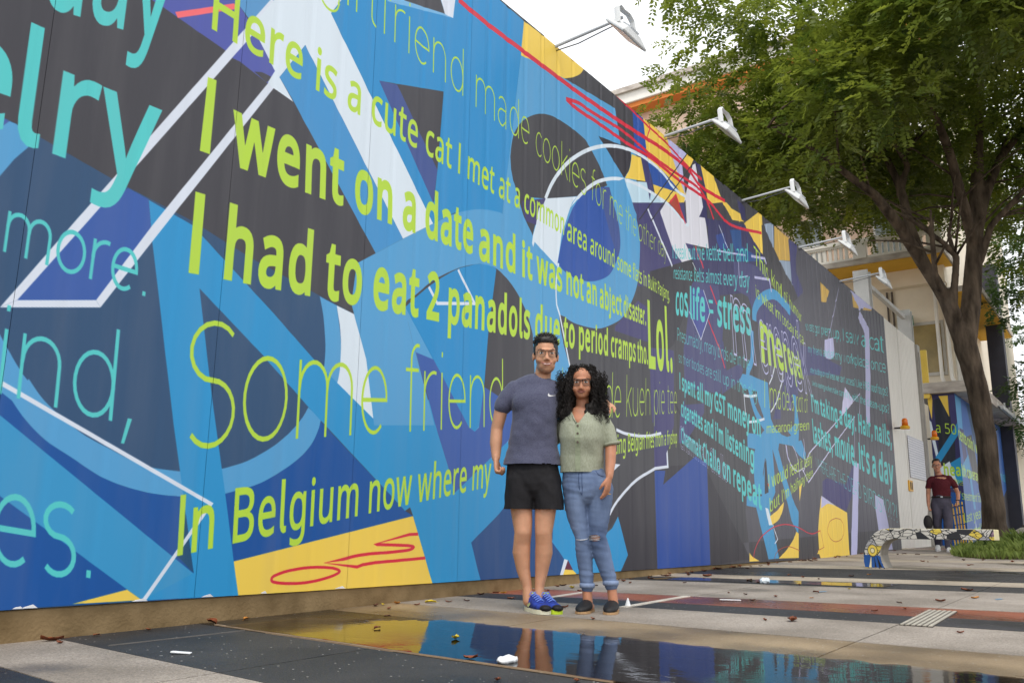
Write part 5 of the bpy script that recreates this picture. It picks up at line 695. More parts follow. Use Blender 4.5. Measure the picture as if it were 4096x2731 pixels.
# ------------------------------------------------------------------ second printed wall (return and long side)
PAL.update(sea=(52,100,175),dk=(32,38,52))
A2=[('f','ind5',[(0,0),(12000,0),(12000,4000),(0,4000)],0),('f','dk',[(60,1300),(160,2500),(120,3600),(420,3700),(560,2800),(520,2000),(480,1500)],0),('f','yellow',[(0,3500),(0,4000),(80,4000),(110,3600),(60,3100)],0),('f','yellow',[(260,3700),(480,3700),(470,3150)],0),('f','ind4',[(480,3700),(640,3700),(640,2600),(500,2900)],0),
('f','pale',[(0,3100),(0,2700),(90,2100),(160,1900),(130,2300),(40,3050)],0),('f','azure2',[(60,2150),(520,2800),(640,3000),(640,2700),(120,1950)],0),('f','azure2',[(40,1800),(640,2150),(640,1550),(60,1250)],0),('f','pale',[(150,1900),(380,2050),(540,1450),(170,1500)],0),
('f','sea',[(640,0),(12000,0),(12000,4000),(640,4000)],0),('f','cobalt',[(40,1350),(620,1250),(640,0),(60,0)],0),('f','sky',[(640,3700),(1500,3700),(1300,2400),(640,3000)],0),('f','ind4',[(900,2900),(1500,2900),(1800,1500),(1100,1900)],0),('f','azure3',[(640,1900),(1900,2300),(2300,900),(2000,900),(1650,1900),(640,1600)],0),('f','ink',[(1500,2700),(2800,2900),(3600,1500),(2500,1700)],0),('f','navy',[(2300,3700),(4700,3700),(4200,2300),(3200,2600)],0),('f','azure3',[(4200,3800),(5000,3800),(6500,300),(5700,300)],0),('f','lav',[(6600,3000),(7800,2500),(7200,1400)],0),('f','ink',[(7500,1200),(9200,1700),(9500,300),(7700,200)],0),
('f','yellow',[(640,0),(1300,0),(1250,420),(640,300)],0),('f','yellow',[(2700,0),(3900,0),(3600,500),(2900,260)],0),('f','pale',[(1800,0),(2200,0),(2060,640)],0),('f','yellow',[(6800,0),(8200,0),(7500,600)],0),('f','pale',[(5000,0),(5400,0),(5200,800)],0)]
T2=[('a 50',"lime",'r',[(130,2780),(600,2700),(600,2960),(130,3040)],'C'),('my experience',"lime",'r',[(170,1560),(640,1440),(640,1560),(170,1680)],'x'),('hea',"lime",'b',[(230,1720),(610,1690),(610,1890),(230,1920)],'x'),('lth coverage too',"lime",'b',[(660,1690),(4600,1660),(4600,1860),(660,1890)],'x'),("n's",'lime','r',[(480,1120),(640,1110),(640,1260),(480,1270)],'x'),('treatment for the heart',"lime",'r',[(660,1100),(6200,1100),(6200,1300),(660,1250)],'x'),('last year',"lime",'r',[(560,560),(3400,700),(3400,900),(560,720)],'x'),('cents coin I was saving',"lime",'b',[(660,2600),(5600,2300),(5600,2600),(660,2900)],'C'),('so we stayed home all day',"lime",'b',[(660,150),(5200,320),(5200,620),(660,420)],'C'),('my cat sleeps on my laptop',"teal",'r',[(6000,1900),(9200,1900),(9200,2200),(6000,2200)],'C')]
im2=make_image('side_print',A2,T2,0,10000,0,3900,8.,PAL['sea']); M_side=print_mat('printed_vinyl_side',im2,.45)
side=thing('printed_side_wall','lower printed wall with a narrow return reading a 50, behind the walking man','hoarding',(24,3.58,0))
def flat_print(v,uvq,name):
    k=MB(); k.add(v,[(0,1,2,3)]); o=k.build(name,M_side,side); u=o.data.uv_layers.new(name='uv')
    for i,q in enumerate(uvq): u.data[i].uv=(q[0]/10000,q[1]/3900)
    o.modifiers.new('s','SOLIDIFY').thickness=.02; return o
zb=.3
flat_print([(0,.63,zb),(0,0,zb),(0,0,4.05),(0,.63,4.05)],[(0,0),(640,0),(640,3750),(0,3750)],'return_panel')
x=0
while x<9.2:
    xe=min(x+1.15,9.2); flat_print([(x+.002,0,zb+.012*x),(xe-.002,0,zb+.012*xe),(xe-.002,0,4.05),(x+.002,0,4.05)],[(640+x*1000,0),(640+xe*1000,0),(640+xe*1000,3750),(640+x*1000,3750)],'panel'); x=xe
MB().box((9.2,0,zb),(9.6,.3,4.1)).build('end_pier',mat('pier_cream',(222,212,190),.7,.3,.1,5),side)
k=MB(); k.box((-.12,.55,3.95),(-.02,.75,5.2)); o=k.build('upper_strip',mat('strip_yellow',(240,205,90),.5,.4,.05,4),side)
# striped yellow poles leaning by the return wall
for i,(dx,dy,ln,tl) in enumerate(((0,.0,.62,.05),(.02,-.06,.78,.02),(.04,-.12,.8,.0),(.02,-.17,.82,-.02),(.05,-.22,.83,-.04))):
    t=thing('marker_pole',('short','second','middle','fourth','right-hand')[i]+' yellow pole with black rings in the row behind the bench','pole',(22.5+dx,3.63+dy,gz(22.5)),0,'yellow marker poles')
    MB().tube([(0,0,0),(tl,tl*.8+.04,ln+.2)],[.014,.014],8).build('shaft',mat('pole_yellow',(232,186,50),.45,.4,.06,8),t)
    for q in (.3,.5,.72,.9):
        a=Vector((tl,tl*.8+.04,ln+.2))*q; MB().tube([a,a*1.04],[.0155,.0155],8).build('ring',M_blk,t)

# ------------------------------------------------------------------ building behind
M_wall=mat('cream_render',(240,228,208),.8,.2,.06,1.2,.002,30); M_wht=mat('white_render',(240,236,228),.75,.25,.05,2); M_och=mat('ochre_soffit',(226,178,70),.8,.2,.05,2); M_org=mat('orange_soffit',(222,134,70),.8,.2,.06,2)
M_beige=mat('beige_back',(206,180,158),.8,.2,.06,2); M_dk=mat('dark_column',(66,66,76),.6,.3,.1,3); M_glass=mat('window_glass',(120,128,128),.12,.6,.2,2); M_frame=mat('window_frame',(196,192,184),.5,.3,.06,5); M_brown=mat('brown_cladding',(150,128,120),.7,.25,.08,3); M_stain=mat('stained_slab',(214,206,196),.8,.2,.22,2.5,stretch=(1,1,3),col2=(168,158,150))
bd=thing('apartment_building','cream building with ochre balcony soffits and white balusters rising behind the hoarding','building',(27,4.2,0))
XW=1.7
MB().box((XW,0,0),(19,22,16.1)).build('wall',M_wall,bd)
rf=MB().box((-.25,-.6,16.3),(19,22.3,16.85)).build('roof',M_wht,bd,bevel=.03)
MB().box((-.15,-.5,16.12),(XW,22.2,16.3)).build('soffit',M_org,rf)
k=MB(); k.box((-.38,-.75,16.72),(-.25,22.4,16.92)); k.build('gutter',M_stain,rf)
MB().box((.5,0,14.9),(XW,22,16.12)).build('frieze',mat('frieze_render',(232,206,184),.8,.2,.06,2),bd)
rb=random.Random(3)
def balcony(zs,y1):
    b=MB().box((0,-.25,zs),(XW,22,zs+.16)).build('balcony',M_stain,bd)
    MB().box((.12,-.2,zs-.03),(XW,22,zs-.002)).build('soffit',M_och,b)
    MB().box((XW-.35,0,zs-.55),(XW-.002,22,zs-.03)).build('beam',M_wall,b)
    k=MB(); k.box((-.04,-.25,zs+.68),(.2,22,zs+.80)); k.box((-.01,-.25,zs+.62),(.17,22,zs+.68)); k.build('handrail',M_wht,b)
    MB().box((0,-.2,zs+.162),(.15,22,zs+.23)).build('bottom_rail',M_wht,b)
    for y in (0,2.1,4.5,6.9,9.3): MB().box((-.025,y-.2,zs+.162),(.19,y+.2,zs+.70)).build('pier',M_wht,b,bevel=.01)
    proto=None; y=.36
    while y<y1:
        if all(abs(y-q)>.27 for q in (0,2.1,4.5,6.9,9.3)):
            if proto is None:
                k=MB(); k.box((.03,-.045,zs+.23),(.12,.045,zs+.62)); proto=k.build('baluster',M_wht,b); proto.location=(0,y,0)
            else:
                c=proto.copy(); S.collection.objects.link(c); c.location=(0,y,0)
        y+=.165
    MB().box((XW-.06,.3,zs+.165),(XW-.003,9.4,zs+2.9)).build('back_wall',M_beige,b)
    for y in (1.0,3.6,6.0,8.2):
        f=MB().box((XW-.12,y,zs+.165),(XW-.062,y+1.0,zs+2.3)).build('doorway',M_frame,b); MB().box((XW-.135,y+.07,zs+.2),(XW-.122,y+.93,zs+2.22)).build('pane',M_glass,f)
balcony(8.7,8.5); balcony(12.5,6.0)
# lower recess: ochre strip soffit, door and window, conduits, sign
f=MB().box((XW-.08,.2,5.3),(XW-.003,1.15,7.0)).build('window',M_frame,bd); MB().box((XW-.095,.28,5.4),(XW-.082,1.07,6.9)).build('pane',mat('ochre_glass',(150,130,80),.25,.5,.2,2),f)
f=MB().box((XW-.08,2.1,4.6),(XW-.003,3.1,6.9)).build('window',M_frame,bd); MB().box((XW-.095,2.18,4.7),(XW-.082,3.02,6.8)).build('pane',M_glass,f)
for y in (1.6,1.75): MB().tube([(XW-.05,y,6.6),(XW-.05,y,8.1)],[.03,.03],8).build('conduit',mat('conduit_dark',(96,86,78),.6),bd)
for xx,yy in ((1.45,.35),(1.45,.08)):
    MB().tube([(XW-.15,yy,8.3),(XW-.15,yy,5.2),(XW-.15,yy-.06,5.0),(XW-.15,yy-.12,4.4)],[.055]*4,10).build('downpipe',M_wht,bd,smooth=True)
MB().box((XW-.3,1.0,6.9),(XW-.22,1.35,7.2)).build('green_sign',mat('green_sign',(20,110,80),.4,.4,.05,4),bd)
# long side: canopy slab with ochre underside, dark column, cladding
b=MB().box((.3,-1.05,7.5),(8.0,-.002,7.66)).build('side_canopy',M_stain,bd); MB().box((.35,-1.0,7.47),(7.95,-.004,7.498)).build('soffit',M_och,b)
MB().box((5.4,-.98,0.4),(5.9,-.5,9.6)).build('dark_column',M_dk,bd)
MB().box((3.4,-.06,3.9),(6.0,-.004,7.4)).build('cladding',M_brown,bd)
for i in range(4): MB().tube([(1.7+.35*i,-.09,4.4),(1.7+.35*i,-.09,7.4)],[.05,.05],8).build('downpipe',M_wht,bd,smooth=True)
# ground floor slab over the printed return
tag(MB().box((23.85,3.05,4.06),(33.6,4.6,4.34)).build('porch_slab',M_stain,bevel=.015),'grey concrete porch slab capping the small printed return wall','canopy slab')
# glazed awning along the long side
aw=thing('glass_awning','sloping glazed awning with white edge frame beyond the tree trunk','awning',(27.6,0,0))
M_awg=mat('awning_glass',(150,158,160),.2,.5,.15,1.5)
for i in range(8):
    x0=i*1.15; k=MB(); k.box((x0,0,-.012),(x0+1.1,1.5,.012),M=Matrix.Translation((0,3.0,4.1))@Matrix.Rotation(R(26),4,'X')); k.build('glass_pane',M_awg,aw)
    MB().box((x0+1.1,2.98,4.09),(x0+1.15,3.02,4.35)).build('post',M_white,aw)
    MB().tube([(x0+1.12,2.9,4.08),(x0+1.12,4.3,4.75)],[.03,.03],6).build('rafter',M_white,aw)
MB().box((-.1,2.9,4.02),(9.4,2.98,4.12)).build('edge_beam',M_white,aw)
# ------------------------------------------------------------------ trees
M_bark=mat('bark',(108,94,80),.9,.15,.35,7,.05,12,stretch=(1,1,.25),col2=(55,47,40),detail=10)
def leaf_mat(name,a,b):
    m=bpy.data.materials.new(name); m.use_nodes=True; n=m.node_tree.nodes; l=m.node_tree.links; p=n['Principled BSDF']
    tc=n.new('ShaderNodeTexCoord'); ns=n.new('ShaderNodeTexNoise'); ns.inputs['Scale'].default_value=1.1; ns.inputs['Detail'].default_value=5; l.new(tc.outputs['Object'],ns.inputs[0])
    rp=n.new('ShaderNodeValToRGB'); e=rp.color_ramp.elements; e[0].position=.32;e[1].position=.68; e[0].color=(*a,1); e[1].color=(*b,1); l.new(ns.outputs[0],rp.inputs[0])
    l.new(rp.outputs[0],p.inputs['Base Color']); p.inputs['Roughness'].default_value=.42; p.inputs['Specular IOR Level'].default_value=.4
    tr=n.new('ShaderNodeBsdfTranslucent'); hs=n.new('ShaderNodeHueSaturation'); hs.inputs['Value'].default_value=1.7; hs.inputs['Hue'].default_value=.485; l.new(rp.outputs[0],hs.inputs['Color']); l.new(hs.outputs[0],tr.inputs[0])
    ms=n.new('ShaderNodeMixShader'); ms.inputs[0].default_value=.52; l.new(p.outputs[0],ms.inputs[1]); l.new(tr.outputs[0],ms.inputs[2]); l.new(ms.outputs[0],n['Material Output'].inputs[0]); return m
M_leaf=leaf_mat('leaf_green',(.044,.082,.011),(.17,.215,.026)); M_leaf2=leaf_mat('leaf_dark_green',(.028,.06,.016),(.06,.12,.03))
def crown(name,centres,nsp,leaflets,sz,m,parent,seed,spread,droop=.5):
    """compound leaves: each spray is a drooping stalk carrying pairs of folded leaflets"""
    rg=np.random.default_rng(seed); V=[];Fc=[]
    for c,rad in centres:
        for _ in range(int(nsp*rad**2)):
            dv=rg.normal(size=3); dv/=np.linalg.norm(dv); rr=rad*rg.uniform(.25,1)**.5
            p=np.array(c)+dv*rr*np.array([1,1,.62]); ax=dv*np.array([1,1,.4])+rg.normal(size=3)*.5; ax[2]-=droop*rg.uniform(.2,1.2); ax/=np.linalg.norm(ax)
            L=spread*rg.uniform(.6,1.25); sd=np.cross(ax,[0,0,1]); sd/=max(np.linalg.norm(sd),1e-3); nn=np.cross(sd,ax)
            for i in range(leaflets):
                t=(i+.6)/leaflets; q=p+ax*L*t+np.array([0,0,-.25*L*t*t])
                for s in (-1,1):
                    dr=sd*s*.85+ax*.55+rg.normal(size=3)*.18; dr/=np.linalg.norm(dr); wv=np.cross(dr,nn)+rg.normal(size=3)*.25; wv/=max(np.linalg.norm(wv),1e-3)
                    a=sz*rg.uniform(.75,1.25); k=len(V); V+= [q,q+dr*a*.45+wv*a*.26,q+dr*a,q+dr*a*.45-wv*a*.26]; Fc.append((k,k+1,k+2,k+3))
    me=bpy.data.meshes.new(name); V=np.array(V,np.float32); nf=len(Fc)
    me.vertices.add(len(V)); me.vertices.foreach_set('co',V.ravel()); me.loops.add(nf*4); me.loops.foreach_set('vertex_index',np.arange(nf*4,dtype=np.int32)); me.polygons.add(nf); me.polygons.foreach_set('loop_start',np.arange(nf,dtype=np.int32)*4); me.polygons.foreach_set('loop_total',np.full(nf,4,np.int32)); me.update(calc_edges=True)
    me.materials.append(m); o=bpy.data.objects.new(name,me); S.collection.objects.link(o); o.parent=parent; return o
tr=thing('street_tree','large leafy street tree with forked trunk leaning over the hoarding beside the bench','tree')
def limbs_mesh(limbs,rnd=5):
    k=MB(); rn=random.Random(rnd)
    for p,r in limbs:
        P=[];Q=[]
        for i in range(len(p)-1):
            a,b=Vector(p[i]),Vector(p[i+1])
            for t in (0,.33,.66):
                q=a.lerp(b,t); P.append(q+Vector((rn.uniform(-1,1),rn.uniform(-1,1),0))*.012); Q.append((r[i]+(r[i+1]-r[i])*t)*rn.uniform(.96,1.05))
        P.append(Vector(p[-1]));Q.append(r[-1]); k.tube(P,Q,12)
    return k
k=limbs_mesh(LIMBS)
k.organic('trunk',M_bark,tr,.035,3,.5)
k=MB(); rn=random.Random(11); cen=[]
tb=Vector((20.5,2.6,0))
for p,r in LIMBS[1:]:                       # twigs off the outer half of every limb
    for j in range(4):
        i=rn.randrange(max(1,len(p)//2),len(p)); a=Vector(p[i-1]).lerp(Vector(p[i]),rn.random()); dv=Vector((rn.gauss(0,1),rn.gauss(0,1),rn.uniform(.1,.9))).normalized()
        L=rn.uniform(1.0,2.4); b=a+dv*L*.5+Vector((0,0,.1)); c=a+dv*L; k.tube([a,b,c],[.03,.02,.008],6)
k.build('twigs',M_bark,tr,smooth=True)
# crown: an uneven dome of clumps, thin at the rim, ragged underneath
hd=Vector((fw.x,fw.y,0)).normalized(); lt=Vector((-hd.y,hd.x,0))
rn=random.Random(21)
for i in range(430):
    a=rn.uniform(0,2*math.pi); rr=7.0*rn.random()**.55; x=math.cos(a)*rr; y=math.sin(a)*rr*(.90 if math.sin(a)>0 else 1)
    edge=rr/7.0; zt=13.6-4.2*edge**2+rn.gauss(0,.5); dep=x*.81+y*.586; sl=-x*.586+y*.81; zbm=(7.8+.36*dep if dep>1.2 else 9.3-(1.2 if sl>3 else 0))+rn.gauss(0,.4)+.8*noise.noise(Vector((x*.35,y*.35,2))); zt=max(zt,zbm+.4)
    z=zbm+(zt-zbm)*rn.random()**1.25
    if sl/(17.8+dep)*17.8>(5.0+.22*max(0,z-8.5)): continue
    cen.append(((20.4+x*.95,3.1+y,z),rn.uniform(.55,1.05)))
# ragged low tufts seen under the crown
def atT(s,dep,z): q=tb+lt*s+hd*dep; return (q.x,q.y,z)
for s,dep,z,r_ in ((5.3,-.5,9.2,.6),(4.9,-.8,8.5,.6),(4.4,-.3,7.9,.5),(5.6,0,9.9,.6),(5.9,.2,11.2,.7),(5.0,.4,8.9,.6),(4.1,-1,7.7,.5),(3.4,-.6,7.3,.4),(3.0,-1.2,7.0,.3),(4.2,-1.6,8.0,.5),(-1.2,.3,6.6,.4),(-1.5,-.2,6.0,.4),(-1.7,.8,7.2,.6),(6.5,-1,12.6,.7),(6.0,-1.5,12.0,.7)): cen.append((atT(s,dep,z),r_))
crown('crown',cen,62,7,.125,M_leaf,tr,4,.45)
# trees farther along on the right
def side_tree(loc,h,label,seed,cl):
    t=thing('street_tree',label,'tree',(0,0,0)); x,y=loc; z=gz(x)
    limbs_mesh([([(x,y,z),(x+.05,y,z+h*.3),(x,y+.1,z+h*.6),(x+.1,y,z+h*.9)],[.2,.16,.12,.05])]).build('trunk',M_bark,t,smooth=True)
    crown('crown',cl,60,6,.14,M_leaf2,t,seed,.42,.6); return t
rn=random.Random(5); cl=[]
for i in range(60): a=rn.uniform(0,6.28); rr=2.2*rn.random()**.5; cl.append(((29.6+math.cos(a)*rr,1.05+math.sin(a)*rr*.8,rn.uniform(3.9,10.2)),rn.uniform(.4,.75)))
side_tree((30.2,.3),9,'dark green street tree at the right edge beyond the forked tree',8,cl)
cl=[]
for i in range(70): a=rn.uniform(0,6.28); rr=3.2*rn.random()**.5; cl.append(((44+math.cos(a)*rr,.9+math.sin(a)*rr,rn.uniform(4.5,11)),rn.uniform(.6,1)))
side_tree((44,.6),10,'distant street tree low at the right edge, past the awning',9,cl)
# grass round the trunk
rg=np.random.default_rng(3); k=MB()
for i in range(9500):
    a=rg.uniform(0,2*math.pi); rr=1.15*rg.uniform(0,1)**.6; x=18.7+math.cos(a)*rr*2.6; y=2.0+math.sin(a)*rr*.85; h=rg.uniform(.05,.2)*(1.3-rr*.6)*(.45+1.1*max(0,.5+noise.noise(Vector((x*1.7,y*1.9,4))))); b=rg.uniform(0,6.28); lx,ly=math.cos(b)*h*.6,math.sin(b)*h*.6; w_=.008
    z=gz(x)+.005+.1*max(0,1-rr/1.2); k.add([(x-w_,y,z-.06),(x+w_,y,z-.06),(x+lx*.4+w_*.6,y+ly*.4,z+h*.65),(x+lx,y+ly,z+h)],[(0,1,2,3)])
tag(k.build('grass',mat('grass_blade',(132,146,72),.6,.3,.3,3,trans=.3,col2=(84,104,44))),kind='stuff')
k=MB(); k.ell((18.7,2.0,gz(18.7)-.02),(2.9,.95,.12),20,10); tag(k.build('soil_mound',mat('soil',(84,70,52),.9,.2,.3,12,.006),smooth=True),kind='structure')
def fern(loc,label,seed):
    t=thing('broadleaf_plant',label,'plant',loc); rn=random.Random(seed)
    for i in range(9):
        a=rn.uniform(0,6.28); L=rn.uniform(.25,.45); k=MB(); pts=[Vector((math.cos(a)*L*q*.7,math.sin(a)*L*q*.7,L*q*(1.15-.6*q))) for q in (0,.35,.7,1)]; sd=Vector((-math.sin(a),math.cos(a),0))
        v=[];
        for p,wd in zip(pts,(.006,.04,.035,.003)): v+=[p-sd*wd,p+sd*wd]
        k.add(v,[(0,1,3,2),(2,3,5,4),(4,5,7,6)]); k.build('leaf',M_leaf2,t)
fern((18.95,2.62,gz(19)),'small leafy plant left of the tree foot behind the bench end',2); fern((20.3,1.75,gz(20.3)),'small leafy plant at the tree foot, right edge of the photo',5)
# ------------------------------------------------------------------ painted bench
bm_=bpy.data.materials.new('painted_concrete'); bm_.use_nodes=True; n=bm_.node_tree.nodes; l=bm_.node_tree.links; p=n['Principled BSDF']; p.inputs['Roughness'].default_value=.5
tc=n.new('ShaderNodeTexCoord'); v=n.new('ShaderNodeTexVoronoi'); v.feature='DISTANCE_TO_EDGE'; v.inputs['Scale'].default_value=8; v.inputs['Randomness'].default_value=1; mp=n.new('ShaderNodeMapping'); mp.inputs['Scale'].default_value=(1,1,1.5); l.new(tc.outputs['Object'],mp.inputs[0]); l.new(mp.outputs[0],v.inputs[0])
v2=n.new('ShaderNodeTexVoronoi'); v2.inputs['Scale'].default_value=8; l.new(mp.outputs[0],v2.inputs[0]); sp=n.new('ShaderNodeSeparateColor'); l.new(v2.outputs['Color'],sp.inputs[0])
rp=n.new('ShaderNodeValToRGB'); rp.color_ramp.interpolation='CONSTANT'; e=rp.color_ramp.elements; e[0].position=0; e[0].color=(*lin((205,200,190)),1); e[1].position=.66; e[1].color=(*lin((222,196,80)),1); q=e.new(.8); q.color=(*lin((168,166,168)),1); q=e.new(.9); q.color=(*lin((150,120,140)),1); q=e.new(.95); q.color=(*lin((36,36,40)),1)
l.new(sp.outputs[0],rp.inputs[0]); ed=n.new('ShaderNodeMath'); ed.operation='LESS_THAN'; ed.inputs[1].default_value=.035; l.new(v.outputs[0],ed.inputs[0])
# second set of pen lines
v3=n.new('ShaderNodeTexVoronoi'); v3.feature='DISTANCE_TO_EDGE'; v3.inputs['Scale'].default_value=17; m3=n.new('ShaderNodeMapping'); m3.inputs['Scale'].default_value=(1,.6,1.3); m3.inputs['Rotation'].default_value=(R(35),0,0); l.new(tc.outputs['Object'],m3.inputs[0]); l.new(m3.outputs[0],v3.inputs[0]); wl=n.new('ShaderNodeMath'); wl.operation='LESS_THAN'; wl.inputs[1].default_value=.035; l.new(v3.outputs[0],wl.inputs[0])
mxm=n.new('ShaderNodeMath'); mxm.operation='MAXIMUM'; l.new(ed.outputs[0],mxm.inputs[0]); l.new(wl.outputs[0],mxm.inputs[1]); mc=n.new('ShaderNodeMixRGB'); mc.inputs[2].default_value=(*lin((38,38,42)),1); l.new(mxm.outputs[0],mc.inputs[0]); l.new(rp.outputs[0],mc.inputs[1]); l.new(mc.outputs[0],p.inputs['Base Color'])
M_top=mat('bench_top_paint',(226,214,160),.5,.3,.1,7); M_conc=mat('bench_concrete',(150,144,134),.7,.3,.12,9,.001)
def bench(loc,label,ms,length=1.45,rz=0,s=1.):
    t=thing('bench',label,'bench',loc,rz)
    # profile in local -y (away from the hoarding): flared leg curling up into a cantilevered seat
    T_=.125; H_=.485
    outer=[(.0,0),(-.015,.08),(-.012,.17),(.02,.27),(.075,.36),(.14,.43),(.22,.475),(.32,H_)]; inner=[(.235,0),(.2,.08),(.185,.16),(.195,.23),(.225,.29),(.27,.335),(.33,.355),(.40,.36)]
    prof=outer+[(length*.5,H_),(length,H_)]; low=inner+[(length*.5,.36),(length,.36)]
    W=.42; n_=len(prof); k=MB()
    P=[(0,-a,b) for a,b in prof]; Q=[(0,-a,b) for a,b in low]; P2=[(W,b,c) for _,b,c in P]; Q2=[(W,b,c) for _,b,c in Q]
    k.add(P+Q+P2+Q2,[]); A,B,C_,D_=0,n_,2*n_,3*n_
    for i in range(n_-1):
        k.f+=[(A+i,B+i,B+i+1,A+i+1),(C_+i+1,D_+i+1,D_+i,C_+i)]; k.mi+=[0,0]
        k.f+=[(A+i+1,C_+i+1,C_+i,A+i)]; k.mi+=[1 if i>=6 else 0]
        k.f+=[(B+i,D_+i,D_+i+1,B+i+1)]; k.mi+=[2]
    k.f+=[(A+n_-1,B+n_-1,D_+n_-1,C_+n_-1),(A,C_,D_,B)]; k.mi+=[1,2]
    k.build('body',ms,t,bevel=.008)
    return t
bt=bench((11.55,2.9,gz(11.6)),'low painted bench with black line drawing on grey and yellow, curling down to one leg',[bm_,M_top,M_conc])
# painted foot: blue rays under a yellow eye
M_bl=mat('paint_blue',(40,84,150),.5,.3,.1,10); M_cr=mat('paint_cream',(224,212,170),.5,.3,.06,10); M_ey=mat('paint_yellow',(226,198,90),.5,.3,.06,10); M_ik=mat('paint_black',(34,34,38),.5,.3)
def paint_poly(name,pts,m,h): k=MB(); k.add([(-h,-a,b) for a,b in pts],[tuple(range(len(pts)))]); return k.build(name,m,bt)
paint_poly('foot_blue',[(.0,.012),(.225,.012),(.198,.075),(.186,.15),(.10,.165),(-.006,.16),(-.012,.08)],M_bl,.002)
for a0,a1 in ((.045,.075),(.115,.135),(.165,.2)): paint_poly('foot_ray',[(a0,.012),(a1,.012),((a0+a1)/2+(.1-(a0+a1)/2)*.5,.16)],M_ik if a0>.1 else M_cr,.0035)
circ=lambda r,n=18:[(.1+r*.8*math.cos(6.283*i/n),.215+r*math.sin(6.283*i/n)) for i in range(n)]
paint_poly('eye_outline',circ(.075),M_ik,.005); paint_poly('eye_yellow',circ(.067),M_ey,.0065); paint_poly('eye_line',circ(.034),M_ik,.008); paint_poly('eye_ring',circ(.027),M_cr,.0095); 
b2=bench((18.6,2.12,gz(18.6)),'plain grey concrete bench of the same curled shape at the right edge',[M_conc,M_conc,M_conc])
# little trolley with a dark wheel behind that bench
t=thing('hand_cart','small cart with a dark wheel under a grey slatted tray, at the right edge','cart',(20.6,2.0,gz(20.6)))
for yy in (.0,-.45):
    wh=MB(); wh.tube([(-.02,yy,.16),(.02,yy,.16)],[.16,.16],20); wo=wh.build('wheel',M_blk,t,bevel=.01); MB().tube([(-.03,yy,.16),(.03,yy,.16)],[.07,.07],14).build('hub',M_yel,wo)
MB().box((-.25,-.6,.34),(.3,.1,.38)).build('tray',_M['grate_slot'],t)
for i in range(12): MB().box((-.27,-.58+i*.055,.38),(.3,-.56+i*.055,.52)).build('slat',_M['grate_slot'],t)
# ------------------------------------------------------------------ fallen leaves and litter
MLF={'b':[mat('leaf_brown',(122,66,40),.55,.3,.25,20),mat('leaf_rust',(140,84,56),.6,.3,.25,20),mat('leaf_dark',(88,52,38),.6,.3,.25,20)],'o':[mat('leaf_orange',(196,132,62),.55,.3,.2,20)],'y':[mat('leaf_yellow',(214,190,52),.5,.3,.2,20)]}
rn=random.Random(9)
def dead_leaf(x,y,sz,kind,label,h=.003):
    sz=min(max(sz,.045),.11); a=rn.uniform(0,6.28); cu=rn.uniform(.25,.6)*(1 if rn.random()<.75 else -.4); n_=6; v=[]
    for i in range(n_+1):
        t_=i/n_; wd=math.sin(math.pi*min(max(t_,.02),.98))**.8*.26*(1+rn.uniform(-.2,.2)); lx=t_-.5; bz=cu*(lx*lx)*.9
        v+=[(lx,-wd,bz+.12+rn.uniform(0,.06)),(lx,0,bz),(lx,wd,bz+.10+rn.uniform(0,.08))]
    f=[]
    for i in range(n_):
        for j in (0,1): k_=i*3+j; f.append((k_,k_+3,k_+4,k_+1))
    k=MB(); k.add(v,f); k.tube([(-.5,0,cu*.22),(-.75,.05,cu*.3)],[.012,.008],5)
    zmin=min(p[2] for p in k.v); k.v=[(p[0]*sz,p[1]*sz,(p[2]-zmin)*sz) for p in k.v]
    o=k.build('fallen_leaf',rn.choice(MLF[kind]),smooth=True); o.location=(x,y,gz(x)+h); o.rotation_euler=(rn.uniform(-.08,.08),rn.uniform(-.08,.08),a)
    return tag(o,label,'leaf','fallen leaves on the wet pavement')
CN={'b':'brown','o':'orange','y':'yellow'}
def leaf_label(x,y,kind,sz):
    near='on the ground '
    if y>3.6: w_='at the foot of the hoarding'
    elif x<3.9: w_='on the near puddle band'
    elif x<5.3: w_='on the grey paving before the black band'
    elif x<6.7: w_='on the black and red bands'
    elif x<9: w_='on the grey paving past the red band'
    elif x<13: w_='on the dark band before the bench'
    else: w_='on the paving beyond the bench'
    return f"{CN[kind]} fallen leaf {w_}"
SPECIAL={0:'largest crumpled brown leaf against the footing, nearest the left edge',1:'long rust leaf lying on the dark band by the footing, second from the left edge',2:'pale orange leaf at the footing just past the dark band',7:'curled orange leaf on the wet paving left of the man',10:'yellow leaf on grey paving left of the blue shoes',16:'tiny yellow leaf by the footing behind the blue shoes',17:'rust leaf on grey paving just behind the blue shoes',18:'yellow leaf floating flat on the puddle',19:'brown leaf between the blue shoes and the black mules',23:'yellow leaf at the footing between the man and the woman',53:'long brown leaf on the pale paving nearer than the black band'}
for i,(x,y,sz,kd) in enumerate(FALLEN):
    if y>D-.04: y=D-.06
    inpud=2.9<x<3.85 and y<3.9
    dead_leaf(x,y,sz,kd,SPECIAL.get(i,leaf_label(x,y,kd,sz)),.008 if inpud else .003)
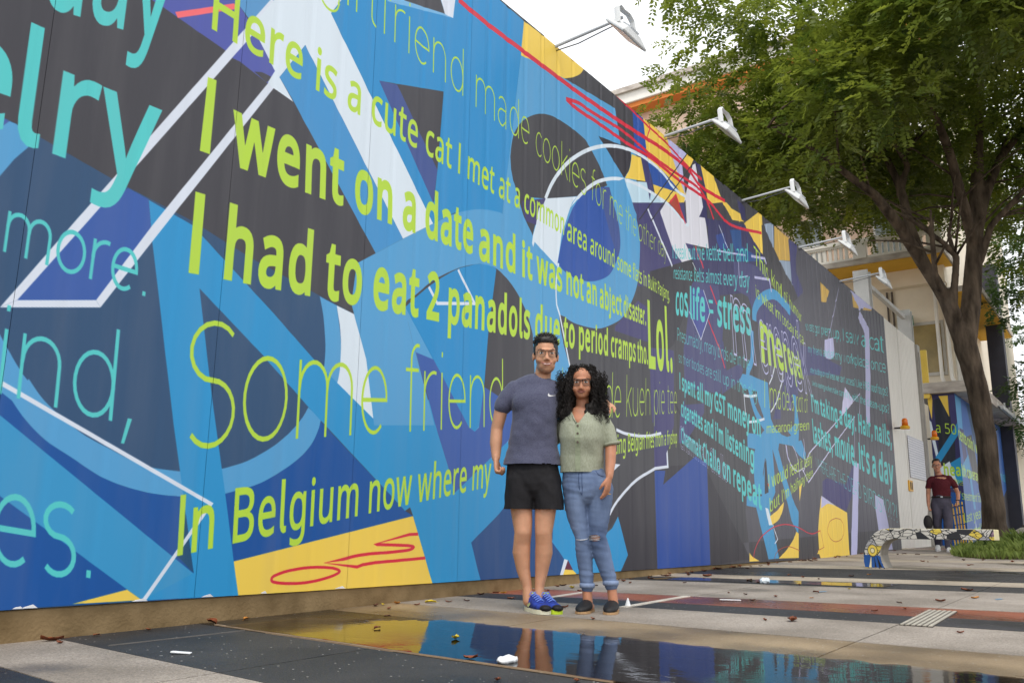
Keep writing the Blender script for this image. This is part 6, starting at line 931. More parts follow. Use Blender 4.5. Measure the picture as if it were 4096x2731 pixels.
# leaf litter gathered against the footing and round the tree
for i in range(38):
    x=rn.uniform(5.5,19); y=D-.03-abs(rn.gauss(0,.10)); dead_leaf(x,y,rn.uniform(.04,.08),'b','brown fallen leaf at the foot of the hoarding')
for i in range(20):
    x=rn.uniform(12.5,24); y=rn.uniform(1.0,3.9); dead_leaf(x,y,rn.uniform(.05,.09),'b','brown fallen leaf on the paving beyond the bench')
M_foam=mat('foam_white',(236,238,240),.6,.3,.05,20)
k=MB(); k.ell((0,0,.012),(.055,.035,.016),22,8); k.v=[(a,b,c+.006*noise.noise(Vector((a*60,b*60,c*60)))) for a,b,c in k.v]; o=k.build('foam_scrap',M_foam,smooth=True); o.location=(2.947,2.134,gz(2.95)+.004); tag(o,'white crinkled foam scrap lying in the puddle','litter')
o=MB().box((-.045,-.012,0),(.04,.012,.006)).build('paper_scrap',M_foam,bevel=.002); o.location=(2.304,3.363,gz(2.3)+.003); o.rotation_euler=(0,.05,R(-55)); tag(o,'small white paper scrap on the near dark band','litter')
o=MB().box((-.075,-.014,0),(.075,.014,.005)).build('paper_strip',M_foam); o.location=(6.166,2.495,gz(6.17)+.006); o.rotation_euler=(0,.02,R(-52)); tag(o,'flat white paper strip on the wet red band','litter')
k=MB(); k.ell((0,0,.02),(.06,.045,.03),14,8); k.v=[(a+.012*noise.noise(Vector((a*50,b*40,3))),b,c+.015*noise.noise(Vector((a*40,b*50,c*60)))) for a,b,c in k.v]; o=k.build('plastic_scrap',mat('plastic_clear',(214,224,230),.2,.6,.1,20)); o.location=(8.056,2.922,gz(8.06)+.004); tag(o,'crumpled clear plastic scrap on the wet dark band','litter')
k=MB(); k.tube([(0,0,0),(0,0,.05)],[.02,.004],8); o=k.build('paper_cone',M_foam); o.location=(5.347,2.883,gz(5.35)+.004); tag(o,'tiny white paper cone at the end of the pale strip right of the woman','litter')
for x,y,lb in ((7.425,2.217,'blue paint smear on the grey paving, left one'),(7.602,.971,'blue paint smear on the grey paving, right one')):
    k=MB(); k.add([(-.07,-.012,0),(.05,-.02,0),(.075,.006,0),(-.02,.018,0)],[(0,1,2,3)]); o=k.build('paint_smear',mat('blue_smear',(110,150,180),.6,.3,.2,30)); o.location=(x,y,gz(x)+.004); o.rotation_euler=(0,-math.atan(GX),R(-10)); tag(o,lb,'paint mark')

# ------------------------------------------------------------------ people
# local frame of a figure: +x to the viewer's right, -y toward the viewer, z up from the ground under the feet
def person(loc,label,dirdeg):
    t=thing('person',label,'person',(loc[0],loc[1],gz(loc[0])),R(dirdeg-90)); return t
def skin(name,col,v=.15):
    m=mat(name,col,.48,.35,v,11,.0008,190,detail=9); b=m.node_tree.nodes['Principled BSDF']; b.inputs['Subsurface Weight'].default_value=.18; b.inputs['Subsurface Radius'].default_value=(1,.35,.2); b.inputs['Subsurface Scale'].default_value=.012; return m
M_eye=mat('eye_white',(225,220,214),.25,.5,.02,10); M_iris=mat('iris_dark',(34,24,20),.2,.6); M_tooth=mat('teeth',(236,232,224),.3,.5,.02,10); M_glassf=mat('spectacle_frame',(84,66,58),.35,.5,.1,20)
def hand(k,wr,d,nrm,th,curl,sc=1.,spread=.0,fl=None):
    """palm and five bent fingers appended to k; d: direction of the hand, nrm: side the fingers close to, th: +1/-1 side of the thumb"""
    wr=Vector(wr); d=Vector(d).normalized(); nrm=Vector(nrm); nrm=(nrm-d*nrm.dot(d)).normalized(); s=d.cross(nrm)*th
    P=lambda a,b,c: wr+(d*a+s*b+nrm*c)*sc
    k.limb([P(-.02,0,0),P(.02,0,0),P(.05,.0,.0),P(.082,-.002,.002)],[(.026*sc,.019*sc),(.033*sc,.017*sc),(.039*sc,.0155*sc),(.038*sc,.013*sc)],12,upv=s)
    for i,(off,ln) in enumerate(((.030,.072),(.010,.08),(-.010,.075),(-.029,.06))):
        c=curl[i] if hasattr(curl,'__len__') else curl; p=P(.078,off,.0); dr=(d+s*spread*(off/.03)*.4).normalized(); pts=[P(.06,off,0),p]; a=0
        for seg,bd in ((.46,.9),(.31,1.15),(.23,.7)):
            a+=c*bd; q=dr*math.cos(a)+nrm*math.sin(a); p=p+q*ln*seg*sc; pts.append(p)
        k.limb(pts,[.0098*sc,.0098*sc,.0092*sc,.0082*sc,.0072*sc],8)
    c=.5; pts=[P(.018,.02,.004),P(.045,.042,.010),P(.068,.05,.02),P(.088,.046,.032)]
    k.limb(pts,[.0135*sc,.0125*sc,.011*sc,.0085*sc],8)
def head(k,c,w,h,chin,turn=0.,jaw=1.,nose=1.):
    """skull, jaw, brow, cheeks, nose, lips and ears; c: centre at eye height"""
    c=Vector(c); Mz=Matrix.Rotation(turn,3,'Z'); Q=lambda x,y,z: c+Mz@Vector((x,y,z))
    k.ell(Q(0,.015,.035),(w,w*1.18,h*.40),20,14); k.ell(Q(0,-.012,-.03),(w*.86,w*.98,h*.36),18,12)
    k.ell(Q(0,-.024,-chin*.60),(w*.76*jaw,w*.80,chin*.40),18,12); k.ell(Q(0,-.046,-chin*.80),(w*.44*jaw,w*.44,chin*.20),14,10)
    k.ell(Q(0,-w*.86,-chin*.50),(w*.56,w*.215,chin*.30),16,10)
    k.ell(Q(0,-w*.985,.020),(w*.66,.015,.010),14,8,Mz)                                                    # brow
    for s in (-1,1):
        k.ell(Q(s*w*.56,-w*.78,-.042),(w*.32,.022,.026),12,8,Mz)                                          # cheek
        k.ell(Q(s*w*1.02,.015,-.012),(.010,.020,.031),10,8,Mz); k.ell(Q(s*w*.16,-w*1.20,-.047),(.0095,.009,.008),8,6)
    k.limb([Q(0,-w*1.02,.0),Q(0,-w*1.14,-.02),Q(0,-w*1.33*nose,-.042)],[.0075,.0092,.0112],10)
    return Q
def face(t,Q,w,chin,mouth,lipc,smile,irisM=M_iris,browc=None):
    for s in (-1,1):
        k=MB(); k.ell(Q(s*w*.43,-w*.955,-.001),(.0135,.007,.0064),12,8); e=k.build('eye',M_eye,t,smooth=True)
        k=MB(); k.ell(Q(s*w*.43,-w*.955-.005,-.001),(.0062,.0035,.0054),10,6); k.build('iris',irisM,e,smooth=True)
        k=MB(); k.limb([Q(s*w*.22,-w*1.03,.022),Q(s*w*.48,-w*1.02,.0255),Q(s*w*.74,-w*.86,.020)],[.0026,.003,.0018],6); k.limb([Q(s*(w*.43-.014),-w*.975,.003),Q(s*w*.43,-w*1.005,.0065),Q(s*(w*.43+.014),-w*.955,.002)],[.0012,.0018,.0012],5); k.build('eyebrow',mat('brow_hair',(30,24,22),.8,.2),t,smooth=True)
    lw=(.024+.8*w)/1.1*1.065; mz=-chin*mouth; mw=w*(.47 if smile else .40); up_=.010 if smile else .005
    k=MB(); k.limb([Q(-mw,-lw*.93,mz+up_),Q(-mw*.5,-lw*1.06,mz+.002),Q(0,-lw*1.1,mz),Q(mw*.5,-lw*1.06,mz+.002),Q(mw,-lw*.93,mz+up_)],[.0016,.0028,.0032,.0028,.0016],8)
    k.limb([Q(-mw,-lw*.93,mz+up_),Q(-mw*.5,-lw*1.05,mz-.008),Q(0,-lw*1.075,mz-.0115),Q(mw*.5,-lw*1.05,mz-.008),Q(mw,-lw*.93,mz+up_)] if smile else [Q(-mw*.8,-lw*.97,mz-.004),Q(0,-lw*1.09,mz-.010),Q(mw*.8,-lw*.97,mz-.004)],[.0016,.0032,.004,.0032,.0016] if smile else [.0018,.0042,.0018],8)
    k.build('lips',mat(lipc[0],lipc[1],.4,.4,.05,30),t,smooth=True)
    if smile:
        k=MB(); k.tube([Q(-mw*.72,-lw*.985,mz-.001),Q(-mw*.3,-lw*1.055,mz-.004),Q(mw*.3,-lw*1.055,mz-.004),Q(mw*.72,-lw*.985,mz-.001)],[(.003,.0025),(.003,.0042),(.003,.0042),(.003,.0025)],8,upv=(0,1,0)); k.build('teeth',M_tooth,t,smooth=True)
M_lens2=bpy.data.materials.new('spectacle_lens'); M_lens2.use_nodes=True; _n=M_lens2.node_tree.nodes; _l=M_lens2.node_tree.links; _n.remove(_n['Principled BSDF'])
_t=_n.new('ShaderNodeBsdfTransparent'); _g=_n.new('ShaderNodeBsdfGlossy'); _g.inputs['Roughness'].default_value=.03; _f=_n.new('ShaderNodeFresnel'); _f.inputs[0].default_value=1.22; _x=_n.new('ShaderNodeMixShader'); _l.new(_f.outputs[0],_x.inputs[0]); _l.new(_t.outputs[0],_x.inputs[1]); _l.new(_g.outputs[0],_x.inputs[2]); _l.new(_x.outputs[0],_n['Material Output'].inputs[0])
def spectacles(t,Q,w,rx,rz,sq,th,m):
    k=MB(); rims=[]
    for s in (-1,1):
        pts=[]
        for i in range(21):
            a=2*math.pi*i/20; c,sn=math.cos(a),math.sin(a); e=2/sq; x=abs(c)**e*(1 if c>=0 else -1)*rx; z=abs(sn)**e*(1 if sn>=0 else -1)*rz
            pts.append(Q(s*(w*.46)+x,-w*1.16+abs(s*(w*.46)+x)**2*1.6,-.004+z+(.003 if sn>0 else 0)))
        k.tube(pts,[th*(1.25 if q.z>Q(0,0,0).z else .85) for q in pts],6,cap=False); rims.append(pts[:-1])
    k.tube([Q(-w*.46+rx,-w*1.15,.004),Q(0,-w*1.2,.008),Q(w*.46-rx,-w*1.15,.004)],[th]*3,6)
    for s in (-1,1): k.tube([Q(s*(w*.46+rx),-w*1.02,.008),Q(s*w*1.03,-w*.75,.008),Q(s*w*1.06,.01,.004)],[th]*3,6)
    o=k.build('spectacles',m,t,smooth=True)
    for r in rims: MB().add(r,[tuple(range(len(r)))]).build('lens',M_lens2,o)
def surf(o,pts,h=.002):
    """lay local (x,z) points on the front of a garment"""
    bv=BVHTree.FromPolygons([v.co.copy() for v in o.data.vertices],[tuple(p.vertices) for p in o.data.polygons]); r=[]
    for x,z in pts:
        q=bv.ray_cast(Vector((x,-1,z)),Vector((0,1,0)))[0]; r.append(Vector((x,(q.y if q else -.12)-h,z)))
    return r
def cut(o,test):
    bm=bmesh.new(); bm.from_mesh(o.data); bmesh.ops.delete(bm,geom=[v for v in bm.verts if test(v.co)],context='VERTS'); bm.to_mesh(o.data); bm.free()
def folds(amp,sx,sz,seed):
    return lambda p: amp*(noise.noise(Vector((p.x*sx+seed,p.y*sx,p.z*sz)))+.5*noise.noise(Vector((p.x*sx*2.3+p.z*6,p.y*sx*2,p.z*sz*2.1+seed))))
def shoe(t,heel,toe,m_up,m_sole,m_toe,w=.048,h=.085,lace=None):
    heel=Vector(heel); toe=Vector(toe); L=(toe-heel).length; a=(toe-heel).normalized(); sd=Vector((-a.y,a.x,0)); Z=Vector((0,0,1))
    def prof(u): return heel+a*L*u
    k=MB(); us=(.0,.06,.16,.3,.42,.55,.7,.85,.95,1.0); hs=(.5,.8,.95,1.0,.92,.76,.6,.5,.38,.2); ws=(.45,.66,.72,.74,.78,.9,1.0,.92,.66,.3); P=[];Rr=[]
    k.tube([prof(u)+Z*(.014+h*q*.52) for u,q in zip(us,hs)],[(w*b,h*q*.5) for q,b in zip(hs,ws)],14,upv=sd)
    up_=k.build('shoe',m_up,t,smooth=True)
    k=MB(); out=[(u,w*b*1.07) for u,b in zip(us,ws)]; out=[(u*1.02-.01,b*(.86 if u<.3 else .97)) for u,b in out]; ring=[prof(u)+sd*b for u,b in out]+[prof(u)-sd*b for u,b in reversed(out)]; n_=len(ring); z1=lambda i:.03
    k.add([p+Z*.0 for p in ring]+[p+Z*(.020+.016*abs(((i if i<len(out) else n_-1-i)/(len(out)-1))-.45)) for i,p in enumerate(ring)],[tuple(range(n_-1,-1,-1)),tuple(range(n_,2*n_))]+[(i,(i+1)%n_,n_+(i+1)%n_,n_+i) for i in range(n_)]); k.build('sole',m_sole,up_)
    if m_toe is not None:
        k=MB(); k.ell(prof(.93)+Z*.034,(w*.78,w*.8,.021),12,8); k.build('toe_cap',m_toe,up_,smooth=True)
    if lace is not None:
        k=MB()
        for u in (.36,.44,.52,.6,.68):
            q=prof(u)+Z*(.024+h*np.interp(u,us,hs)); k.limb([q-sd*.026+a*.006-Z*.008,q+Z*.003,q+sd*.026-a*.006-Z*.008],[.0035]*3,6)
        q=prof(.34)+Z*(.028+h); k.limb([q,q+sd*.02+Z*.004,q+sd*.03-Z*.014],[.0026]*3,6); k.limb([q,q-sd*.02+Z*.004,q-sd*.03-Z*.014],[.0026]*3,6); k.build('laces',lace,up_,smooth=True)
    return up_
# ---------------- man in the grey-blue shirt
MP=(4.711,3.107); man=person(MP,'smiling man in a heather blue T-shirt, black shorts and blue running shoes',33.4)
SK1=skin('skin_tan',(196,146,116)); k=MB()
hc=(-.021,-.005,1.632); Q=head(k,hc,.079,.225,.128,.10,1.,1.)
k.limb([(-.028,.028,1.58),(-.04,.03,1.50),(-.055,.034,1.42)],[(.052,.054),(.055,.056),(.075,.07)],16)
k.limb([(-.10,.015,.88),(-.105,.01,1.05),(-.108,.01,1.2),(-.10,.015,1.33),(-.09,.02,1.41)],[(.105,.075),(.115,.08),(.115,.085),(.115,.085),(.10,.07)],18,upv=(1,0,0))
# near arm hanging in a loose fist
k.limb([(-.242,.015,1.375),(-.312,.02,1.27),(-.34,.03,1.14),(-.343,.012,1.05),(-.339,-.012,.95)],[.052,.047,.040,.041,.028],14); hand(k,(-.338,-.016,.945),(.06,-.1,-1),(1,-.15,0),-1,(1.15,1.2,1.25,1.3),1.05)
# far arm round the woman's shoulders
k.limb([(.035,.02,1.375),(.13,.10,1.31),(.21,.205,1.245),(.30,.19,1.285),(.385,.10,1.325)],[.052,.046,.04,.038,.028],14); hand(k,(.385,.095,1.325),(.05,-.85,-.18),(-.1,-.4,-1),1,(.35,.42,.5,.55),1.02,.4)
# legs
k.limb([(-.165,.01,.82),(-.178,.0,.68),(-.163,-.012,.55),(-.158,-.018,.48),(-.164,.0,.42),(-.168,.014,.36),(-.155,.022,.25),(-.130,.02,.15),(-.122,.02,.06)],[(.080,.088),(.075,.082),(.064,.068),(.056,.062),(.055,.06),(.058,.066),(.044,.050),(.031,.040),(.034,.05)],16)
k.limb([(-.035,.01,.82),(-.012,.0,.68),(-.022,-.012,.55),(-.028,-.018,.48),(-.026,.0,.42),(-.025,.014,.36),(-.038,.022,.25),(-.051,.02,.15),(-.052,.02,.06)],[(.080,.088),(.074,.082),(.063,.068),(.055,.062),(.054,.06),(.057,.066),(.043,.050),(.030,.040),(.034,.05)],16)
for x in (-.158,-.028): k.ell((x,-.066,.49),(.027,.015,.034),12,8)
k.organic('body',SK1,man,.0048,7,.5)
face(man,Q,.079,.128,.55,('lips_rose',(176,112,98)),True); spectacles(man,Q,.079,.0265,.0215,2.5,.0013,M_glassf)
# short dark hair brushed up
M_hair=mat('hair_black',(26,22,20),.45,.5,.25,60,.002,220,stretch=(1,1,.4)); k=MB(); hb=lambda x,y,z: Vector(hc)+Vector((x,y,z))
k.ell(hb(0,.022,.050),(.084,.096,.086),20,12); k.ell(hb(0,-.025,.092),(.070,.055,.042),16,10)
for s in (-1,1): k.ell(hb(s*.072,.012,.028),(.010,.045,.045),10,8)
rn=random.Random(2)
hair=k.organic('hair',M_hair,man,.006,3,.5); cut(hair,lambda p: p.y<hc[1]-.052 and p.z<hc[2]+.072 or (p.z<hc[2]-.02 and p.y<hc[1]+.02))
k=MB()
for i in range(1300):
    a=rn.uniform(-1,1); b=rn.uniform(-.9,1); 
    if a*a+b*b>1: continue
    zt=math.sqrt(max(0,1-a*a*.95-b*b*.8)); p=hb(a*.078,.012+b*.084,.048+.086*zt); dv=Vector((a*.6,-.28+b*.35,.9)).normalized(); L=rn.uniform(.008,.024)*(1.25 if b<0 else .7); dv=(dv+Vector((rn.gauss(0,.35),rn.gauss(0,.35),rn.gauss(0,.2)))).normalized()
    k.tube([p-dv*.01,p+dv*L*.6,p+dv*L+Vector((rn.gauss(0,.005),rn.gauss(0,.005),0))],[.0034,.0026,.0008],5)
k.build('hair_tuft',M_hair,hair,smooth=True)
# shirt
M_shirt=mat('heather_shirt',(97,99,120),.9,.15,.2,210,.0008,300,col2=(68,70,92),stretch=(.5,.5,2),sheen=.2); k=MB()
k.limb([(-.104,.012,.885),(-.100,.01,1.02),(-.094,.006,1.15),(-.090,.0,1.26),(-.096,.004,1.35),(-.10,.012,1.415)],[(.192,.142),(.164,.122),(.153,.116),(.148,.122),(.168,.114),(.155,.088)],24,upv=(1,0,0))
k.limb([(-.07,.022,1.41),(-.05,.022,1.452)],[(.088,.072),(.066,.066)],20,upv=(1,0,0))
k.limb([(-.215,.012,1.395),(-.270,.014,1.345),(-.302,.018,1.30)],[(.072,.074),(.064,.068),(.062,.068)],16); k.limb([(.018,.012,1.40),(.085,.06,1.35),(.14,.12,1.31)],[(.072,.074),(.064,.066),(.060,.062)],16)
k.ell((-.10,-.062,1.30),(.135,.056,.10),18,12)
shirt=k.organic('shirt',M_shirt,man,.006,7,.5,lambda p: .011*noise.noise(Vector((p.x*5+p.z*4,p.y*4,p.z*7-p.x*5)))+.006*noise.noise(Vector((p.x*14+p.z*16,p.y*10,p.z*15-p.x*12)))*max(0,min(1,(1.35-p.z)*4)))
# neckline and hem open onto the body
cut(shirt,lambda p: (p-Vector((-.047,.0,1.478))).length<.047 or p.z<.908)
k=MB(); k.tube([Vector((-.049+.066*math.cos(a),.022+.074*math.sin(a),1.452-.022*max(0,-math.sin(a)))) for a in np.linspace(0,2*math.pi,25)],[.0075]*25,6,cap=False); k.build('collar',mat('shirt_trim',(78,78,106),.9,.15,.1,60),shirt,smooth=True)
sw=[(.012,1.366),(.006,1.352),(.012,1.343),(.026,1.344),(.062,1.357),(.030,1.353),(.018,1.354)]; k=MB(); k.add(surf(shirt,[(a-.012,b) for a,b in sw],.0025),[tuple(range(7))]); k.build('chest_logo',mat('logo_silver',(222,222,224),.3,.5,.03,9),shirt)
# shorts
M_short=mat('black_shorts',(32,31,34),.8,.25,.2,30,.001,140); k=MB()
k.limb([(-.10,.012,.935),(-.10,.012,.86),(-.098,.014,.79)],[(.160,.108),(.176,.122),(.185,.125)],24,upv=(1,0,0))
k.limb([(-.178,.01,.81),(-.184,.004,.72),(-.188,.0,.60)],[(.10,.112),(.101,.112),(.102,.11)],18); k.limb([(-.022,.01,.81),(-.002,.004,.71),(.01,.0,.60)],[(.098,.112),(.097,.112),(.096,.11)],18)
shorts=k.organic('shorts',M_short,man,.0065,5,.5,lambda p: .012*noise.noise(Vector((p.x*8,p.y*7,p.z*3+8)))+.005*noise.noise(Vector((p.x*20+p.z*14,p.y*16,p.z*9)))); cut(shorts,lambda p: p.z<.624)
M_rb=mat('shoe_blue',(44,70,170),.7,.3,.25,40,.001,200,col2=(30,46,110)); M_sol=mat('shoe_sole',(222,220,196),.6,.3,.05,9); M_lime=mat('shoe_lime',(190,216,50),.6,.3,.1,9); M_lace=mat('lace_blue',(110,136,214),.7,.2,.05,20)
s1=shoe(man,(-.125,.075,0),(-.005,-.195,0),M_rb,M_sol,mat('toe_black',(24,24,28),.6,.3),.05,.088,M_lace); s2=shoe(man,(-.052,.075,0),(.068,-.165,0),M_rb,M_lime,_M['toe_black'],.048,.086,M_lace)
for sh,hl,te in ((s1,(-.125,.075,0),(-.005,-.195,0)),(s2,(-.052,.075,0),(.068,-.165,0))):
    a=(Vector(te)-Vector(hl)).normalized(); L=(Vector(te)-Vector(hl)).length; sd=Vector((-a.y,a.x,0)); 
    for s in (-1,1):
        base=[(.25,.035),(.42,.06),(.62,.042),(.46,.05),(.36,.03)]; k=MB(); k.add([Vector(hl)+a*L*u+sd*s*(.052 if u<.5 else .051)*.76+Vector((0,0,z)) for u,z in base],[tuple(range(5))]); k.build('side_mark',mat('mark_silver',(196,206,150),.4,.5),sh)
    k=MB(); q=Vector(hl)+a*L*.13+Vector((0,0,.108)); k.tube([q+Vector((.036*math.cos(b),.036*math.sin(b),0)) for b in np.linspace(0,6.283,17)],[.008]*17,6,cap=False); k.build('cuff',M_lime,sh,smooth=True)
# ---------------- woman with curly hair
WP=(4.883,2.829); wom=person(WP,'woman with long curly black hair and glasses in a sage shirt and ripped jeans',30.1)
SK2=skin('skin_brown',(184,128,99)); k=MB()
hw=(-.107,-.005,1.440); Qw=head(k,hw,.068,.20,.106,-.05,.96,.95)
k.limb([(-.107,.012,1.36),(-.105,.02,1.30),(-.10,.028,1.235)],[(.042,.045),(.044,.048),(.062,.058)],14)
k.limb([(-.108,.01,.80),(-.112,.01,.98),(-.11,.0,1.10),(-.10,.01,1.19),(-.095,.018,1.235)],[(.105,.08),(.112,.082),(.128,.098),(.13,.085),(.10,.065)],18,upv=(1,0,0))
k.limb([(.025,.015,1.185),(.070,.008,1.10),(.078,-.004,1.03),(.074,-.045,.93),(.064,-.098,.83)],[.042,.040,.037,.034,.024],14); hand(k,(.063,-.102,.825),(-.16,-.06,-1),(-.75,.35,0),-1,(.22,.26,.3,.36),.94)
k.limb([(-.19,.03,1.185),(-.29,.10,1.11),(-.36,.16,1.02),(-.46,.15,1.0)],[.045,.04,.036,.03],12); hand(k,(-.46,.15,1.0),(-1,-.2,-.1),(0,-1,0),1,(.3,.3,.35,.4),.92)
k.limb([(-.138,.0,.68),(-.112,-.01,.46),(-.094,.014,.33),(-.082,.018,.15),(-.075,.02,.05)],[(.05,.06),(.042,.046),(.042,.048),(.031,.036),(.031,.042)],14); k.limb([(-.01,.0,.68),(-.013,-.012,.46),(.025,.014,.33),(.072,.018,.16),(.085,.02,.05)],[(.054,.064),(.046,.05),(.046,.052),(.031,.036),(.031,.042)],14)
for hl,te in (((-.062,.055,.03),(-.095,-.07,.022)),((.09,.055,.03),(.07,-.07,.022))): k.limb([hl,te],[(.030,.025),(.030,.016)],12)
k.organic('body',SK2,wom,.0048,7,.5)
face(wom,Qw,.068,.106,.58,('lips_brown',(140,80,72)),False); spectacles(wom,Qw,.068,.0255,.019,3.2,.0015,mat('spectacle_black',(24,22,22),.3,.5))
# curls
M_curl=mat('hair_curly',(27,22,20),.6,.35,.35,50,.003,160); k=MB(); hv=lambda x,y,z: Vector(hw)+Vector((x,y,z))
k.ell(hv(0,.035,.045),(.085,.088,.092),18,12); k.ell(hv(-.10,.03,-.075),(.062,.065,.125),16,10); k.ell(hv(.098,.03,-.055),(.066,.065,.115),16,10); k.ell(hv(.01,.07,-.08),(.13,.05,.15),16,10); k.ell(hv(-.105,-.02,-.18),(.045,.04,.085),14,10); k.ell(hv(.062,-.035,-.175),(.048,.036,.065),14,10)
hair=k.organic('hair',M_curl,wom,.008,4,.5,lambda p:.016*noise.noise(p*26)+.014*noise.noise(p*60)-.004)
cut(hair,lambda p: abs(p.x-hw[0])<.062 and p.y<hw[1]-.028 and -.13<p.z-hw[2]<.068)
rn=random.Random(14); k=MB()
for i in range(1150):
    s=-1 if rn.random()<.5 else 1; u=rn.random(); top=rn.random()<.4
    if top: a=rn.uniform(0,6.283); p=hv(.076*math.cos(a),.03+.07*math.sin(a)*(1 if math.sin(a)>0 else .75),.075+.055*rn.random()); 
    else: q_=rn.random(); p=hv(s*(.058+.095*q_),rn.uniform(-.085,.08)*(1-.45*q_)-.005,rn.uniform(-.19,.085))
    if abs(p.x-hw[0])<.062 and p.y<hw[1]-.02 and p.z<hw[2]+.055: continue
    out=Vector((p.x-hw[0],(p.y-hw[1])*.8,0)); out=out.normalized() if out.length>1e-3 else Vector((0,1,0)); L=rn.uniform(.05,.11); rad=rn.uniform(.004,.010); tn=rn.uniform(1.5,3.2); ph=rn.uniform(0,6.28); P=[]
    for j in range(15):
        t_=j/14; b=ph+tn*6.283*t_; ax=p+out*(.022*math.sin(t_*1.6))+Vector((0,0,-L*t_)); P.append(ax+Vector((math.cos(b)*rad,math.sin(b)*rad,0)))
    if any(abs(q.x-hw[0])<.052 and q.y<hw[1]-.045 and -.125<q.z-hw[2]<.045 for q in P): continue
    k.tube(P,[.0024*(1-.5*j/14) for j in range(15)],4)
k.build('curl',M_curl,hair,smooth=True)
# shirt
M_sage=mat('sage_linen',(166,170,152),.9,.15,.12,120,.001,260,col2=(146,150,130),stretch=(1,1,.5)); k=MB()
k.limb([(-.110,.01,.83),(-.113,.008,.97),(-.112,-.004,1.08),(-.105,-.004,1.15),(-.098,.008,1.215),(-.092,.016,1.25)],[(.140,.112),(.140,.110),(.152,.124),(.150,.116),(.140,.094),(.105,.07)],24,upv=(1,0,0))
k.limb([(.008,.014,1.205),(.056,.010,1.14),(.078,.004,1.06)],[(.062,.064),(.056,.060),(.051,.056)],16); k.limb([(-.19,.02,1.205),(-.25,.06,1.15),(-.29,.10,1.09)],[(.052,.056),(.053,.056),(.05,.054)],14)
blouse=k.organic('shirt',M_sage,wom,.006,7,.5,lambda p: .010*noise.noise(Vector((p.x*7,p.y*6,p.z*3.5)))+.006*noise.noise(Vector((p.x*20+p.z*9,p.y*14,p.z*9))))
cut(blouse,lambda p: p.z<.858 or (p.z>1.172 and p.y<.0 and abs(p.x+.135-(p.z-1.172)*.15)<(p.z-1.165)*.55) or (p-Vector((-.10,.0,1.275))).length<.055)
pk=surf(blouse,[(-.150,z) for z in np.linspace(1.165,.87,14)]+[(-.118,z) for z in np.linspace(.87,1.165,14)],.003); k=MB(); k.add(pk,[(i,i+1,26-i,27-i) for i in range(13)]); k.build('placket',mat('sage_placket',(150,158,134),.9,.15,.08,60),blouse)
for z in (1.150,1.10,1.045):
    q=surf(blouse,[(-.134,z)],.005)[0]; k=MB(); k.tube([q+Vector((0,.003,0)),q-Vector((0,.003,0))],[.0075,.0075],10); k.build('button',mat('button_brown',(84,70,58),.4,.5),blouse)
nl=surf(blouse,[(-.165,1.245),(-.168,1.22),(-.158,1.195),(-.142,1.168),(-.122,1.195),(-.104,1.22),(-.08,1.245)],.004)
k=MB(); k.tube(nl,[.005]*7,6); k.build('neckline',_M['sage_linen'],blouse,smooth=True)
cf=MB(); cf.tube([(.078+.056*math.cos(a),.008+.058*math.sin(a),1.045+.012*math.cos(a)) for a in np.linspace(0,6.283,21)],[(.004,.012)]*21,6,cap=False); cf.build('sleeve_cuff',M_sage,blouse,smooth=True)
# jeans
dm=mat('denim',(120,138,170),.85,.2,.25,5,.001,320,col2=(78,94,126),stretch=(1,1,.6)); k=MB()
k.limb([(-.108,.012,.875),(-.098,.014,.82),(-.075,.016,.75)],[(.130,.10),(.146,.112),(.160,.118)],24,upv=(1,0,0))
k.limb([(-.145,.01,.76),(-.146,.004,.66),(-.138,.0,.58),(-.110,-.012,.455),(-.098,.008,.34),(-.086,.014,.24),(-.079,.016,.150)],[(.086,.105),(.076,.09),(.066,.078),(.047,.053),(.053,.058),(.045,.05),(.041,.046)],18); k.limb([(.002,.01,.76),(.0,.004,.66),(-.006,.0,.58),(-.012,-.014,.455),(.020,.008,.34),(.05,.014,.24),(.068,.016,.168)],[(.09,.105),(.08,.092),(.072,.08),(.054,.058),(.057,.06),(.048,.052),(.043,.048)],18)
jeans=k.organic('jeans',dm,wom,.0055,5,.5,lambda p: .004*noise.noise(p*11)+.0045*noise.noise(Vector((p.x*12+p.z*20,p.y*14,p.z*38)))*(1 if .36<p.z<.55 or p.z>.68 or p.z<.26 else .35))
cut(jeans,lambda p: ((p.x+.032)/.034)**2+((p.z-.452)/.016)**2<1 and p.y<-.02)
for i in range(9):                                              # frayed threads across the torn knee
    z=.439+.0033*i; a,b=surf(jeans,[(-.068+.006*abs(i-4)/4,z),(.004-.006*abs(i-4)/4,z)],.002)
    if i in (0,1,4,7,8): k=MB(); k.limb([a,(a+b)/2+Vector((0,-.012,rn.uniform(-.003,.003))),b],[.0016]*3,5); k.build('frayed_thread',mat('thread_pale',(188,192,200),.8,.2),jeans)
k=MB(); q=surf(jeans,[(-.145,.44),(-.12,.438),(-.095,.44),(-.075,.446)],.0025); k.limb(q,[.002,.0035,.0035,.002],6); k.build('worn_crease',_M['thread_pale'],jeans)
for (cx,cy,cz,ra) in ((-.079,.016,.160,.044),(.068,.016,.178,.046)):
    k=MB(); k.tube([(cx+ra*math.cos(a),cy+(ra+.005)*math.sin(a),cz) for a in np.linspace(0,6.283,21)],[(.005,.017)]*21,6,cap=False); k.build('turned_cuff',mat('denim_inside',(128,144,174),.85,.2,.15,40),jeans,smooth=True)
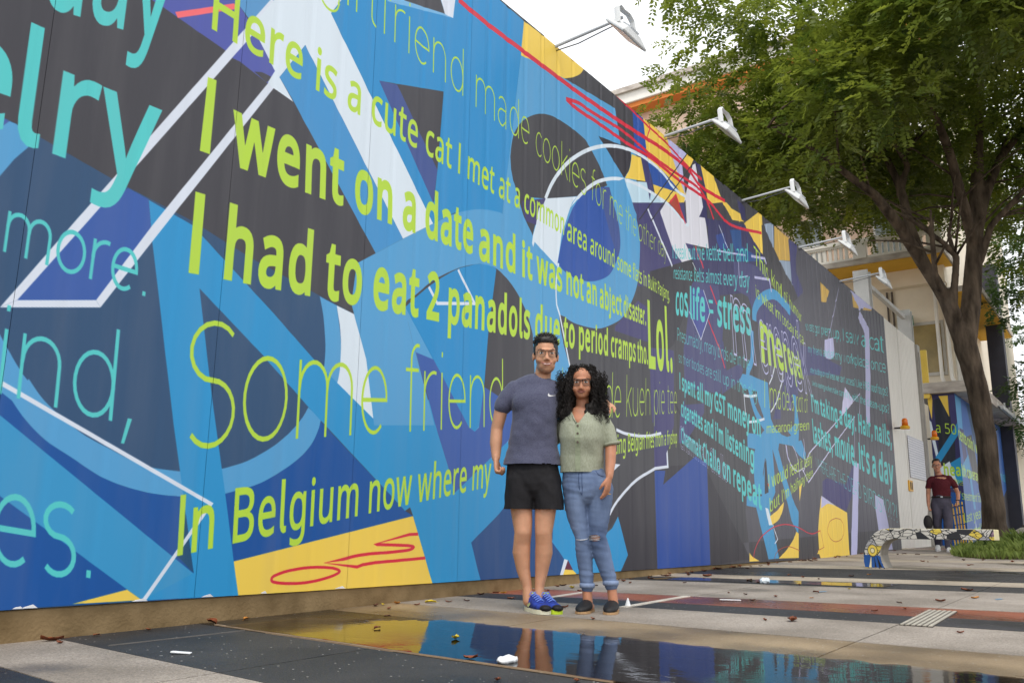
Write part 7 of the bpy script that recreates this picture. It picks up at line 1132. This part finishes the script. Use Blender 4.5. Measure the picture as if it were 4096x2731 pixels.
k=MB(); k.limb(surf(jeans,[(-.128,.85),(-.128,.80),(-.124,.755),(-.112,.72)],.0015),[.0022]*4,6); k.limb(surf(jeans,[(-.02,.868),(-.005,.845),(.02,.835),(.035,.835)],.0015),[.002]*4,6); k.limb(surf(jeans,[(-.108,.862),(-.108,.80),(-.106,.745),(-.108,.715)],.0015),[.0018]*4,6); k.build('seam',mat('denim_seam',(58,74,108),.9,.2),jeans,smooth=True)
M_mule=mat('black_weave',(30,30,32),.6,.35,.3,120,.001,200)
def mule(hl,te):
    hl=Vector(hl);te=Vector(te); a=(te-hl).normalized(); L=(te-hl).length; sd=Vector((-a.y,a.x,0)); Z=Vector((0,0,1)); us=(.42,.5,.62,.76,.88,.96,1.); hs=(.072,.070,.060,.048,.038,.028,.012); ws=(.043,.045,.046,.044,.036,.024,.01)
    k=MB(); k.tube([hl+a*L*u+Z*(.008+q*.46) for u,q in zip(us,hs)],[(w_,q*.5) for q,w_ in zip(hs,ws)],14,upv=sd); o=k.build('mule',M_mule,wom,smooth=True)
    us=(0,.05,.2,.45,.7,.9,1.); ws=(.016,.028,.034,.038,.047,.036,.01); ring=[hl+a*L*u+sd*b for u,b in zip(us,ws)]+[hl+a*L*u-sd*b for u,b in zip(us[::-1],ws[::-1])]; n_=len(ring); k=MB(); k.add(ring+[p+Z*.014 for p in ring],[tuple(range(n_-1,-1,-1)),tuple(range(n_,2*n_))]+[(i,(i+1)%n_,n_+(i+1)%n_,n_+i) for i in range(n_)]); k.build('sole',mat('sole_tan',(176,142,104),.7,.2),o)
mule((-.055,.085,0),(-.125,-.15,0)); mule((.094,.085,0),(.05,-.155,0))
k=MB(); k.tube([Vector((.0,0,0))+Vector((.0115*math.cos(a),.0115*math.sin(a),0)) for a in np.linspace(0,6.283,13)],[.002]*13,5,cap=False); rg_=k.build('ring',mat('ring_gold',(200,160,90),.3,.5,metal=.8),wom,smooth=True); rg_.location=(.062,-.115,.722)
# ---------------- older man walking
OP=(19.06,3.317); old=person(OP,'older man in a maroon T-shirt and grey trousers walking past the cream gate',9.9)
SK3=skin('skin_warm',(190,132,104)); k=MB(); ho=(.03,-.02,1.665); Qo=head(k,ho,.078,.225,.135,0,1.,1.05)
k.limb([(.03,.0,1.6),(.045,.02,1.52),(.07,.03,1.44)],[(.058,.06),(.06,.062),(.08,.07)],14); k.limb([(.07,.02,.98),(.075,.01,1.2),(.08,.015,1.4)],[(.14,.10),(.155,.11),(.15,.09)],16,upv=(1,0,0))
k.limb([(-.095,.02,1.37),(-.150,.03,1.24),(-.168,.02,1.10),(-.175,-.03,.97),(-.178,-.06,.88)],[.052,.046,.040,.036,.029],12); hand(k,(-.178,-.063,.875),(-.05,-.1,-1),(1,0,0),-1,(1.2,1.25,1.3,1.3),1.05)
k.limb([(.235,.02,1.37),(.322,.03,1.26),(.362,.04,1.13),(.36,-.03,1.03),(.34,-.09,.96)],[.052,.047,.041,.037,.03],12); hand(k,(.338,-.093,.955),(-.12,-.25,-1),(-1,0,0),1,(1.0,1.1,1.15,1.2),1.05)
k.organic('body',SK3,old,.008,5,.5); face(old,Qo,.078,.135,.58,('lips_dull',(150,92,84)),False); spectacles(old,Qo,.078,.028,.02,3,.002,M_glassf)
k=MB(); k.ell((.03,.01,1.735),(.084,.098,.082),18,12); hr=k.organic('hair',M_hair,old,.01,2,.5); cut(hr,lambda p:p.y<-.07 and p.z<1.755 or (p.z<1.66 and p.y<.02))
k=MB(); k.limb([(.07,.015,1.06),(.075,.012,1.2),(.08,.01,1.33),(.08,.018,1.41)],[(.168,.125),(.165,.125),(.178,.125),(.16,.09)],22,upv=(1,0,0)); k.limb([(-.07,.02,1.405),(-.128,.025,1.33),(-.155,.03,1.25)],[.072,.064,.058],14); k.limb([(.225,.02,1.405),(.29,.025,1.34),(.325,.03,1.26)],[.072,.064,.058],14)
sh=k.organic('shirt',mat('maroon_knit',(86,34,40),.9,.15,.15,40,.001,150),old,.009,4,.5,folds(.010,7,9,2.)); cut(sh,lambda p:(p-Vector((.045,.0,1.505))).length<.042 or p.z<1.045)
M_tr=mat('grey_trousers',(78,74,86),.85,.2,.15,12,.001,120); k=MB(); k.limb([(.065,.015,1.05),(.06,.015,.96),(.055,.015,.88)],[(.168,.125),(.185,.135),(.19,.135)],20,upv=(1,0,0))
k.limb([(-.035,.01,.90),(-.04,-.02,.7),(-.045,-.02,.5),(-.055,.14,.30),(-.065,.25,.15)],[(.105,.12),(.095,.11),(.08,.09),(.07,.08),(.066,.075)],16); k.limb([(.15,.01,.90),(.15,-.07,.7),(.14,-.13,.5),(.125,-.15,.28),(.115,-.17,.09)],[(.105,.12),(.098,.11),(.082,.09),(.072,.08),(.068,.076)],16)
k.organic('trousers',M_tr,old,.009,4,.5,folds(.008,7,5,4.))
k=MB(); k.tube([(.066+.176*math.cos(a),.014+.132*math.sin(a),1.05) for a in np.linspace(0,6.283,25)],[(.006,.018)]*25,6,cap=False); be=k.build('belt',mat('belt_leather',(38,28,26),.5,.4),old,smooth=True); MB().box((.05,-.135,1.035),(.09,-.124,1.065)).build('buckle',M_grey,be)
M_ws=mat('white_trainer',(226,224,222),.6,.3,.05,10); shoe(old,(-.065,.31,.07),(-.08,.04,.0),M_ws,M_ws,None,.05,.085); shoe(old,(.115,-.10,0),(.12,-.39,.0),M_ws,M_ws,None,.05,.085)
k=MB(); k.tube([Vector((.346+.036*math.cos(a),-.075+.036*math.sin(a),.985)) for a in np.linspace(0,6.283,15)],[(.004,.012)]*15,6,cap=False); k.build('wristwatch',M_blk,old)
bag=thing('briefcase','dark soft briefcase in the hand of the walking man','bag',(0,0,0)); Mo=Matrix.Translation((OP[0],OP[1],gz(OP[0])))@Matrix.Rotation(R(9.9-90),4,'Z'); bag.matrix_world=Mo
M_bag=mat('bag_nylon',(48,44,42),.75,.3,.2,25,.002,90); k=MB(); v=[]
for y in (-.23,.12):
    pass
k.limb([(-.21,-.26,.555),(-.21,-.06,.555),(-.21,.14,.555)],[(.07,.14),(.085,.145),(.07,.14)],18,upv=(1,0,0)); k.build('case',M_bag,bag,smooth=True)
k=MB(); k.limb([(-.20,-.17,.68),(-.185,-.12,.80),(-.178,-.06,.82),(-.185,0.0,.80),(-.20,.05,.68)],[.009]*5,8); k.build('handle',mat('bag_handle',(150,140,130),.6),bag,smooth=True)
MB().box((-.272,-.2,.50),(-.262,.08,.62)).build('pocket',M_bag,bag,bevel=.004)

# ------------------------------------------------------------------ say which fallen leaf is which
ORD='first second third fourth fifth sixth seventh eighth ninth tenth eleventh twelfth thirteenth fourteenth fifteenth'.split()
def _zone(x,y):
    if y>3.75:
        for lim,nm in ((3.2,'under the left yellow panel'),(4.4,'under the yellow panel with red loops'),(5.4,'under the dark blue hexagon'),(7.0,'behind the couple'),(8.2,'right of the couple'),(9.6,'under the tall royal blue column'),(11.5,'right of the royal blue column'),(14,'under the small yellow pieces'),(16.2,'under the yellow shape with a ring'),(30,'under the lavender stripes')):
            if x<lim: return 'at the footing '+nm
    if x<3.9: return 'on the puddle band' if x>2.9 else 'on the near dark band'
    if x<5.3: return 'on grey paving before the black band'
    if x<6.5: return 'on the black and red bands'
    if x<8.0: return 'on the grey paving past the red band'
    if x<9.2: return 'on the wet dark strip and pale strip'
    if x<12: return 'on the broad dark band before the bench'
    if x<15.5: return 'on the paving level with the bench'
    if x<18: return 'on the paving just past the bench'
    return 'on the far paving beyond the bench'
_z={}
bpy.context.view_layer.update()
for o in list(S.objects):
    if o.name.startswith('fallen_leaf') and o['label'] not in SPECIAL.values():
        col=o['label'].split()[0]; p=o.location-Vector((0,0,HC)); _z.setdefault((col,_zone(o.location.x,o.location.y)),[]).append((p.dot(r2)/p.dot(fw),o))
for (col,zn),q in _z.items():
    q.sort(key=lambda e:e[0])
    for i,(_,o) in enumerate(q):
        o['label']=f'only {col} leaf {zn}' if len(q)==1 else f'{col} leaf {zn}, {ORD[i]} from left' if i<15 else f'{col} leaf {zn}'
